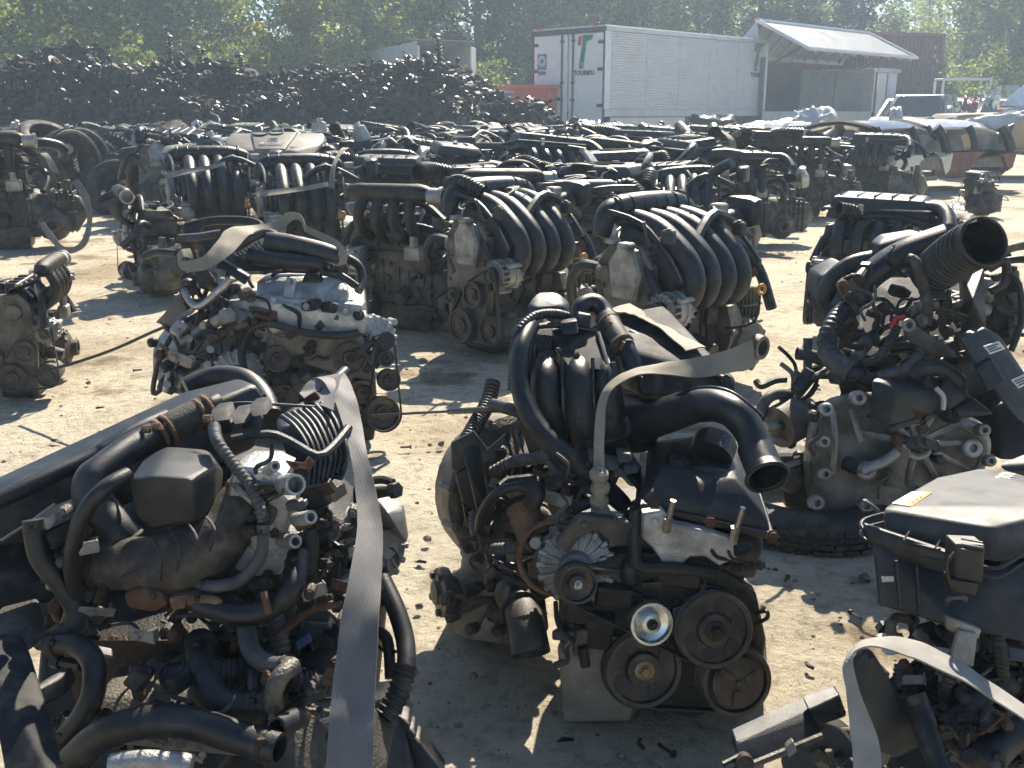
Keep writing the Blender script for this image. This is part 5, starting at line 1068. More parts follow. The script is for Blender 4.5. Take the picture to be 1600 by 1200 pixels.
# ------------------------------------------------------------------ the near engines, each measured from the photograph and built in depth
mat('sump_tan', (0.40, 0.36, 0.29), 0.6, 0.1, col2=(0.17, 0.15, 0.12), scale=9, amount=0.6, bump=0.4, bscale=200, dust=0.4, dustcol=(0.08, 0.07, 0.06))
class Hero:
    def __init__(s, name, label, u, Y0): p = P(u, HORIZON, Y0); s.Y = Y0; s.root = thing(name, label, 'engine', (p.x, Y0, 0), world_parts=True)
    def p(s, u, v, d=0.0): return P(u, v, s.Y + d)
    def k(s, u, v, d=0.0): return pxs(s.p(u, v, d))
    def tube(s, name, pts, r, m, par=None, n=12, sub=6, corr=None, hollow=0.0, flat=1.0, label=None):
        q = []
        for t in pts: d = t[2] if len(t) > 2 else 0; rr = t[3] if len(t) > 3 else r; q.append((s.p(t[0], t[1], d), rr * s.k(t[0], t[1], d)))
        if corr: corr = (corr[0] * s.k(*pts[0][:3]), corr[1])
        if hollow: hollow = tuple(h * s.k(*pts[0][:3]) for h in (hollow if isinstance(hollow, (tuple, list)) else (hollow, hollow)))
        ob = MB().tube(q, n=n, sub=sub, corr=corr, hollow=hollow, flat=flat).build(name, m, par or s.root, label=label)
        if name == 'coolant_hose':
            for (p0, r0), (p1, r1) in ((q[0], q[1]), (q[-1], q[-2])):
                t = p0.lerp(p1, .3); mb = MB(); rr = r0 * .7 + r1 * .3; mb.ring(t, p1 - p0, rr * 1.03, rr * .07, 18, 6, rr * .2); x, y, a = basis(p1 - p0); mb.box(t - V((0, rr * .8, -rr * .75)), (rr * .5, rr * .4, rr * .5), rr * .06); mb.build('hose_clamp', 'steel_dark', ob)
        return ob
    def hull(s, name, pts, m, b=6, par=None, seg=3, back=None, label=None):
        """corners (u, v, d); back=depth repeats them pushed straight back"""
        w = [s.p(*t) for t in pts]
        if back: w += [p + V((0, back, 0)) for p in w]
        return MB().hull(w, b * s.k(*pts[0]), seg).build(name, m, par or s.root, label=label)
    def plate(s, name, poly, d, depth, m, b=2, par=None, bolts=(), bm=None):
        w = [s.p(u, v, d) for u, v in poly]; kk = s.k(poly[0][0], poly[0][1], d); mb = MB()
        mb.prism([(p.x, p.z) for p in w], (0, s.Y + d, 0), (1, 0, 0), (0, 0, 1), depth, b * kk)
        for (u, v, r) in bolts: mb.bolt(s.p(u, v, d) - V((0, depth, 0)), (0, -1, .15), r * kk, r * kk)
        return mb.build(name, m, par or s.root)
    def pulley(s, name, u, v, d, r, ax, m='pulley', w=0.02, grooves=4, dish=.35, par=None, holes=0, hub=None):
        c = s.p(u, v, d); rr = r * s.k(u, v, d); a = V(ax).normalized(); o = pulley_shape(MB(), c - a * w, a, rr, w, grooves, dish).build(name, m, par or s.root)
        for j in range(holes): hole_shade_discs(c - a * w, a, rr, holes, w, only=j).build('hole_shade_disc', 'ink_and_hole_black', o)
        if hub: mb = MB(); mb.lathe(c, a, [(rr * .26, -.004), (rr * .26, .002), (rr * .2, .004), (0, .004)], 16); mb.bolt(c + a * .004, a, rr * .13, .008); mb.build('hub', hub, o)
        return o
    def blob(s, name, u, v, d, r, m, amp=.25, seed=0, sc=(1, 1, 1), par=None): k = s.k(u, v, d) * r; return MB().blob(s.p(u, v, d), tuple(k * c for c in sc), 14, 9, amp, seed).build(name, m, par or s.root)
    def bolts(s, name, pts, m='steel_dark', ax=(0, -1, .3), r=5):
        for (u, v, d) in pts: k = s.k(u, v, d); MB().bolt(s.p(u, v, d), ax, r * k, r * k * 1.1).build(name, m, s.root)
    def greeble(s, seed, box, dd, n):
        r = random.Random(seed); u0, v0, u1, v1 = box
        for i in range(n):
            u = r.uniform(u0, u1); v = r.uniform(v0, v1); d = r.uniform(*dd); k = s.k(u, v, d); t = i % 5; p = s.p(u, v, d)
            if t in (0, 3): mb = MB(); mb.cyl(p + V((0, .02, 0)), p, 9 * k, n=10); mb.bolt(p, (r.gauss(0, .2), -1, .35), r.uniform(5, 8) * k, 6 * k); mb.build('bolt', r.choice(['steel_dark', 'steel_dark', 'rust', 'alu_dirty']), s.root)
            elif t == 1: a = math.atan2((v0 + v1) / 2 - v, (u0 + u1) / 2 - u) + r.gauss(0, .5); s.tube('wire', [(u, v, d), (u + 30 * math.cos(a), v + 24 * math.sin(a), d - .01), (u + 52 * math.cos(a + .4), v + 42 * math.sin(a + .4), d), (u + 70 * math.cos(a + .2), v + 56 * math.sin(a + .2), d + .03)], r.uniform(2, 4), r.choice(['rubber', 'rubber', 'hose_grey']), n=6, sub=4)
            elif t == 2: mb = MB(); R = rotm((r.uniform(-30, 50), r.uniform(-25, 25), r.uniform(-40, 40))); mb.box(p, (r.uniform(30, 55) * k, 3 * k, r.uniform(14, 24) * k), 1 * k, R); mb.box(p + R @ V((20 * k, 6 * k, 0)), (3 * k, 16 * k, 18 * k), 1 * k, R); mb.bolt(p - R @ V((8 * k, 1.5 * k, 0)), R @ V((0, -1, 0)), 6 * k, 5 * k); mb.build('bracket', r.choice(['steel_dark', 'alu_dirty', 'alu', 'rust']), s.root)
            else: mb = MB(); R = rotm((r.uniform(-30, 50), r.uniform(-30, 30), r.uniform(-60, 60))); mb.box(p, (26 * k, 18 * k, 16 * k), 2.5 * k, R); mb.box(p + R @ V((15 * k, 0, 0)), (10 * k, 13 * k, 11 * k), 2 * k, R); [mb.box(p + R @ V((x * k, -9.5 * k, 0)), (2 * k, 2 * k, 15 * k), .4 * k, R) for x in (-8, -2, 4)]; mb.build('plug', r.choice(['plastic_matte', 'plastic_matte', 'plastic_matte', 'plastic_grey', 'rubber_brown']), s.root)
    def strap(s, name, pairs, m, label, cat='strap', thick=.0022, sub=7):
        w = [(s.p(*a), s.p(*b)) for a, b in pairs]; o = sum((a + b for a, b in w), V()) / (2 * len(w)); return tag(MB().ribbon(w, None, thick, sub).build(name, m, origin=list(o), angle=60), label, cat)
    def clutter(s, seed, box, dd, n, mats, names, rmin=4, rmax=10, size=70):
        """small pipes, plugs and brackets wedged into the gaps of the engine: box in photo pixels, depth range dd"""
        r = random.Random(seed); u0, v0, u1, v1 = box
        for i in range(n):
            u = r.uniform(u0, u1); v = r.uniform(v0, v1); d = r.uniform(*dd); m = r.choice(mats); t = i % 4
            if t < 2:
                pts = [(u, v, d)]; a = r.uniform(0, 6.28)
                for k in range(3): a += r.gauss(0, .8); pts.append((pts[-1][0] + math.cos(a) * size * r.uniform(.3, .7), pts[-1][1] + math.sin(a) * size * r.uniform(.3, .6), d + r.uniform(-.02, .02)))
                s.tube('small_hose' if r.random() < .6 else 'wiring_loom', pts, r.uniform(rmin, rmax), m, n=8, sub=4, corr=(8, .14) if r.random() < .4 else None)
            elif t == 2: k = s.k(u, v, d); MB().box(s.p(u, v, d), (r.uniform(18, 46) * k, r.uniform(16, 30) * k, r.uniform(14, 32) * k), 3 * k, (r.uniform(-40, 40), r.uniform(-40, 40), r.uniform(0, 180))).build('connector', m, s.root)
            else:
                k = s.k(u, v, d); x, y, a = basis(rdir(r, .5)); mb = MB(); c = s.p(u, v, d); mb.cyl(c, c + a * 40 * k, 10 * k, 8 * k, 10); mb.cyl(c + a * 36 * k, c + a * 50 * k, 13 * k, n=6); mb.build('sensor', m, s.root)

def build_hero_centre():
    h = Hero('car_engine', 'small engine with belt pulleys facing front and tan strap over its air box', 960, 1.55); R = h.root
    AX = (.14, -.97, .20)
    # lower end
    h.hull('oil_pan', [(868, 1000, .0), (1005, 1015, -.01), (880, 1130, .01), (985, 1128, .0), (940, 960, .33), (1060, 960, .33), (935, 1060, .33), (1040, 1060, .33)], 'sump_tan', 9, label='tan sheet steel sump')
    h.hull('pan_flange', [(862, 985, -.005), (1010, 1000, -.015), (862, 1000, -.005), (1010, 1016, -.015), (950, 930, .33), (1070, 930, .33), (950, 942, .33), (1070, 942, .33)], 'alu_dirty', 2, seg=1)
    h.hull('block', [(872, 880, .05), (1165, 890, .05), (872, 1000, .04), (1150, 1090, .05), (900, 760, .36), (1140, 760, .36), (920, 930, .36), (1120, 960, .36)], 'oily', 8)
    h.plate('timing_cover', [(880, 905), (905, 868), (985, 850), (1100, 862), (1175, 915), (1190, 985), (1178, 1075), (1080, 1105), (960, 1085), (905, 1040), (872, 985)], .045, .035, 'oily', 4, bolts=[(890, 960, 5), (925, 1020, 5), (960, 900, 5), (1060, 915, 5), (1165, 960, 4), (900, 1010, 5), (945, 950, 6), (1075, 1060, 5)])
    for u, v, w_, h_ in ((935, 985, 46, 60), (905, 955, 40, 34), (960, 930, 60, 34), (1060, 900, 70, 30)): k = h.k(u, v); MB().box(h.p(u, v, .0), (w_ * k, .03, h_ * k), .005, (8, 4, -6)).build('cast_boss', 'oily', R)
    h.pulley('crank_pulley', 1007, 1048, -.03, 62, AX, w=.028, grooves=5, holes=4, hub='brass'); h.pulley('water_pump_pulley', 1118, 986, -.035, 62, AX, w=.02, grooves=4, holes=6, hub='steel_dark', m='pulley')
    c = h.pulley('compressor_pulley', 1152, 1066, -.035, 57, AX, w=.045, grooves=6, dish=.2)
    cc = h.p(1152, 1066, -.037); kk = h.k(1152, 1066); mb = MB(); x, y, a = basis(V(AX)); mb.lathe(cc, a, [(kk * 40, -.002), (kk * 40, .003), (kk * 12, .005), (0, .005)], 24)
    for i in range(3): t = i * 2.094 + .4; mb.box(cc + (x * math.cos(t) + y * math.sin(t)) * kk * 24 + a * .006, (kk * 26, kk * 12, .003), .001, Matrix((x * math.cos(t) + y * math.sin(t), -x * math.sin(t) + y * math.cos(t), a)).transposed())
    mb.bolt(cc + a * .005, a, kk * 6, .006); mb.build('clutch_plate', 'pulley', c)
    h.tube('ac_compressor', [(1152, 1062, .0), (1150, 1010, .16)], 46, 'alu_dirty', n=20, sub=1)
    i_ = h.pulley('idler_pulley', 1019, 976, -.04, 35, AX, m='zinc', w=.024, grooves=0, dish=.5, hub='steel_dark')
    # belts round the pulleys
    c_al = h.p(903, 914, -.035); c_wp = h.p(1118, 986, -.035); c_cr = h.p(1007, 1048, -.03); c_ac = h.p(1152, 1066, -.03); k = h.k(1000, 980)
    a = V(AX).normalized(); h_b = belt_shape([(c_al, 30 * k), (c_wp, 62 * k)], a, c_al - a * .02, .017, .005); h_b.build('belt', 'rubber', R)
    belt_shape([(c_cr, 61 * k), (c_ac, 57 * k), (c_wp, 50 * k)], a, c_cr - a * .026, .018, .004).build('belt', 'rubber', R)
    # alternator
    AA = (-.10, -.97, .22); al = alternator_shape(MB(), h.p(900, 886, .015), AA, 64 * k, .13, 18).build('alternator', 'alu', R)
    h.pulley('alternator_pulley', 903, 914, -.03, 32, AX, m='pulley', w=.03, grooves=5, par=al, hub='steel')
    h.tube('regulator_can', [(835, 842, .1), (815, 790, .14)], 26, 'rust_light', par=al, n=14, sub=1); MB().ring(h.p(868, 872, .06), AA, 58 * k, 5 * k, 28, 6).build('rust_band', 'rust_light', al)
    h.tube('terminal_boot', [(830, 790, .1), (838, 768, .1), (822, 760, .11)], 15, 'rubber', par=al)
    h.plate('alternator_bracket', [(868, 842), (905, 800), (925, 800), (1000, 812), (1006, 842), (960, 846), (930, 822), (905, 832), (885, 858)], .03, .02, 'alu_dirty', 2, bolts=[(912, 812, 6), (966, 805, 7), (990, 828, 6)])
    h.hull('lifting_bracket', [(985, 790, .06), (1012, 792, .06), (985, 885, .03), (1010, 890, .03)], 'steel_dark', 3, back=.02)
    h.tube('coolant_pipe', [(993, 800, .03), (992, 860, .0), (1000, 886, -.01), (1060, 890, -.01), (1120, 898, .0)], 11, 'oily', n=10); h.tube('coolant_hose', [(1000, 872, .04), (985, 885, .0), (985, 905, .0)], 14, 'rubber', hollow=(0, 4))
    # head, valve cover
    h.hull('cylinder_head', [(990, 800, .04), (1195, 850, .04), (990, 905, .03), (1180, 905, .03), (1000, 700, .36), (1150, 700, .36), (1000, 800, .36), (1150, 810, .36)], 'alu_dirty', 8)
    h.plate('exhaust_flange', [(1002, 795), (1032, 790), (1050, 812), (1100, 822), (1148, 838), (1152, 862), (1120, 876), (1098, 862), (1075, 862), (1055, 882), (1035, 876), (1018, 850), (1000, 832)], .02, .022, 'alu_bright', 3, bolts=[(1020, 805, 5)])
    for (u0, v0, u1, v1) in ((1040, 832, 1052, 782), (1144, 846, 1161, 793)): h.tube('stud', [(u0, v0, -.012), (u1, v1, -.02)], 5, 'steel', sub=1, n=8); h.tube('stud_nut', [(u0 + 1, v0 - 2, -.013), (u0 + 5, v0 - 22, -.016)], 7.5, 'steel', sub=1, n=6)
    h.hull('valve_cover', [(1003, 790, .03), (1018, 765, .04), (1205, 835, .03), (1200, 810, .035), (1150, 745, .08), (1035, 728, .10), (1130, 705, .18), (1050, 690, .22), (1160, 690, .3), (1010, 690, .3), (1175, 760, .25), (1105, 680, .30)], 'plastic_worn', 14, label='scuffed black valve cover')
    h.hull('cover_lip', [(1000, 786, .025), (1210, 834, .02), (1000, 796, .025), (1212, 846, .02), (1180, 740, .3), (1000, 720, .3), (1180, 748, .3), (1000, 728, .3)], 'plastic', 2, seg=1)
    h.bolts('cover_bolt', [(1022, 786, .0), (1110, 815, .0), (1207, 838, .0)], 'rust', r=8); h.hull('cam_sensor', [(1040, 735, .10), (1075, 745, .09), (1048, 715, .12), (1080, 722, .12)], 'plastic', 4, back=.03)
    h.tube('coil_dome', [(1110, 715, .14), (1118, 692, .17)], 34, 'plastic', n=18, sub=1); h.tube('cover_step', [(1060, 738, .12), (1110, 735, .10), (1160, 752, .12)], 8, 'plastic_worn')
    h.tube('wire_stub', [(1105, 880, .02), (1150, 886, .0), (1195, 883, .0)], 8, 'oily', n=7, corr=(10, .3)); h.tube('hook', [(1178, 975, .0), (1198, 966, -.02), (1197, 955, -.02), (1180, 958, .0)], 3.5, 'steel_dark', n=6)
    # air box and its duct
    h.hull('air_box', [(985, 545, .26), (1000, 618, .20), (1148, 612, .20), (1150, 590, .22), (1050, 492, .46), (958, 492, .46), (1085, 560, .42), (960, 600, .46), (1100, 640, .40), (1140, 630, .3)], 'plastic_matte', 8, label='black air box')
    h.hull('air_box_lid', [(962, 502, .43), (1035, 478, .47), (1142, 588, .22), (1010, 552, .26), (958, 492, .45), (1046, 486, .47), (1150, 600, .22), (1004, 566, .255)], 'plastic_matte', 5)
    h.tube('lid_ridge', [(985, 520, .36), (1060, 560, .28), (1130, 592, .21)], 6, 'plastic_worn', sub=2)
    for i in range(4): h.tube('lid_rib', [(972 + 10 * i, 572 + 10 * i, .24), (1004 + 8 * i, 590 + 7 * i, .22)], 2.5, 'plastic', sub=1, n=5)
    h.tube('snorkel', [(975, 662, .26, 36), (1030, 652, .2, 30), (1090, 634, .14, 27), (1140, 640, .08, 26), (1172, 675, .05, 25), (1184, 712, .02, 26), (1196, 738, -.01, 31), (1199, 745, -.018, 34)], 30, 'plastic', n=22, sub=7, hollow=(0, 4), label='curved black intake snorkel')
    MB().ring(h.p(1199, 746, -.02), h.p(1196, 738, -.01) - h.p(1199, 746, -.02), 33 * h.k(1199, 746), 3 * h.k(1199, 746), 26, 8).build('snorkel_lip', 'plastic', R); h.tube('snorkel_seam', [(1040, 625, .18), (1090, 606, .12), (1142, 612, .06), (1192, 650, .03)], 2.5, 'plastic', n=6)
    h.blob('duct_body', 985, 672, .27, 46, 'plastic', .12, 3, (1, .8, .8))
    # intake manifold
    h.hull('intake_manifold', [(818, 590, .30), (812, 520, .34), (855, 500, .38), (905, 512, .40), (960, 545, .36), (968, 610, .30), (935, 705, .20), (860, 690, .22), (830, 660, .24)], 'plastic', 14)
    for (u, v0, v1, d, r) in ((852, 585, 668, .21, 23), (904, 588, 690, .195, 24), (948, 585, 700, .20, 21)):
        h.tube('intake_runner', [(u - 4, v0 - 28, d + .10, r * .8), (u, v0, d + .03, r), (u + 2, (v0 + v1) / 2, d, r), (u + 14, v1, d + .01, r), (u + 45, v1 + 45, d + .06, r * .8)], r, 'plastic', n=16)
    for i in range(8): t = i / 7; h.tube('manifold_fin', [(822 + 42 * t, 522 + 4 * t, .29 + .02 * t), (815 + 40 * t, 560 + 2 * t, .25 + .02 * t), (826 + 38 * t, 600 - 12 * t, .245)], 3.2, 'plastic_worn', n=6, sub=3)
    h.tube('manifold_frame', [(812, 530, .25), (822, 515, .30), (870, 508, .32), (935, 520, .31), (965, 548, .27)], 5, 'plastic_worn', n=8); h.tube('manifold_frame', [(935, 520, .30), (952, 590, .2), (940, 640, .19)], 4, 'plastic_worn', n=8)
    for (u, v0, v1, d) in ((878, 560, 690, .19), (926, 560, 700, .185), (832, 575, 660, .22), (966, 560, 640, .21)): h.tube('manifold_web', [(u, v0, d + .04), (u + 2, (v0 + v1) / 2, d), (u + 8, v1, d + .02)], 3, 'plastic_worn', n=6, sub=3)
    h.hull('manifold_flange', [(828, 628, .205), (965, 640, .18), (965, 652, .18), (828, 642, .205)], 'plastic_worn', 2, back=.03); h.hull('manifold_top', [(862, 515, .32), (938, 522, .30), (962, 552, .25), (950, 580, .21), (885, 572, .22), (868, 545, .27)], 'plastic_matte', 6, back=.05)
    for u, v, d in ((872, 548, .22), (900, 556, .21), (958, 570, .21), (845, 640, .19), (905, 650, .17), (955, 655, .17)): h.bolts('manifold_bolt', [(u, v, d)], 'steel_dark', r=5)
    h.tube('balance_pipe', [(830, 508, .28, 14), (814, 545, .22, 14), (812, 600, .19, 16), (832, 655, .15, 17), (872, 702, .12, 17), (925, 742, .12, 17), (975, 790, .14, 14)], 16, 'plastic', n=14)
    h.tube('vacuum_hose', [(800, 610, .22), (806, 530, .24), (830, 497, .28), (862, 490, .32), (890, 496, .36)], 8, 'rubber', n=10, corr=(7, .14))
    h.hull('resonator', [(828, 498, .40), (822, 476, .42), (838, 456, .45), (872, 455, .47), (892, 474, .45), (888, 500, .42), (836, 482, .40), (880, 480, .40)], 'plastic_worn', 8); h.tube('resonator_neck', [(852, 505, .40), (852, 520, .38)], 16, 'rubber_brown', sub=1)
    h.hull('connector', [(875, 505, .30), (902, 500, .30), (905, 520, .28), (880, 524, .28)], 'plastic', 3, back=.03); h.hull('connector', [(903, 488, .32), (925, 492, .32), (922, 512, .30), (900, 508, .3)], 'plastic', 3, back=.03)
    h.tube('breather_pipe', [(905, 505, .34), (908, 480, .36), (930, 474, .37), (948, 495, .35), (962, 520, .30), (982, 552, .26), (992, 585, .24)], 15, 'plastic', n=16); h.tube('rubber_sleeve', [(947, 498, .346), (962, 523, .30), (976, 545, .266)], 18, 'rubber_brown', n=16, sub=3)
    for (u, v, d) in ((951, 506, .335), (971, 538, .275)): MB().ring(h.p(u, v, d), h.p(982, 552, .26) - h.p(948, 495, .35), 18.5 * h.k(u, v, d), 2.2 * h.k(u, v, d), 20, 6).build('hose_clamp', 'rust_light', R); h.tube('clamp_ear', [(u - 2, v + 8, d - .03), (u + 4, v - 4, d - .035)], 3, 'rust_light', n=5, sub=1)
    # connectors with pale plugs
    for (u, v) in ((930, 712), (955, 725), (975, 712), (968, 735), (985, 730)): h.hull('plug', [(u - 12, v - 7, .1), (u + 12, v - 3, .1), (u - 9, v + 12, .09), (u + 14, v + 10, .09)], 'plastic_grey', 3, back=.025)
    h.tube('throttle_cable', [(582, 650, .55), (640, 646, .5), (700, 643, .4), (765, 641, .25)], 2.2, 'rubber', n=6); h.tube('cable_sleeve', [(702, 643, .4), (772, 640, .24), (800, 642, .2), (835, 655, .16)], 5, 'rubber', n=8)
    h.tube('cable_guide', [(770, 632, .25), (800, 640, .2), (840, 652, .16)], 10, 'rubber')
    # gearbox side
    h.hull('gearbox_body', [(715, 880, .34), (745, 800, .40), (790, 760, .34), (865, 800, .20), (868, 930, .16), (800, 960, .2), (730, 940, .3), (760, 790, .5), (850, 790, .5), (740, 900, .5), (850, 920, .5)], 'alu_dust', 12)
    bell = MB(); c = h.p(812, 770, .36); bell.lathe(c, (.5, -.84, .15), [(0, -.10), (.13, -.10), (.155, -.08), (.165, -.03), (.165, .0), (.15, .01), (0, .01)], 28)
    for i in range(13): t = i * .483; x, y, a2 = basis(V((.5, -.84, .15))); d = x * math.cos(t) + y * math.sin(t); bell.cyl(c + d * .16 - a2 * .035, c + d * .16 + a2 * .012, .012, n=8); bell.bolt(c + d * .16 + a2 * .012, a2, .008, .008)
    bell.build('bell_housing', 'alu_dust', R)
    for i in range(7): t = i / 6; h.tube('cast_rib', [(752 + 60 * t, 690 - 30 * math.sin(2.6 * t), .38), (770 + 55 * t, 735 - 20 * t, .30)], 4, 'alu_dust', n=5, sub=1)
    h.hull('gearbox_case', [(690, 950, .32), (705, 895, .36), (760, 870, .30), (845, 880, .24), (858, 985, .16), (800, 1010, .16), (730, 1000, .24), (700, 985, .28), (760, 860, .48), (840, 850, .48), (720, 940, .5), (830, 960, .46)], 'alu_dust', 12)
    for i in range(7):
        t = -0.5 + i * .62; u = 770 + 66 * math.cos(t); v = 935 + 48 * math.sin(t); h.tube('case_rib', [(770, 935, .185), (u, v, .2 + .05 * math.cos(t))], 4.5, 'alu_dust', n=5, sub=1); k2 = h.k(u, v, .2); mb = MB(); pp = h.p(u, v, .19 + .03 * math.cos(t)); mb.cyl(pp, pp + V((-.01, -.03, .01)), 9 * k2, n=9); mb.bolt(pp + V((-.01, -.03, .01)), (-.3, -.9, .3), 7 * k2, 7 * k2); mb.build('case_bolt', 'alu_dirty', R)
    fl = MB(); fc = h.p(692, 925, .30); kk = h.k(692, 925, .3); fl.lathe(fc, (-.9, -.35, .05), [(0, -.03), (22 * kk, -.03), (26 * kk, -.02), (38 * kk, -.012), (40 * kk, .0), (38 * kk, .008), (20 * kk, .01), (18 * kk, .02), (8 * kk, .022), (0, .022)], 22)
    for i in range(5): t = i * 1.256; x, y, a2 = basis(V((-.9, -.35, .05))); fl.bolt(fc + (x * math.cos(t) + y * math.sin(t)) * 31 * kk + a2 * .006, a2, 6 * kk, .012)
    fl.build('drive_flange', 'alu_dirty', R)
    h.tube('shaft_cup', [(815, 950, .12, 28), (822, 975, .07, 29), (830, 1022, .03, 31)], 30, 'rubber_brown', n=20, sub=3, hollow=(0, 4), label='brown hollow drive cup'); h.tube('shaft_seal', [(806, 925, .16, 34), (814, 950, .11, 31)], 32, 'rubber', n=20, sub=1)
    # plastic loom guard on the left
    for pl in ([(705, 690), (740, 672), (762, 700), (790, 676), (788, 690), (758, 724), (735, 722), (715, 735), (706, 730)], [(712, 738), (735, 722), (752, 738), (764, 772), (745, 800), (722, 780), (714, 752)], [(722, 782), (745, 800), (768, 778), (775, 795), (750, 838), (738, 840), (726, 805)]): h.plate('loom_guard', pl, .22, .012, 'plastic_worn', 2)
    h.hull('guard_channel', [(722, 700, .21), (748, 690, .21), (745, 800, .17), (765, 795, .17), (735, 750, .16)], 'plastic', 3, back=.03)
    h.tube('wiring_loom', [(770, 598, .40), (762, 630, .36), (745, 660, .30), (728, 690, .24)], 13, 'rubber', corr=(7, .14)); h.tube('wiring_loom', [(742, 800, .16), (744, 830, .14), (750, 850, .13), (775, 858, .12), (832, 852, .08)], 10, 'hose_grey', corr=(7, .14))
    h.tube('wiring_loom', [(748, 846, .14), (752, 805, .12), (775, 772, .10), (808, 760, .10), (828, 768, .1)], 8, 'rubber'); h.tube('wiring_loom', [(770, 738, .22), (800, 722, .2), (835, 716, .16), (870, 705, .14)], 10, 'hose_grey', corr=(8, .14))
    h.tube('wiring_loom', [(760, 855, .15), (770, 885, .13), (800, 905, .10), (840, 918, .06)], 6, 'rubber', corr=(6, .14)); h.tube('wire', [(768, 868, .14), (800, 892, .09), (838, 908, .05)], 3, 'rubber', n=6)
    h.tube('sensor_pipe', [(868, 940, .03), (872, 975, .0), (892, 998, -.01), (908, 1002, -.01)], 4, 'steel_dark', n=7); h.hull('crank_sensor', [(900, 985, -.015), (920, 985, -.015), (895, 1025, -.015), (918, 1030, -.015)], 'alu_dirty', 4, back=.02); h.tube('sensor_tail', [(910, 1010, -.02), (915, 1040, -.02)], 8, 'rubber', sub=1)
    h.clutter(3, (860, 690, 990, 800), (.10, .2), 10, ['rubber', 'plastic', 'oily', 'hose_grey'], None, 4, 8, 50); h.clutter(4, (780, 700, 880, 840), (.22, .34), 9, ['rubber', 'alu_dirty', 'oily'], None, 4, 9, 50); h.clutter(5, (890, 900, 1000, 1000), (.0, .05), 8, ['oily', 'rubber', 'alu_dirty'], None, 4, 8, 40)
    h.greeble(61, (880, 870, 1180, 1010), (.0, .03), 24); h.greeble(62, (720, 800, 870, 980), (.12, .24), 22); h.greeble(63, (860, 700, 1000, 860), (.04, .14), 18); h.greeble(64, (760, 690, 860, 800), (.24, .32), 12); h.greeble(65, (1010, 850, 1180, 905), (.0, .03), 10)
    # strap
    h.strap('webbing_strap', [((952, 484, .455), (984, 475, .50)), ((975, 489, .42), (1012, 489, .46)), ((1000, 496, .38), (1040, 507, .42)), ((1040, 520, .315), (1073, 527, .35)), ((1072, 547, .262), (1102, 544, .29))], 'strap_tan', 'tan webbing strap lying flat along the air box of the pulley engine')
    h.strap('webbing_strap', [((1176, 530, .16), (1180, 574, .14)), ((1130, 549, .17), (1132, 584, .15)), ((1080, 560, .19), (1082, 590, .16)), ((1030, 568, .19), (1030, 584, .16)), ((985, 578, .17), (992, 588, .14)), ((952, 598, .15), (962, 604, .13)), ((936, 625, .13), (948, 628, .12)), ((929, 670, .11), (945, 672, .10)), ((928, 710, .09), (944, 712, .085)), ((927, 740, .075), (947, 740, .07))], 'strap_tan', 'tan strap bent over the air box and running down to a knot')
    kn = thing('strap_knot', 'tan knot tying the strap to the alternator bracket', 'knot', h.p(937, 775, .06), world_parts=True)
    for i, (u, v, r) in enumerate(((936, 742, 14), (938, 762, 17), (936, 782, 15), (938, 800, 13))): k2 = h.k(u, v, .06); MB().ring(h.p(u, v, .06), (.25 * (-1) ** i, -.25, 1), 8 * k2, 8 * k2, 14, 8, 10 * k2).build('loop', 'strap_tan', kn)
    MB().tube([h.p(937, 735, .07), h.p(936, 770, .05), h.p(940, 806, .06)], 9 * h.k(937, 770, .06), 8, 3).build('core', 'strap_tan', kn)
build_hero_centre()

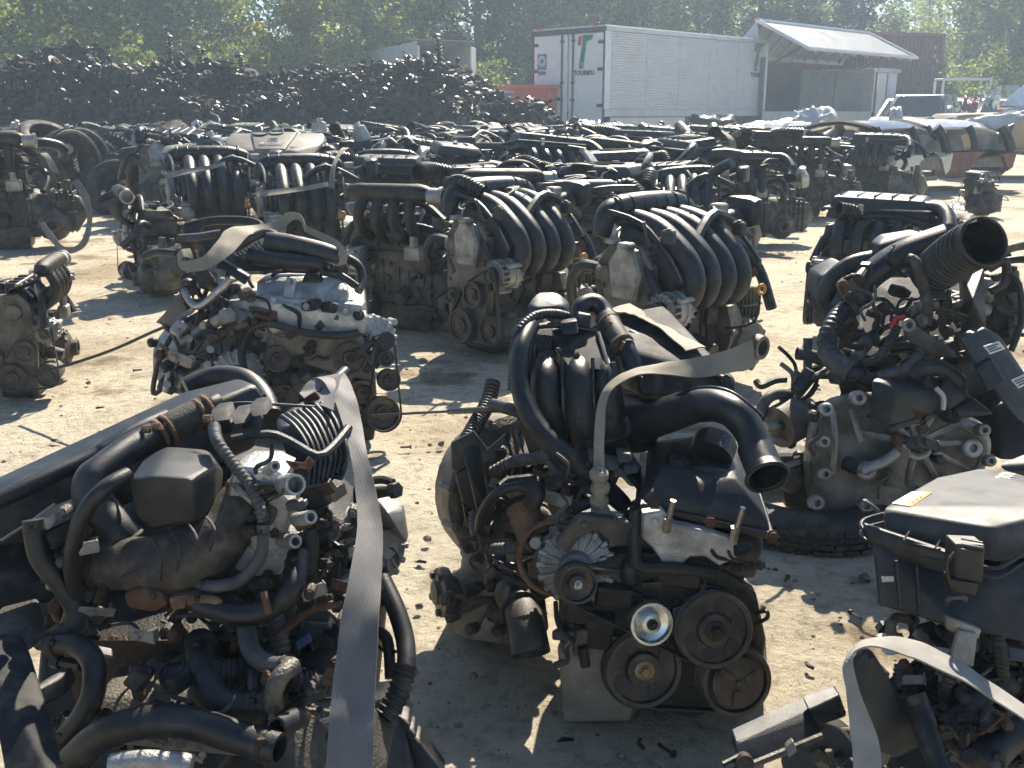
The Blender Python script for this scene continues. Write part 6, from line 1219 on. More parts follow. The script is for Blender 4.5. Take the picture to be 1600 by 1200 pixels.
def build_hero_left():
    h = Hero('car_engine', 'large dirty engine in the left foreground with grey strap across it', 330, 1.18); R = h.root
    MB().hull([(-.60, 1.26, 0), (-.24, 1.26, 0), (-.60, 1.5, 0), (-.24, 1.5, 0), (-.64, 1.24, .34), (-.2, 1.24, .34), (-.64, 1.55, .34), (-.2, 1.55, .34)], .012, 2).build('oil_pan', 'steel_dark', R)
    h.hull('engine_core', [(40, 850, .25), (470, 760, .30), (540, 820, .28), (30, 1010, .18), (540, 1000, .18), (250, 720, .40)], 'oily', 10, back=.15)
    h.hull('block', [(70, 930, .22), (560, 900, .22), (40, 1250, .02), (560, 1250, .02), (120, 880, .45), (540, 800, .45), (100, 1150, .4), (540, 1150, .4)], 'oily', 12)
    h.hull('air_box', [(-60, 792, .10), (-60, 860, .08), (130, 790, .2), (150, 715, .24), (260, 655, .33), (400, 600, .42), (-60, 770, .14), (180, 670, .32), (285, 612, .42), (375, 590, .48), (420, 630, .42), (250, 745, .28), (60, 850, .14), (400, 700, .42), (300, 720, .45)], 'plastic_worn', 9, label='long black air box with scuffed lid')
    h.hull('air_box_base', [(-70, 850, .10), (120, 795, .22), (140, 850, .2), (-70, 975, .04), (105, 935, .12), (-70, 900, .35), (120, 900, .35)], 'plastic_matte', 8)
    h.tube('lid_ridge', [(-40, 800, .07), (60, 752, .13), (148, 712, .19), (165, 702, .20), (215, 672, .24), (262, 652, .28)], 14, 'plastic_worn', n=12); h.tube('lid_seam', [(160, 680, .29), (260, 648, .34), (330, 620, .40), (416, 618, .43)], 3, 'plastic', n=6)
    h.tube('rear_hose', [(290, 606, .50), (330, 590, .52), (380, 592, .50), (410, 618, .46), (424, 650, .42)], 17, 'rubber')
    h.tube('metal_strip', [(2, 845, .04), (45, 818, .07), (86, 788, .1)], 3, 'steel', n=6, sub=1)
    h.tube('air_pipe', [(258, 672, .20, 22), (205, 700, .15, 23), (165, 728, .11, 24), (143, 750, .09, 27), (142, 775, .08, 28), (162, 800, .08, 27), (185, 830, .07, 27), (195, 850, .07, 30)], 24, 'plastic_worn', n=20, sub=6); h.tube('rubber_sleeve', [(246, 680, .19), (290, 657, .22), (330, 637, .25)], 25, 'rubber_brown', n=20, sub=3); h.tube('pipe_end', [(318, 642, .24), (342, 632, .26)], 20, 'plastic', n=16, sub=1)
    for (u, v, d) in ((250, 680, .187), (262, 673, .195), (312, 648, .235), (324, 642, .243)): MB().ring(h.p(u, v, d), h.p(330, 637, .25) - h.p(246, 680, .19), 25.5 * h.k(u, v, d), 2.4 * h.k(u, v, d), 24, 6, 4 * h.k(u, v, d)).build('hose_clamp', 'rust_light', R)
    for (u, v) in ((226, 672), (242, 668), (322, 655)): h.hull('clamp_ear', [(u - 7, v - 5, .16), (u + 8, v - 7, .16), (u - 6, v + 7, .15), (u + 9, v + 5, .15)], 'rust', 2, back=.006)
    h.hull('resonator', [(200, 750, .03), (236, 744, .015), (300, 748, .01), (338, 724, .07), (212, 806, .035), (230, 828, .03), (306, 818, .02), (336, 786, .06), (258, 696, .14), (325, 702, .15), (350, 736, .13), (345, 780, .14), (220, 720, .10)], 'plastic_worn', 9, seg=4, label='worn black resonator box')
    h.tube('breather_hose', [(200, 742, .04), (165, 762, .01), (135, 795, .0), (118, 840, .0), (112, 885, .01), (118, 930, .02), (108, 975, .03)], 13, 'rubber', n=14)
    # throttle duct
    h.tube('throttle_duct', [(140, 880, .07, 36), (158, 882, .06, 40), (190, 880, .05, 40), (225, 882, .04, 42), (262, 885, .03, 52), (305, 868, .04, 56), (345, 832, .06, 48), (370, 795, .08, 38), (398, 768, .1, 38)], 40, 'rubber_brown', n=26, sub=6, label='brown dusty rubber throttle duct')
    for (u, v, d, r, ax) in ((148, 882, .065, 40, (1, 0, 0)), (388, 778, .094, 40, (.8, .3, .9)), (160, 882, .06, 41, (1, 0, 0))): MB().ring(h.p(u, v, d), ax, r * h.k(u, v, d), 3 * h.k(u, v, d), 30, 8, 5 * h.k(u, v, d)).build('duct_band', 'steel_dark', R)
    for u, v, d in ((192, 842, .07), (198, 856, .065)): MB().ring(h.p(u, v, d), (.35, 0, -.9), 30 * h.k(u, v, d), 3.4 * h.k(u, v, d), 26, 8).build('pipe_band', 'rubber_brown', R)
    for i in range(4): h.tube('duct_seam', [(238 + 28 * i, 838 - 10 * i, .0), (252 + 28 * i, 870 - 14 * i, -.025), (250 + 26 * i, 915 - 18 * i, -.01)], 2.2, 'rubber_brown', n=6, sub=4)
    h.hull('duct_foot', [(185, 905, .0), (230, 880, -.01), (240, 915, -.01), (195, 925, .0)], 'rubber_brown', 6, back=.04); h.tube('duct_neck', [(268, 835, .05), (300, 820, .06), (325, 800, .07)], 26, 'rubber_brown', n=16)
    # throttle body
    h.plate('throttle_body', [(382, 712), (400, 704), (440, 706), (462, 716), (458, 745), (472, 760), (465, 800), (480, 815), (470, 838), (455, 865), (420, 868), (388, 858), (378, 820), (370, 780)], .13, .07, 'alu_bright', 5, bolts=[(402, 718, 8), (426, 715, 8), (420, 732, 9), (440, 790, 7), (430, 835, 7)])
    for (u0, v0, u1, v1, r) in ((445, 757, 462, 757, 17), (462, 812, 486, 808, 11), (440, 845, 462, 846, 11), (418, 735, 430, 728, 9)): h.tube('coolant_spigot', [(u0, v0, .06), (u1, v1, .03)], r, 'alu_bright', n=14, sub=1, hollow=(0, 4))
    MB().ring(h.p(396, 775, .08), (.8, .35, .9), 40 * h.k(396, 775, .08), 6 * h.k(396, 775, .08), 26, 8).build('throttle_flange', 'alu', R)
    h.hull('throttle_sensor', [(385, 798, .06), (415, 790, .05), (432, 800, .05), (425, 822, .04), (395, 828, .05)], 'plastic_worn', 4, back=.03)
    # ribbed manifold
    h.hull('intake_manifold', [(430, 655, .26), (470, 622, .32), (520, 626, .33), (548, 660, .28), (545, 730, .2), (520, 790, .15), (478, 800, .15), (455, 740, .18), (440, 690, .2), (540, 700, .4), (450, 720, .38)], 'plastic', 8)
    for i in range(8): t = i / 7; h.tube('manifold_fin', [(440 + 62 * t, 650 - 20 * t, .245 + .04 * t), (462 + 62 * t, 668 - 10 * t, .2 + .045 * t), (482 + 58 * t, 705 + 5 * t, .17 + .04 * t), (480 + 52 * t, 765 - 30 * t, .14 + .05 * t)], 4, 'plastic_worn', n=7, sub=4)
    h.tube('manifold_frame', [(362, 686, .16), (420, 678, .17), (455, 690, .165), (496, 712, .14), (520, 698, .17), (545, 668, .22)], 7, 'plastic_worn', n=8, sub=3)
    for u, v in ((340, 648), (372, 652), (400, 640), (345, 668), (385, 660)): h.hull('connector', [(u - 12, v - 6, .2), (u + 14, v - 10, .21), (u - 8, v + 12, .17), (u + 18, v + 8, .18)], 'plastic_matte', 4, back=.04)
    h.tube('cable', [(330, 640, .25), (370, 630, .26), (430, 632, .26), (492, 636, .27)], 2.5, 'hose_grey', n=6); h.tube('sleeve', [(500, 618, .34), (540, 580, .42)], 9, 'rubber', sub=1); h.hull('rust_lug', [(476, 622, .3), (492, 612, .3), (500, 622, .3), (482, 632, .3)], 'rust', 2, back=.01)
    h.tube('wiring_loom', [(335, 668, .14), (340, 690, .09), (362, 722, .07), (388, 755, .05), (405, 790, .03), (412, 815, .02)], 10, 'hose_grey', corr=(8, .14)); h.tube('coolant_hose', [(411, 820, .02), (408, 865, .01), (378, 905, .0), (340, 916, -.01), (312, 914, .0)], 10, 'hose_grey', n=12)
    # alternator at right
    al = alternator_shape(MB(), h.p(598, 850, .30), (.8, -.55, .2), .068, .12, 16).build('alternator', 'alu', R); h.hull('alternator_bracket', [(585, 778, .32), (628, 798, .3), (636, 850, .28), (605, 800, .26), (585, 820, .36)], 'alu', 4, back=.03)
    h.tube('alternator_can', [(585, 880, .3), (575, 830, .36)], 40, 'alu_dirty', par=al, n=16, sub=1)
    # lower hoses
    T = h.tube
    T('coolant_hose', [(90, 1215, -.12), (150, 1155, -.13), (215, 1130, -.14), (290, 1128, -.15), (360, 1148, -.15), (437, 1170, -.17)], 25, 'rubber', hollow=(0, 5), n=18); T('coolant_hose', [(312, 1000, .0), (318, 1050, -.06), (335, 1085, -.09), (365, 1102, -.10), (415, 1100, -.10)], 23, 'rubber', n=16)
    T('coolant_hose', [(384, 968, .0), (390, 1010, -.04), (412, 1035, -.07), (458, 1042, -.09)], 15, 'hose_grey'); T('metal_pipe', [(460, 1040, -.09), (440, 1055, -.11), (428, 1080, -.12), (427, 1106, -.12)], 15, 'alu_dirty'); T('hose_end', [(470, 1120, -.10), (432, 1137, -.155)], 17, 'rubber', hollow=(0, 4), sub=1)
    T('wiring_loom', [(262, 1058, -.05), (320, 1050, -.06), (395, 1052, -.04), (455, 1062, -.03), (525, 1082, .0)], 21, 'rubber', corr=(9, .13), n=16); T('wiring_loom', [(425, 940, .04), (432, 975, .02), (440, 1020, .0)], 16, 'hose_grey', corr=(9, .13))
    T('coolant_hose', [(300, 935, -.01), (345, 955, -.02), (390, 960, -.02), (430, 945, -.01), (458, 915, .0), (466, 868, .05)], 18, 'rubber', n=16); T('hose_band', [(412, 925, -.02), (420, 960, -.035)], 6, 'rust_light', sub=1, n=8)
    T('coolant_hose', [(478, 900, .08), (484, 865, .08), (478, 830, .09)], 16, 'rubber'); T('oil_filter', [(470, 1010, .06), (500, 960, .1)], 34, 'plastic_grey', n=20, sub=1); T('sleeve_can', [(490, 1060, .04), (540, 990, .08)], 36, 'rubber', n=20, sub=1)
    h.plate('sticker', [(462, 1002), (484, 988), (488, 1000), (466, 1016)], .03, .002, 'blue_label', .3)
    T('coolant_hose', [(52, 812, .03), (62, 868, .02), (95, 912, .02), (118, 950, .02), (112, 985, .01), (62, 1000, .02)], 17, 'rubber', n=14); T('coolant_hose', [(78, 1010, -.02), (118, 1006, -.03), (146, 1035, -.05), (145, 1085, -.07), (122, 1130, -.08), (92, 1162, -.08)], 18, 'rubber', n=14)
    T('wiring_loom', [(596, 905, .2), (618, 950, .16), (633, 1000, .12), (634, 1045, .08), (622, 1085, .05)], 15, 'rubber'); T('wiring_loom', [(634, 1040, .075), (622, 1085, .05), (600, 1120, .03)], 19, 'rubber', corr=(10, .14)); T('wire', [(590, 1010, .14), (608, 1020, .13), (618, 1018, .12)], 3, 'rubber', n=6); T('wiring_loom', [(585, 985, .16), (605, 1000, .14), (610, 1060, .1)], 9, 'rubber')
    h.hull('connector_box', [(45, 820, .04), (120, 790, .08), (130, 800, .07), (60, 838, .02), (60, 868, .02), (128, 850, .05), (50, 850, .05)], 'plastic', 4, back=.06); h.hull('box_lid', [(52, 822, .03), (108, 796, .06), (125, 805, .05), (66, 832, .02)], 'plastic_worn', 3, back=.02)
    h.hull('rusty_flange', [(192, 930, -.01), (215, 918, -.01), (250, 925, -.02), (262, 945, -.02), (240, 958, -.02), (200, 950, -.01)], 'rust', 6, back=.04); h.hull('rusty_flange', [(262, 935, -.02), (298, 930, -.02), (300, 950, -.02), (268, 955, -.02)], 'rust_light', 5, back=.03); h.blob('rusty_flange', 98, 952, .06, 22, 'rust', .3, 2)
    T('brass_spigot', [(296, 938, -.02), (330, 938, -.02), (344, 946, -.02)], 9, 'rust_light')
    h.hull('support_rail', [(-30, 1010, -.10), (20, 1008, -.08), (80, 1215, -.25), (10, 1230, -.25), (45, 1100, -.15)], 'plastic_matte', 5, back=.03); h.hull('bracket', [(45, 1085, -.14), (95, 1060, -.1), (105, 1085, -.1), (60, 1110, -.14)], 'plastic', 4, back=.03); h.hull('bracket', [(-20, 970, .0), (40, 955, .02), (55, 1010, -.04), (20, 1035, -.06), (-20, 1010, -.05)], 'alu_dirty', 5, back=.04)  # rail given a darker plastic to stand in for the shade on it
    h.hull('gearbox_case', [(400, 1150, -.12), (470, 1095, -.06), (560, 1090, .0), (620, 1130, .05), (600, 1230, -.08), (420, 1240, -.16), (500, 1100, .2), (600, 1120, .2)], 'alu_dirty', 12); h.hull('gearbox_foot', [(150, 1090, -.02), (300, 1075, -.02), (420, 1110, -.06), (120, 1160, -.06), (420, 1190, -.1)], 'alu_dust', 10, back=.08)
    T('drain_pipe', [(175, 1195, -.2), (230, 1188, -.2), (300, 1196, -.2)], 17, 'alu', n=14)
    h.hull('plastic_guard', [(575, 1095, .10), (622, 1088, .10), (640, 1130, .1), (648, 1230, .02), (560, 1230, .0)], 'plastic', 5, back=.05)
    for i in range(7): u = 632 + 9 * i; v = 1128 + 15 * i; h.hull('guard_tooth', [(u - 10, v - 10, .08), (u + 6, v - 4, .08), (u + 10, v + 8, .07), (u - 8, v + 16, .07)], 'plastic', 2, back=.03)
    h.hull('guard_base', [(620, 1120, .10), (695, 1210, .05), (620, 1240, .05), (640, 1130, .10)], 'plastic', 3, back=.03)
    h.clutter(11, (120, 930, 560, 1090), (.0, .10), 34, ['rubber', 'oily', 'alu_dirty', 'plastic', 'hose_grey', 'rust'], None, 5, 11, 80); h.clutter(12, (60, 1060, 560, 1180), (-.10, .0), 22, ['rubber', 'oily', 'alu_dirty', 'alu_dust', 'plastic'], None, 5, 11, 80); h.clutter(13, (480, 760, 590, 960), (.10, .22), 16, ['rubber', 'oily', 'alu_dirty', 'alu'], None, 4, 9, 60)
    h.greeble(71, (140, 900, 540, 1050), (-.02, .08), 40); h.greeble(72, (60, 1040, 540, 1190), (-.12, -.02), 34); h.greeble(73, (380, 690, 480, 870), (.03, .06), 14); h.greeble(74, (480, 760, 600, 960), (.08, .18), 18); h.greeble(75, (60, 800, 140, 980), (.0, .08), 10)
    h.strap('webbing_strap', [((474, 622, .32), (520, 640, .24)), ((470, 612, .36), (530, 600, .33)), ((492, 590, .38), (538, 584, .38)), ((512, 606, .32), (556, 620, .30)), ((530, 645, .26), (566, 668, .24)), ((548, 712, .17), (576, 720, .15)), ((556, 770, .10), (588, 770, .09)), ((558, 827, .03), (598, 827, .03)), ((544, 910, -.05), (596, 905, -.04)), ((530, 987, -.10), (592, 965, -.10)), ((518, 1090, -.16), (586, 1080, -.16)), ((512, 1160, -.2), (584, 1160, -.2)), ((508, 1230, -.23), (582, 1230, -.23))], 'strap_grey', 'wide grey webbing strap hanging over the large left engine')
build_hero_left()

def build_hero_corner():
    h = Hero('car_engine', 'engine cut by the right corner with black air box and number in white', 1480, 1.15); R = h.root
    bx = h.hull('air_box', [(1362, 845, .10), (1372, 945, .07), (1500, 985, .02), (1680, 1020, .02), (1560, 890, .06), (1690, 860, .1), (1420, 800, .45), (1690, 780, .45), (1420, 900, .4), (1690, 940, .4)], 'plastic', 7, label='black lower half of the air box')
    lid = h.hull('air_box_lid', [(1376, 793, .14), (1384, 836, .12), (1553, 824, .05), (1556, 880, .04), (1425, 768, .24), (1462, 745, .33), (1530, 731, .40), (1700, 760, .42), (1700, 790, .12), (1700, 860, .1), (1470, 790, .4), (1540, 780, .44)], 'plastic_grey', 10, seg=4, label='dusty lid with white number')
    h.hull('second_lid', [(1562, 724, .44), (1620, 700, .50), (1700, 720, .44), (1562, 734, .43), (1700, 740, .43), (1650, 760, .5)], 'plastic_grey', 5)
    # lettering and sticker lie on the lid's top plane
    c0 = h.p(1425, 775, .205); e1 = (h.p(1553, 824, .05) - h.p(1376, 793, .14)).normalized(); e2 = h.p(1462, 745, .33) - h.p(1376, 793, .14); e2 = (e2 - e1 * e2.dot(e1)).normalized(); nn = e1.cross(e2)
    if nn.z < 0: nn = -nn
    def on(u, v):
        o = h.p(1376, 793, .14); d = ray(u, v); t = (o - V((0, 0, CAM_H))).dot(nn) / d.dot(nn); return V((0, 0, CAM_H)) + d * t + nn * .0015
    def flat(pts, m, name, par): w = [on(*q) for q in pts]; MB().hull(w + [p + nn * .0012 for p in w], 0).build(name, m, par)
    flat([(1393, 789), (1424, 771), (1447, 771), (1414, 792)], 'white_label', 'sticker', lid); flat([(1414, 793), (1447, 771.5), (1456, 772), (1424, 794)], 'orange', 'sticker_stripe', lid)
    for i in range(3): flat([(1424 + 6 * i, 788 - 4 * i), (1427 + 6 * i, 786 - 4 * i), (1430 + 6 * i, 788 - 4 * i), (1427 + 6 * i, 790 - 4 * i)], 'ink_and_hole_black', 'sticker_mark', lid)
    tx = (on(1570, 752) - on(1584, 740)); MB().text('R06A', on(1568, 747) + nn * .001, tx, -nn.cross(tx) * -1 if False else nn.cross(tx), .030, .0006, bold=.0007).build('lettering', 'chalk', lid)
    MB().text('P731863', on(1590, 768) + nn * .001, on(1566, 784) - on(1600, 757), nn.cross(on(1566, 784) - on(1600, 757)), .032, .0006, bold=.0007).build('lettering', 'chalk', lid)
    for k_, dv in ((0, 0), (1, 14)): h.tube('box_rim', [(1392, 800 + dv, .2), (1350, 812 + dv, .15), (1350, 828 + dv, .125), (1385, 842 + dv, .10), (1450, 856 + dv, .06), (1500, 872 + dv, .035), (1556, 888 + dv, .02), (1605, 862 + dv, .05), (1680, 830 + dv, .1)], 3.2, 'plastic', n=7)
    h.hull('rim_skirt', [(1352, 820, .12), (1390, 842, .095), (1505, 870, .03), (1505, 905, .03), (1395, 875, .09), (1356, 845, .11)], 'plastic', 2, back=.012)
    for u, v in ((1412, 836), (1460, 850), (1560, 880)): h.tube('rim_rib', [(u, v + 8, .05), (u + 9, v - 6, .06)], 1.8, 'plastic_worn', n=5, sub=1)
    h.hull('latch', [(1492, 850, .0), (1540, 852, -.01), (1490, 905, .0), (1536, 912, -.01)], 'plastic_worn', 4, back=.03)
    for i in range(3): h.tube('latch_rib', [(1502, 842 + 8 * i, -.005), (1536, 848 + 8 * i, -.012)], 1.8, 'plastic_worn', n=5, sub=1)
    h.hull('latch_block', [(1486, 905, -.005), (1530, 912, -.01), (1488, 925, -.005), (1525, 932, -.01)], 'plastic', 3, back=.025); h.tube('latch_wire', [(1492, 862, -.005), (1480, 880, -.01), (1482, 905, -.01), (1492, 925, -.005)], 3, 'steel_dark', n=6); h.tube('latch_hook', [(1478, 943, .02), (1484, 935, .01), (1505, 933, .01), (1508, 938, .02)], 4, 'hose_grey', n=7)
    for u0, v0, u1, v1 in ((1400, 876, 1406, 950), (1432, 884, 1436, 960)): h.tube('box_rib', [(u0, v0, .06), (u1, v1, .045)], 3, 'plastic', n=5, sub=1)
    h.hull('lid_clip', [(1350, 783, .14), (1356, 782, .14), (1376, 798, .125), (1372, 803, .125)], 'alu_dirty', 1, back=.008); h.plate('maker_mark', [(1377, 901), (1396, 900), (1396, 908), (1378, 909)], .058, .0015, 'chalk', .2)
    h.hull('metal_bracket', [(1476, 962, .0), (1534, 984, -.01), (1480, 985, .0), (1530, 1000, -.01)], 'alu', 3, back=.008); h.hull('metal_bracket', [(1498, 985, -.01), (1528, 990, -.012), (1486, 1030, -.02), (1522, 1044, -.03)], 'alu', 3, back=.008)
    # engine below
    MB().hull([(.76, 1.40, 0), (1.02, 1.40, 0), (.76, 1.6, 0), (1.02, 1.6, 0), (.74, 1.37, .27), (1.05, 1.37, .27), (.74, 1.64, .27), (1.05, 1.64, .27)], .012, 2).build('oil_pan', 'steel_dark', R)
    h.hull('block', [(1430, 1030, .25), (1690, 1010, .25), (1330, 1260, .12), (1690, 1260, .1), (1480, 960, .5), (1690, 960, .5), (1450, 1150, .5), (1690, 1150, .5)], 'oily', 10)
    h.hull('rubber_boot', [(1325, 1040, -.04), (1342, 1010, -.03), (1360, 1012, -.04), (1400, 1075, -.03), (1425, 1130, -.05), (1440, 1165, -.06), (1400, 1185, -.07), (1350, 1165, -.07), (1330, 1120, -.06), (1395, 1080, .06), (1410, 1150, .06)], 'rubber', 12, seg=4)
    h.tube('wiring_loom', [(1428, 1086, -.05), (1436, 1105, -.06), (1445, 1130, -.08), (1455, 1165, -.10), (1475, 1215, -.13)], 18, 'rubber', n=14, corr=(38, .10)); h.tube('cable', [(1405, 1040, .02), (1400, 1075, .0)], 8, 'hose_grey', corr=(7, .2))
    h.hull('control_unit', [(1150, 1160, .03), (1262, 1108, .08), (1275, 1120, .07), (1285, 1150, .05), (1165, 1205, .0), (1150, 1180, .02)], 'plastic_worn', 5, back=.03); h.hull('unit_plug', [(1263, 1108, .06), (1312, 1085, .09), (1325, 1120, .07), (1280, 1135, .05)], 'plastic', 4, back=.03)
    h.tube('unit_rail', [(1125, 1215, -.03), (1200, 1185, .0), (1285, 1150, .02)], 6, 'alu_dirty', n=6, sub=1); h.tube('unit_rail', [(1130, 1195, -.02), (1160, 1180, -.01)], 5, 'plastic', n=6, sub=1); h.hull('unit_clip', [(1228, 1168, .0), (1240, 1158, .0), (1246, 1175, -.01), (1232, 1185, -.01)], 'alu', 2, back=.01); h.tube('bolt_boss', [(1165, 1195, -.03), (1162, 1188, -.01)], 14, 'steel_dark', sub=1)
    h.tube('belt_drum', [(1280, 1190, .05), (1285, 1175, .12)], 58, 'rubber', n=26, sub=1)
    h.tube('coolant_hose', [(1395, 1000, .06), (1392, 978, .06), (1402, 965, .08), (1430, 970, .1)], 8, 'alu_dust', n=10); h.hull('foam_pad', [(1445, 1005, .08), (1480, 995, .08), (1490, 1025, .06), (1450, 1025, .06)], 'ink_and_hole_black', 6, back=.05)
    h.tube('coolant_hose', [(1540, 1050, .06), (1600, 1070, .05), (1680, 1090, .05)], 24, 'hose_grey', n=14); h.tube('coolant_hose', [(1480, 1140, -.03), (1540, 1080, .0), (1600, 1060, .03)], 20, 'rubber', n=14); h.tube('coolant_hose', [(1530, 1200, -.1), (1580, 1150, -.06), (1640, 1140, -.05)], 26, 'rubber', n=14)
    for u, v in ((1560, 1008), (1590, 1018)): h.hull('connector', [(u - 15, v - 8, .02), (u + 15, v - 2, .02), (u - 14, v + 14, .01), (u + 15, v + 18, .01)], 'plastic_grey', 3, back=.03)
    h.hull('mount', [(1380, 1008, .05), (1400, 1004, .05), (1402, 1024, .04), (1384, 1026, .04)], 'white_plastic', 4, back=.03)
    h.clutter(21, (1360, 1000, 1600, 1100), (.02, .16), 28, ['rubber', 'oily', 'alu_dirty', 'alu', 'plastic', 'hose_grey'], None, 4, 10, 60); h.clutter(22, (1450, 1090, 1640, 1200), (-.06, .08), 20, ['rubber', 'oily', 'alu_dirty', 'plastic', 'alu_dust'], None, 5, 11, 70); h.clutter(23, (1290, 1150, 1420, 1210), (.0, .1), 10, ['rubber', 'oily', 'alu_dirty', 'alu_dust'], None, 5, 10, 60)
    h.greeble(81, (1400, 990, 1600, 1100), (.0, .10), 30); h.greeble(82, (1440, 1090, 1600, 1200), (-.10, .04), 24)
    h.strap('webbing_strap', [((1335, 1230, -.14), (1378, 1235, -.14)), ((1330, 1150, -.11), (1374, 1165, -.11)), ((1322, 1080, -.08), (1345, 1085, -.085)), ((1318, 1040, -.06), (1332, 1030, -.07)), ((1340, 1006, -.04), (1348, 1012, -.06)), ((1375, 996, -.03), (1385, 1014, -.06)), ((1430, 1000, -.05), (1432, 1030, -.09)), ((1500, 1035, -.08), (1500, 1062, -.12)), ((1560, 1075, -.10), (1558, 1098, -.14)), ((1640, 1125, -.12), (1636, 1150, -.16))], 'strap_pale', 'pale grey webbing strap arching over the engine in the right corner')
build_hero_corner()
mat('alu_gear', (0.33, 0.315, 0.285), 0.55, 0.35, col2=(0.13, 0.12, 0.10), scale=9, amount=0.7, bump=0.5, bscale=260, dust=0.6, dustcol=(0.09, 0.075, 0.06))
def build_hero_right():
    h = Hero('car_engine', 'engine and cast gearbox standing on a tyre with a big corrugated hose mouth', 1430, 2.35); R = h.root; T = h.tube
    o = put_tyre(P(1290, 838, 2.42) * 1, (3, -2, 20), 'black tyre lying flat under the engine with the big hose', .9); o.location = (P(1300, HORIZON, 2.55).x, 2.52, .045); o.scale = (.9, .9, .48)
    h.hull('block', [(1330, 560, .35), (1560, 540, .35), (1290, 720, .2), (1560, 720, .3), (1350, 430, .6), (1560, 430, .6), (1340, 640, .6), (1570, 640, .6)], 'oily', 10)
    # gearbox casting
    h.hull('gearbox_case', [(1262, 700, .04), (1290, 625, .06), (1330, 612, .1), (1400, 640, .04), (1480, 640, .06), (1545, 668, .06), (1548, 715, .04), (1500, 765, .02), (1400, 800, .0), (1320, 828, .0), (1275, 790, .02), (1330, 640, .35), (1520, 650, .35), (1300, 760, .3), (1500, 740, .3)], 'alu_gear', 16, label='dusty cast aluminium gearbox')
    c = (1432, 692, -.005)
    for i in range(10):
        a = -2.9 + i * .58; ru, rv = 95 * math.cos(a), 72 * math.sin(a); T('case_rib', [(c[0] + ru * .18, c[1] + rv * .18, c[2]), (c[0] + ru * .6, c[1] + rv * .6, c[2] + .004), (c[0] + ru, c[1] + rv, c[2] + .03)], 5, 'alu', n=6, sub=3)
    MB().ring(h.p(*c), (0.1, -1, .4), 22 * h.k(*c), 6 * h.k(*c), 20, 8).build('case_boss', 'alu', R)
    T('case_rib', [(1345, 735, -.02), (1380, 722, -.02), (1402, 706, -.015)], 9, 'alu', sub=2); T('case_rib', [(1395, 760, -.02), (1402, 720, -.01), (1412, 700, -.005)], 15, 'alu_dust', sub=2)
    for (u, v, r) in ((1352, 735, 15), (1517, 700, 15), (1290, 640, 11), (1286, 690, 10), (1340, 622, 12), (1288, 740, 10), (1275, 785, 12), (1352, 790, 12), (1480, 755, 10), (1535, 672, 10), (1545, 720, 9), (1440, 770, 9)):
        k = h.k(u, v, -.02); p = h.p(u, v, -.01); mb = MB(); mb.lathe(p, (-.1, -1, .3), [(r * k, -.02), (r * k, .014), (r * k * .8, .018), (r * k * .45, .018), (r * k * .42, .0), (0, .0)], 14); mb.build('bolt_boss', 'alu', R)
    T('case_rim', [(1262, 720, .03), (1272, 660, .04), (1300, 628, .05), (1345, 625, .04)], 7, 'alu', n=8); T('case_rim', [(1262, 720, .03), (1268, 770, .02), (1300, 815, .0), (1350, 828, -.01)], 7, 'alu_dirty', n=8); T('case_rim', [(1480, 650, .03), (1515, 668, .02), (1540, 690, .02), (1528, 735, .01), (1495, 765, .01)], 8, 'alu', n=8)
    T('case_rib', [(1300, 640, .04), (1306, 690, .0), (1300, 740, -.01)], 5, 'alu', sub=2, n=6); T('case_rib', [(1330, 640, .03), (1345, 690, -.01)], 5, 'alu', sub=1, n=6)
    # left: actuator can, pipes
    T('actuator_can', [(1215, 668, .08, 34), (1246, 652, .12, 34)], 34, 'alu_dust', n=22, sub=1); T('actuator_nose', [(1196, 668, .06), (1216, 664, .07)], 9, 'alu', sub=1); T('actuator_nose', [(1200, 685, .06), (1228, 690, .07)], 8, 'alu', sub=1)
    h.hull('actuator_bracket', [(1225, 625, .12), (1280, 632, .12), (1285, 690, .1), (1240, 620, .15)], 'alu_dust', 4, back=.06); T('vent_pipe', [(1186, 655, .1), (1195, 628, .1), (1212, 616, .12), (1235, 618, .14)], 9, 'hose_grey')
    h.hull('lower_case', [(1205, 720, .1), (1280, 700, .08), (1300, 800, .04), (1225, 800, .08), (1240, 740, .3), (1290, 800, .3)], 'oily', 12); h.blob('lower_boss', 1235, 745, .06, 24, 'alu_dirty', .3, 4); T('stub_pipe', [(1230, 728, .04), (1248, 722, .05)], 5, 'alu', sub=1)
    T('cross_pipe', [(1245, 552, .2), (1268, 556, .2), (1292, 566, .2)], 10, 'hose_grey', hollow=(3, 0)); T('riser_pipe', [(1262, 528, .22), (1262, 600, .2)], 7, 'hose_grey', sub=1); h.blob('green_cap', 1250, 594, .16, 9, 'green_plastic', .1, 1); T('dip_pipe', [(1220, 568, .22), (1238, 584, .2), (1240, 606, .2)], 4, 'alu_dust', n=7)
    # big loom and cover
    T('wiring_loom', [(1352, 470, .3, 12), (1322, 482, .24, 14), (1300, 508, .18, 15), (1292, 540, .14, 15), (1312, 570, .1, 14), (1345, 588, .07, 13), (1378, 598, .05, 12)], 14, 'rubber', corr=(9, .10), n=14); T('tape_wrap', [(1290, 545, .138), (1305, 565, .11), (1330, 581, .08)], 16.5, 'hose_grey', n=12)
    h.hull('black_housing', [(1362, 592, .0), (1358, 652, -.02), (1390, 668, -.04), (1402, 610, -.03), (1470, 610, .0), (1470, 644, -.01), (1440, 590, .08), (1380, 585, .08), (1460, 650, .08)], 'plastic', 5, label='black plastic cover on the gearbox'); h.hull('housing_lip', [(1358, 650, -.02), (1392, 668, -.045), (1474, 642, -.01), (1358, 656, -.02), (1392, 675, -.045), (1474, 648, -.01)], 'plastic', 1.5, back=.02)
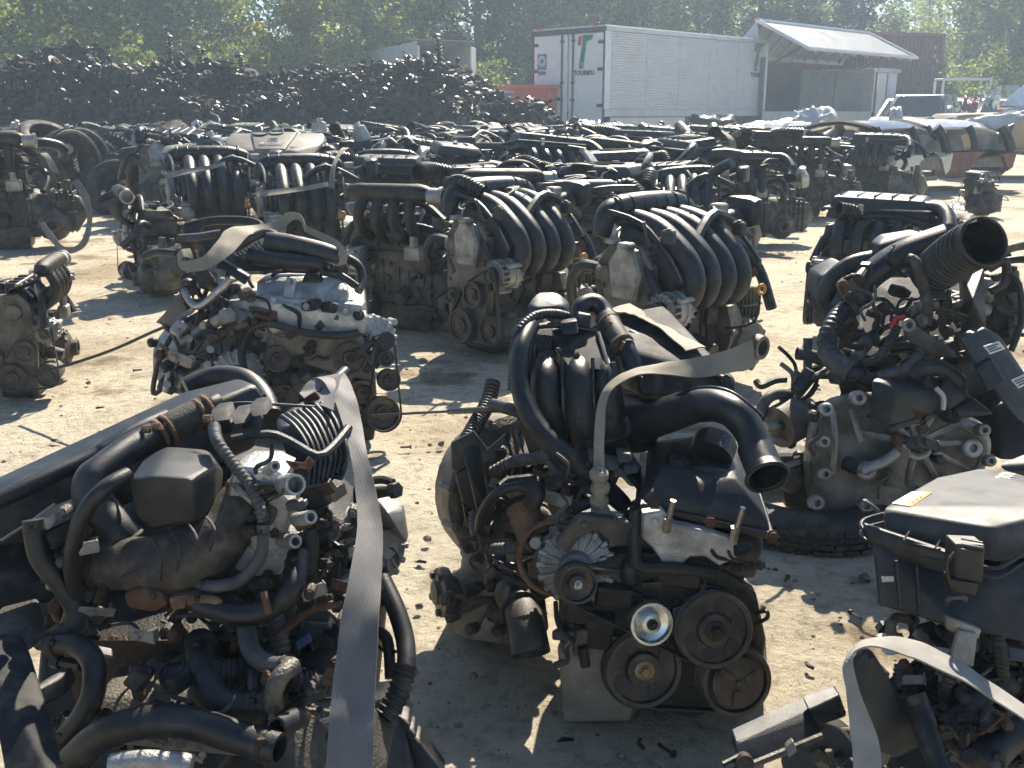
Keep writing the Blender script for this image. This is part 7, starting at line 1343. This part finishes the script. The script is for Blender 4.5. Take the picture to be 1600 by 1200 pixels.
    T('cable_tie', [(1462, 606, -.01), (1474, 620, -.02), (1474, 640, -.02)], 4, 'white_plastic', n=6); h.hull('clip', [(1442, 594, .0), (1455, 594, .0), (1455, 606, -.01), (1444, 606, -.01)], 'plastic', 2, back=.02)
    h.hull('rubber_cover', [(1470, 600, .02), (1490, 585, .04), (1510, 590, .04), (1515, 620, .02), (1480, 645, .0)], 'rubber', 8, back=.06); h.hull('rubber_cover', [(1490, 640, .0), (1520, 620, .02), (1555, 648, .0), (1500, 655, .0)], 'plastic', 5, back=.05); T('boot', [(1425, 590, .05), (1440, 575, .05), (1475, 578, .05), (1500, 600, .04)], 13, 'rubber')
    # control unit with labels
    U = h.hull('control_unit', [(1500, 528, .02), (1540, 512, .05), (1562, 524, .06), (1640, 640, .02), (1610, 670, -.02), (1590, 655, -.03), (1520, 560, .0)], 'plastic_grey', 4, back=.03, label='grey engine control unit'); h.hull('unit_connector', [(1525, 575, -.02), (1550, 560, -.01), (1572, 595, -.03), (1545, 612, -.04)], 'plastic', 4, back=.02, par=U)
    for pts in ([(1537, 541), (1561, 533), (1571, 545), (1547, 554)], [(1580, 594), (1600, 585), (1616, 596), (1592, 607)]):
        d = .01 if pts[0][0] < 1570 else -.025; w = [h.p(u, v, d - .004 * (v > pts[0][1])) for u, v in pts]; MB().hull(w + [p + V((0, .002, 0)) for p in w], 0).build('label_sticker', 'white_label', U)
        for i in range(3):
            q0 = V((*pts[0], 0)).lerp(V((*pts[3], 0)), .25 + .25 * i); q1 = V((*pts[1], 0)).lerp(V((*pts[2], 0)), .25 + .25 * i); a = q0.lerp(q1, .1); b = q0.lerp(q1, .85 - .2 * (i == 1)); MB().tube([h.p(a.x, a.y, d - .005), h.p(b.x, b.y, d - .005)], .0014, 4, 1).build('printed_line', 'ink_and_hole_black', U)
    h.hull('steel_bracket', [(1412, 515, .1), (1420, 503, .1), (1440, 520, .09), (1490, 545, .06), (1500, 560, .05), (1460, 556, .07), (1415, 530, .09)], 'alu_dirty', 2, back=.008); MB().ring(h.p(1420, 508, .09), (0, -1, .3), 8 * h.k(1420, 508, .09), 3 * h.k(1420, 508, .09), 16, 6).build('bracket_eye', 'alu', R); T('red_clip', [(1392, 512, .12), (1400, 498, .12), (1414, 495, .12)], 4.5, 'red_plastic', n=6, sub=1)
    # intake duct and hose mouth
    T('intake_duct', [(1338, 470, .3, 20), (1352, 440, .3, 26), (1385, 412, .3, 28), (1430, 388, .28, 28), (1480, 372, .26, 30)], 26, 'plastic', n=18, flat=.75); T('intake_hose', [(1448, 430, .24, 34), (1468, 418, .2, 36), (1490, 402, .14, 38), (1512, 388, .08, 39), (1534, 378, .03, 40)], 36, 'rubber', n=26, corr=(11, .12), hollow=(0, 4), label='corrugated rubber hose with open mouth')
    MB().ring(h.p(1535, 378, .028), h.p(1534, 378, .03) - h.p(1512, 388, .08), 39 * h.k(1535, 378, .03), 3.5 * h.k(1535, 378, .03), 28, 8, 6 * h.k(1535, 378, .03)).build('hose_lip', 'rubber', R); h.hull('lip_tab', [(1506, 346, .04), (1525, 340, .04), (1528, 346, .04), (1510, 351, .04)], 'alu', 1.5, back=.01)
    h.hull('duct_plate', [(1502, 425, .22), (1538, 420, .2), (1542, 515, .12), (1506, 522, .13), (1520, 470, .1)], 'plastic', 4, back=.02); h.hull('black_box', [(1372, 382, .36), (1385, 370, .38), (1438, 362, .36), (1440, 378, .34), (1420, 398, .32), (1375, 404, .34)], 'plastic_worn', 6, back=.06)
    h.hull('manifold_body', [(1280, 430, .5), (1320, 410, .5), (1350, 440, .45), (1340, 480, .4), (1290, 500, .42), (1275, 470, .45)], 'plastic', 10, back=.12); T('manifold_arm', [(1290, 470, .42), (1300, 440, .42), (1330, 415, .42), (1372, 405, .4)], 16, 'plastic'); T('manifold_arm', [(1310, 480, .38), (1325, 452, .38), (1350, 432, .38)], 14, 'plastic')
    T('coolant_hose', [(1420, 404, .2), (1432, 412, .18), (1442, 445, .16), (1450, 475, .14), (1446, 508, .12)], 9, 'rubber_brown', n=12); T('wiring_loom', [(1402, 510, .12), (1390, 535, .1), (1370, 560, .08), (1345, 570, .07)], 8, 'rubber', corr=(6, .14)); T('coolant_hose', [(1370, 588, .05), (1400, 582, .05), (1425, 568, .06), (1437, 548, .08)], 8, 'hose_grey')
    T('wire', [(1570, 425, .2), (1592, 445, .18), (1596, 500, .16), (1580, 548, .14)], 5, 'rubber'); T('wire', [(1555, 480, .2), (1580, 490, .2), (1610, 485, .2)], 4, 'rubber'); T('side_pipe', [(1560, 395, .3), (1590, 385, .3), (1640, 380, .3)], 7, 'alu_dust'); T('side_pipe', [(1560, 410, .3), (1600, 405, .3), (1640, 415, .3)], 6, 'rubber'); T('side_hose', [(1545, 420, .2), (1570, 408, .2), (1570, 440, .2), (1548, 455, .2)], 7, 'rubber')
    h.hull('side_casting', [(1545, 430, .32), (1595, 420, .34), (1600, 520, .28), (1560, 540, .28)], 'alu_dirty', 8, back=.12); h.hull('side_case', [(1555, 640, .2), (1660, 600, .2), (1660, 720, .1), (1560, 720, .1)], 'oily', 8, back=.2)
    h.greeble(91, (1310, 440, 1530, 590), (.10, .28), 40); h.greeble(92, (1270, 640, 1540, 800), (-.03, .0), 18); h.greeble(93, (1210, 600, 1340, 720), (.06, .2), 14)
    h.clutter(31, (1310, 430, 1530, 580), (.16, .36), 44, ['rubber', 'plastic', 'oily', 'alu_dirty', 'alu', 'hose_grey'], None, 3, 7, 46); h.clutter(32, (1220, 580, 1340, 640), (.12, .26), 12, ['rubber', 'oily', 'alu_dirty', 'plastic'], None, 3, 6, 36); h.clutter(33, (1530, 400, 1610, 560), (.2, .34), 16, ['rubber', 'oily', 'alu_dirty', 'alu', 'plastic'], None, 3, 6, 40)
build_hero_right()

def build_hero_silver():
    h = Hero('car_engine', 'bare silver metal engine with tan strap curling over its black intake', 430, 3.10); R = h.root; T = h.tube; AX = (.35, -.92, .15)
    h.hull('oil_pan', [(370, 625, .0), (590, 650, .0), (385, 680, .0), (585, 690, .0), (380, 580, .4), (570, 600, .4), (400, 640, .4), (560, 650, .4)], 'steel_dark', 8); h.hull('block', [(370, 520, .05), (575, 520, .05), (365, 640, .02), (590, 660, .02), (380, 440, .4), (570, 440, .4), (380, 580, .4), (570, 590, .4)], 'alu_dirty', 6)
    h.plate('timing_cover', [(420, 512), (470, 508), (565, 520), (585, 560), (590, 640), (540, 660), (440, 640), (415, 590), (418, 545)], .03, .03, 'alu_dust', 3, bolts=[(430, 530, 4), (500, 525, 4), (555, 535, 4), (480, 590, 5), (520, 640, 4)])
    h.hull('cylinder_head', [(355, 470, .05), (418, 470, .0), (574, 492, .0), (572, 522, .0), (420, 525, .0), (350, 500, .06), (380, 440, .3), (560, 450, .3), (380, 480, .35), (570, 480, .35)], 'alu_bright', 5, label='bright cast cylinder head')
    h.hull('valve_cover', [(398, 470, .03), (540, 486, .02), (545, 452, .04), (528, 432, .10), (440, 432, .12), (400, 440, .12), (420, 425, .26), (535, 430, .26), (548, 470, .2)], 'alu_bright', 5); h.hull('cover_step', [(410, 476, .01), (566, 496, .0), (566, 476, .01), (410, 462, .02)], 'alu_bright', 3, back=.08); h.hull('cover_tower', [(440, 470, .03), (458, 472, .02), (462, 440, .05), (446, 436, .06)], 'alu_bright', 3, back=.04)
    h.bolts('cover_bolt', [(428, 470, -.0), (480, 478, -.005), (540, 488, -.005), (560, 484, 0), (452, 440, .05)], 'steel', r=5); h.hull('port_shade_patch', [(490, 510, -.005), (500, 500, -.005), (508, 510, -.005), (498, 520, -.005)], 'ink_and_hole_black', 1, back=.01)  # port is a solid near-black block painted as the shade of an opening
    for u, v in ((372, 497), (392, 502), (412, 520)): MB().lathe(h.p(u, v, .015), (-.6, -.8, .1), [(0, .001), (9 * h.k(u, v), .001), (10 * h.k(u, v), .012), (15 * h.k(u, v), .012), (15 * h.k(u, v), -.02)], 16).build('exhaust_port', 'alu', R)
    # accessories
    al = alternator_shape(MB(), h.p(588, 528, .06), (.3, -.94, .12), .072, .13, 18).build('alternator', 'alu_bright', R); h.hull('tensioner_arm', [(575, 560, -.02), (590, 530, -.01), (612, 520, -.01), (610, 545, -.02), (588, 580, -.03)], 'plastic_worn', 5, back=.03); T('tensioner_head', [(604, 532, -.03), (604, 532, .02)], 14, 'plastic', sub=1, n=16)
    ac = alternator_shape(MB(), h.p(372, 588, -.03), (.25, -.95, .2), .09, .14, 20).build('ac_compressor', 'alu', R)
    for nm, u, v, d, r, m in (('tensioner_pulley', 434, 561, -.03, 21, 'pulley'), ('water_pump_pulley', 548, 560, -.03, 26, 'pulley'), ('idler_pulley', 609, 594, -.04, 18, 'pulley'), ('idler_pulley', 567, 613, -.04, 18, 'rust_light'), ('crank_pulley', 599, 646, -.05, 27, 'pulley'), ('compressor_pulley', 441, 626, -.05, 26, 'pulley'), ('idler_pulley', 404, 602, -.05, 14, 'steel'), ('alternator_pulley', 604, 560, -.03, 13, 'pulley')): h.pulley(nm, u, v, d, r, AX, m, .03, 4, hub='steel_dark')
    k = h.k(600, 600); a = V(AX).normalized(); belt_shape([(h.p(604, 548, -.03), 14 * k), (h.p(599, 646, -.05), 27 * k)], a, h.p(602, 600, -.03), .02, .004).build('belt', 'rubber', R); belt_shape([(h.p(441, 626, -.05), 26 * k), (h.p(599, 646, -.05), 27 * k)], a, h.p(520, 640, -.03), .02, .004).build('belt', 'rubber', R)
    h.hull('pump_bracket', [(425, 545, .0), (470, 560, .0), (540, 585, .0), (470, 590, .0), (430, 580, .0)], 'steel_dark', 4, back=.03); T('gasket_pipe', [(383, 585, -.07), (378, 545, -.03), (392, 515, .0), (420, 506, -.02), (470, 518, -.03), (520, 524, -.03), (560, 520, -.01)], 6, 'rubber', n=10)
    # gearbox at left
    h.hull('gearbox_case', [(238, 540, .1), (262, 505, .12), (320, 500, .08), (350, 530, .06), (345, 600, .0), (300, 622, .0), (255, 612, .04), (238, 580, .08), (300, 500, .4), (350, 520, .4), (270, 580, .4)], 'alu', 9); T('case_rim', [(258, 612, .0), (268, 570, .02), (290, 535, .04), (322, 505, .06)], 5, 'alu_bright', n=8)
    for u, v in ((262, 600), (275, 560), (296, 528), (318, 508), (255, 575), (310, 610), (300, 560), (330, 545)): h.tube('bolt_boss', [(u, v, .02), (u - 1, v + 1, -.02)], 6, 'alu', sub=1, n=10)
    for i in range(6): a = -2.6 + i * .55; T('case_rib', [(292, 562, .0), (292 + 26 * math.cos(a), 562 + 22 * math.sin(a), .0), (292 + 48 * math.cos(a), 562 + 46 * math.sin(a), .03)], 3.5, 'alu_dirty', n=5, sub=2)
    h.clutter(44, (250, 500, 350, 610), (-.02, .06), 14, ['rubber', 'alu', 'alu_dirty', 'oily'], None, 2, 4.5, 24); h.clutter(45, (425, 520, 560, 600), (-.015, .01), 10, ['alu_dust', 'alu_dirty', 'oily'], None, 2, 4, 20)
    h.hull('white_tag', [(290, 545, .02), (302, 548, .02), (302, 560, .02), (290, 556, .02)], 'white_label', 1, back=.004); T('shift_cable', [(270, 590, .0), (240, 615, .02), (250, 560, .02), (280, 510, .06), (310, 492, .08)], 4, 'rubber', n=8); T('wiring_loom', [(300, 500, .05), (320, 492, .05), (345, 490, .08)], 8, 'rubber'); h.blob('sensor', 238, 535, .1, 8, 'plastic', .2, 3)
    h.hull('bell_plate', [(345, 520, .04), (372, 500, .06), (372, 600, .02), (350, 600, .0)], 'alu_dirty', 4, back=.08)
    # black intake on top
    h.hull('intake_manifold', [(335, 420, .2), (352, 385, .24), (430, 362, .3), (470, 372, .28), (538, 395, .22), (540, 412, .2), (470, 420, .14), (380, 425, .14), (400, 372, .32)], 'plastic', 9); T('intake_pipe', [(420, 378, .18, 18), (470, 386, .15, 17), (520, 398, .13, 15), (540, 408, .14, 12)], 16, 'plastic_worn', n=16); T('intake_pipe', [(390, 400, .14, 13), (450, 408, .11, 13), (505, 414, .11, 12)], 13, 'plastic', n=14)
    for i in range(8): T('manifold_fin', [(362 + 6 * i, 392 - 2 * i, .19), (372 + 6 * i, 402 - 2 * i, .15)], 2, 'plastic', n=5, sub=1)
    T('breather_hose', [(368, 388, .16), (390, 374, .16), (412, 364, .18), (428, 366, .18), (430, 376, .16)], 7, 'hose_grey', n=10); T('side_hose', [(540, 402, .2), (560, 415, .2), (566, 436, .18), (560, 455, .14)], 7, 'rubber'); T('side_hose', [(500, 425, .1), (530, 430, .1), (558, 448, .1)], 6, 'rubber'); T('bent_stub', [(576, 450, .12), (578, 470, .1)], 3, 'rubber', sub=1, n=6)
    for i in range(3): T('cable_loop', [(290, 352 + 4 * i, .34), (330, 342 + 3 * i, .36), (385, 342 + 3 * i, .36), (408, 350 + 3 * i, .34), (400, 362 + 2 * i, .3)], 4, 'rubber', n=8)
    h.hull('relay_box', [(286, 348, .34), (300, 343, .36), (312, 350, .34), (312, 372, .32), (288, 372, .32)], 'plastic', 3, back=.05); T('side_hose', [(280, 372, .2), (310, 370, .2), (345, 364, .22)], 6, 'hose_grey'); T('left_hose', [(226, 400, .25), (245, 394, .22), (275, 396, .2)], 6, 'rubber', hollow=(2, 0))
    h.hull('black_bar', [(330, 410, .05), (340, 402, .06), (390, 432, .02), (382, 446, .0)], 'plastic', 3, back=.03); T('chrome_pipe', [(288, 452, .04), (294, 466, .02), (305, 478, .0), (320, 474, -.01), (340, 456, -.01), (360, 436, .0)], 6, 'steel', n=12); h.blob('pipe_cap', 294, 442, .06, 11, 'rubber', .1, 2, (1, 1, .7)); T('filter_can', [(344, 510, .06), (346, 465, .08)], 16, 'alu_dust', n=14, sub=1)
    h.greeble(95, (360, 450, 580, 540), (-.01, .01), 16); h.greeble(96, (250, 500, 360, 620), (-.02, .04), 14); h.greeble(97, (400, 560, 590, 660), (-.02, .0), 16)
    h.clutter(41, (290, 420, 400, 500), (.08, .24), 18, ['rubber', 'oily', 'alu_dirty', 'alu', 'plastic'], None, 2, 4.5, 26); h.clutter(42, (400, 420, 560, 445), (.12, .24), 8, ['rubber', 'oily', 'alu_dirty'], None, 2, 4, 26); h.clutter(43, (450, 580, 560, 650), (-.01, .03), 10, ['oily', 'alu_dirty', 'steel_dark'], None, 2, 5, 26)
    h.strap('webbing_strap', [((297, 388, .02), (302, 404, .0)), ((284, 390, .0), (286, 402, -.02)), ((277, 400, -.01), (280, 416, -.04)), ((290, 408, -.03), (292, 424, -.05)), ((318, 400, -.01), (325, 420, -.03)), ((340, 376, .06), (362, 396, .03)), ((358, 356, .14), (388, 368, .12)), ((398, 352, .22), (408, 366, .2)), ((432, 346, .26), (440, 358, .24)), ((448, 332, .26), (458, 344, .24)), ((468, 334, .22), (470, 346, .2)), ((478, 352, .18), (476, 362, .17))], 'strap_tan', 'tan webbing strap curling over the bare silver engine')
    h.strap('webbing_strap', [((478, 352, .19), (476, 362, .18)), ((500, 362, .17), (496, 372, .16)), ((528, 376, .14), (520, 386, .13)), ((542, 396, .10), (530, 404, .09)), ((541, 412, .09), (526, 416, .08))], 'strap_tan', 'tan strap end with knot running down right of the silver engine')
    h.strap('webbing_strap', [((284, 452, .16), (296, 458, .14)), ((272, 470, .12), (292, 478, .10)), ((258, 488, .10), (284, 496, .08)), ((244, 504, .08), (266, 512, .06))], 'strap_brown', 'short brown strap hanging beside the gearbox of the silver engine')
    c = [P(70, 580, 3.45), P(120, 566, 3.4), P(180, 545, 3.35), P(240, 518, 3.3), P(292, 497, 3.22)]; tag(MB().tube(c, .0055, 8, 6).build('cable', 'rubber', origin=list(c[2])), 'thin black cable stretched from the left edge engine to the silver engine', 'cable')
build_hero_silver()

# ------------------------------------------------------------------ straps, stones and small things in the middle distance
def build_small():
    def rib(label, m, pairs, name='webbing_strap'): w = [(P(*a), P(*b)) for a, b in pairs]; o = sum((a + b for a, b in w), V()) / (2 * len(w)); tag(MB().ribbon(w, None, .0025, 6).build(name, m, origin=list(o), angle=60), label, 'strap')
    rib('grey strap hanging down the diesel engine at the left edge', 'strap_grey', [((112, 285, 7.5), (122, 280, 7.5)), ((128, 310, 7.4), (138, 305, 7.4)), ((136, 345, 7.35), (144, 345, 7.35)), ((124, 380, 7.3), (134, 384, 7.3)), ((100, 385, 7.3), (102, 396, 7.3)), ((80, 362, 7.35), (74, 370, 7.35)), ((68, 345, 7.4), (62, 350, 7.4))])
    rib('pale strap laid across the left runner engine', 'strap_tan', [((256, 272, 6.7), (258, 280, 6.66)), ((290, 264, 6.7), (292, 272, 6.66)), ((330, 258, 6.72), (332, 264, 6.7)), ((352, 252, 6.75), (350, 258, 6.72))])
    rib('pale strap laid across the runner engine behind the silver engine', 'strap_tan', [((400, 300, 6.1), (402, 308, 6.06)), ((440, 295, 6.1), (442, 303, 6.06)), ((480, 290, 6.12), (482, 297, 6.1)), ((512, 284, 6.15), (514, 291, 6.12))])
    r = random.Random(4); lab = ['brown stone', 'dark pebble', 'grey stone']
    for i, (u, v, s) in enumerate([(690, 696, .012), (672, 697, .008), (668, 845, .011), (655, 950, .009), (138, 600, .01), (96, 436, .012), (1350, 905, .012), (740, 1060, .01)]):
        p = G(u, v); o = MB().blob(p + V((0, 0, s * .5)), (s, s * .8, s * .7), 9, 6, .5, i).build('stone', 'pebble', origin=[p.x, p.y, p.z], angle=25)
        tag(o, ['larger round stone on the ground left of the pulley engine', 'small dark stone left of the larger round one', 'stone on the ground beside the alternator of the strapped engine', 'stone in the shadow between the two front engines', 'dark stone on bare ground below the thin cable', 'stone on sunny ground near the left edge engines', 'stone in the shadow right of the pulley engine', 'stone on sunlit ground below the gearbox flange'][i], 'stone', 'single stones')
build_small()

# ------------------------------------------------------------------ hazy air, a volume added partly to stand in for lens veil
def build_haze():
    m = bpy.data.materials.new('haze'); m.use_nodes = True; nt = m.node_tree; nt.nodes.remove(nt.nodes['Principled BSDF'])
    v = nt.nodes.new('ShaderNodeVolumePrincipled'); v.inputs['Color'].default_value = (0.62, 0.80, 1.0, 1); v.inputs['Density'].default_value = 0.0040; v.inputs['Anisotropy'].default_value = 0.35
    nt.links.new(v.outputs[0], nt.nodes['Material Output'].inputs['Volume'])
    b = MB().box((4, 36, 6.5), (130, 90, 15.6), 0.0); MATS['haze'] = m; o = b.build('haze', 'haze'); tag(o, 'thin haze added over the whole yard, partly in place of lens veil', 'haze', kind='stuff')
def build_debris():
    r = random.Random(17); spots = [(640, 700), (655, 880), (690, 780), (1230, 905), (1290, 870), (1260, 1040), (60, 500), (170, 500), (110, 560), (210, 580), (640, 1150), (1000, 1160), (1230, 640), (1180, 690), (1240, 380), (1300, 400), (90, 690), (600, 770), (1330, 960), (880, 1160), (150, 640), (1050, 1180)]
    kinds = [('loose_bolt', 'loose steel bolt', 'bolt'), ('plastic_shard', 'broken bit of black plastic', 'plastic shard'), ('hose_scrap', 'short scrap of black hose', 'hose scrap')]
    where = ['left of the pulley engine', 'beside the wide grey strap', 'left of the gearbox flange', 'right of the valve cover', 'below the tyre under the engine', 'left of the corner engine', 'on sunny ground at the left edge', 'below the gearbox engine at left', 'above the thin cable', 'below the thin cable', 'right of the strapped engine at the bottom', 'under the crank pulley', 'behind the snorkel', 'near the snorkel mouth', 'on open ground at the right', 'on open ground before the hose engine', 'above the long air box', 'right of the alternator at left', 'between the pulleys and the corner engine', 'below the tan sump', 'under the long cable at left', 'in the bottom middle of the picture']
    for i, (u, v) in enumerate(spots):
        p = G(u, v); a = r.uniform(0, 6.28); d = V((math.cos(a), math.sin(a), 0)); k = i % 3; m = MB(); s = r.uniform(.6, 1.1)
        if k == 0: m.cyl(p + V((0, 0, .004)), p + V((0, 0, .004)) + d * .03 * s, .0035, n=7); m.cyl(p + V((0, 0, .004)), p + V((0, 0, .004)) - d * .006, .0065, n=6); mt = 'steel_dark'
        elif k == 1: m.hull([p + d * .025 * s, p - d * .02 * s, p + V((-d.y, d.x, .2)) * .018 * s, p + d * .02 + V((0, 0, .008)), p + V((0, 0, .010))], .001, 1); mt = 'plastic'
        else: s *= .5; m.tube([p + V((0, 0, .006)), p + d * .03 * s + V((0, 0, .007)), p + d * .05 * s + V((-d.y, d.x, 0)) * .01 + V((0, 0, .005))], .004, 8, 4); mt = 'rubber'
        tag(m.build(kinds[k][0], mt, origin=list(p)), kinds[k][1] + ' ' + where[i], kinds[k][2], 'bits dropped on the ground')
build_debris()
build_haze()
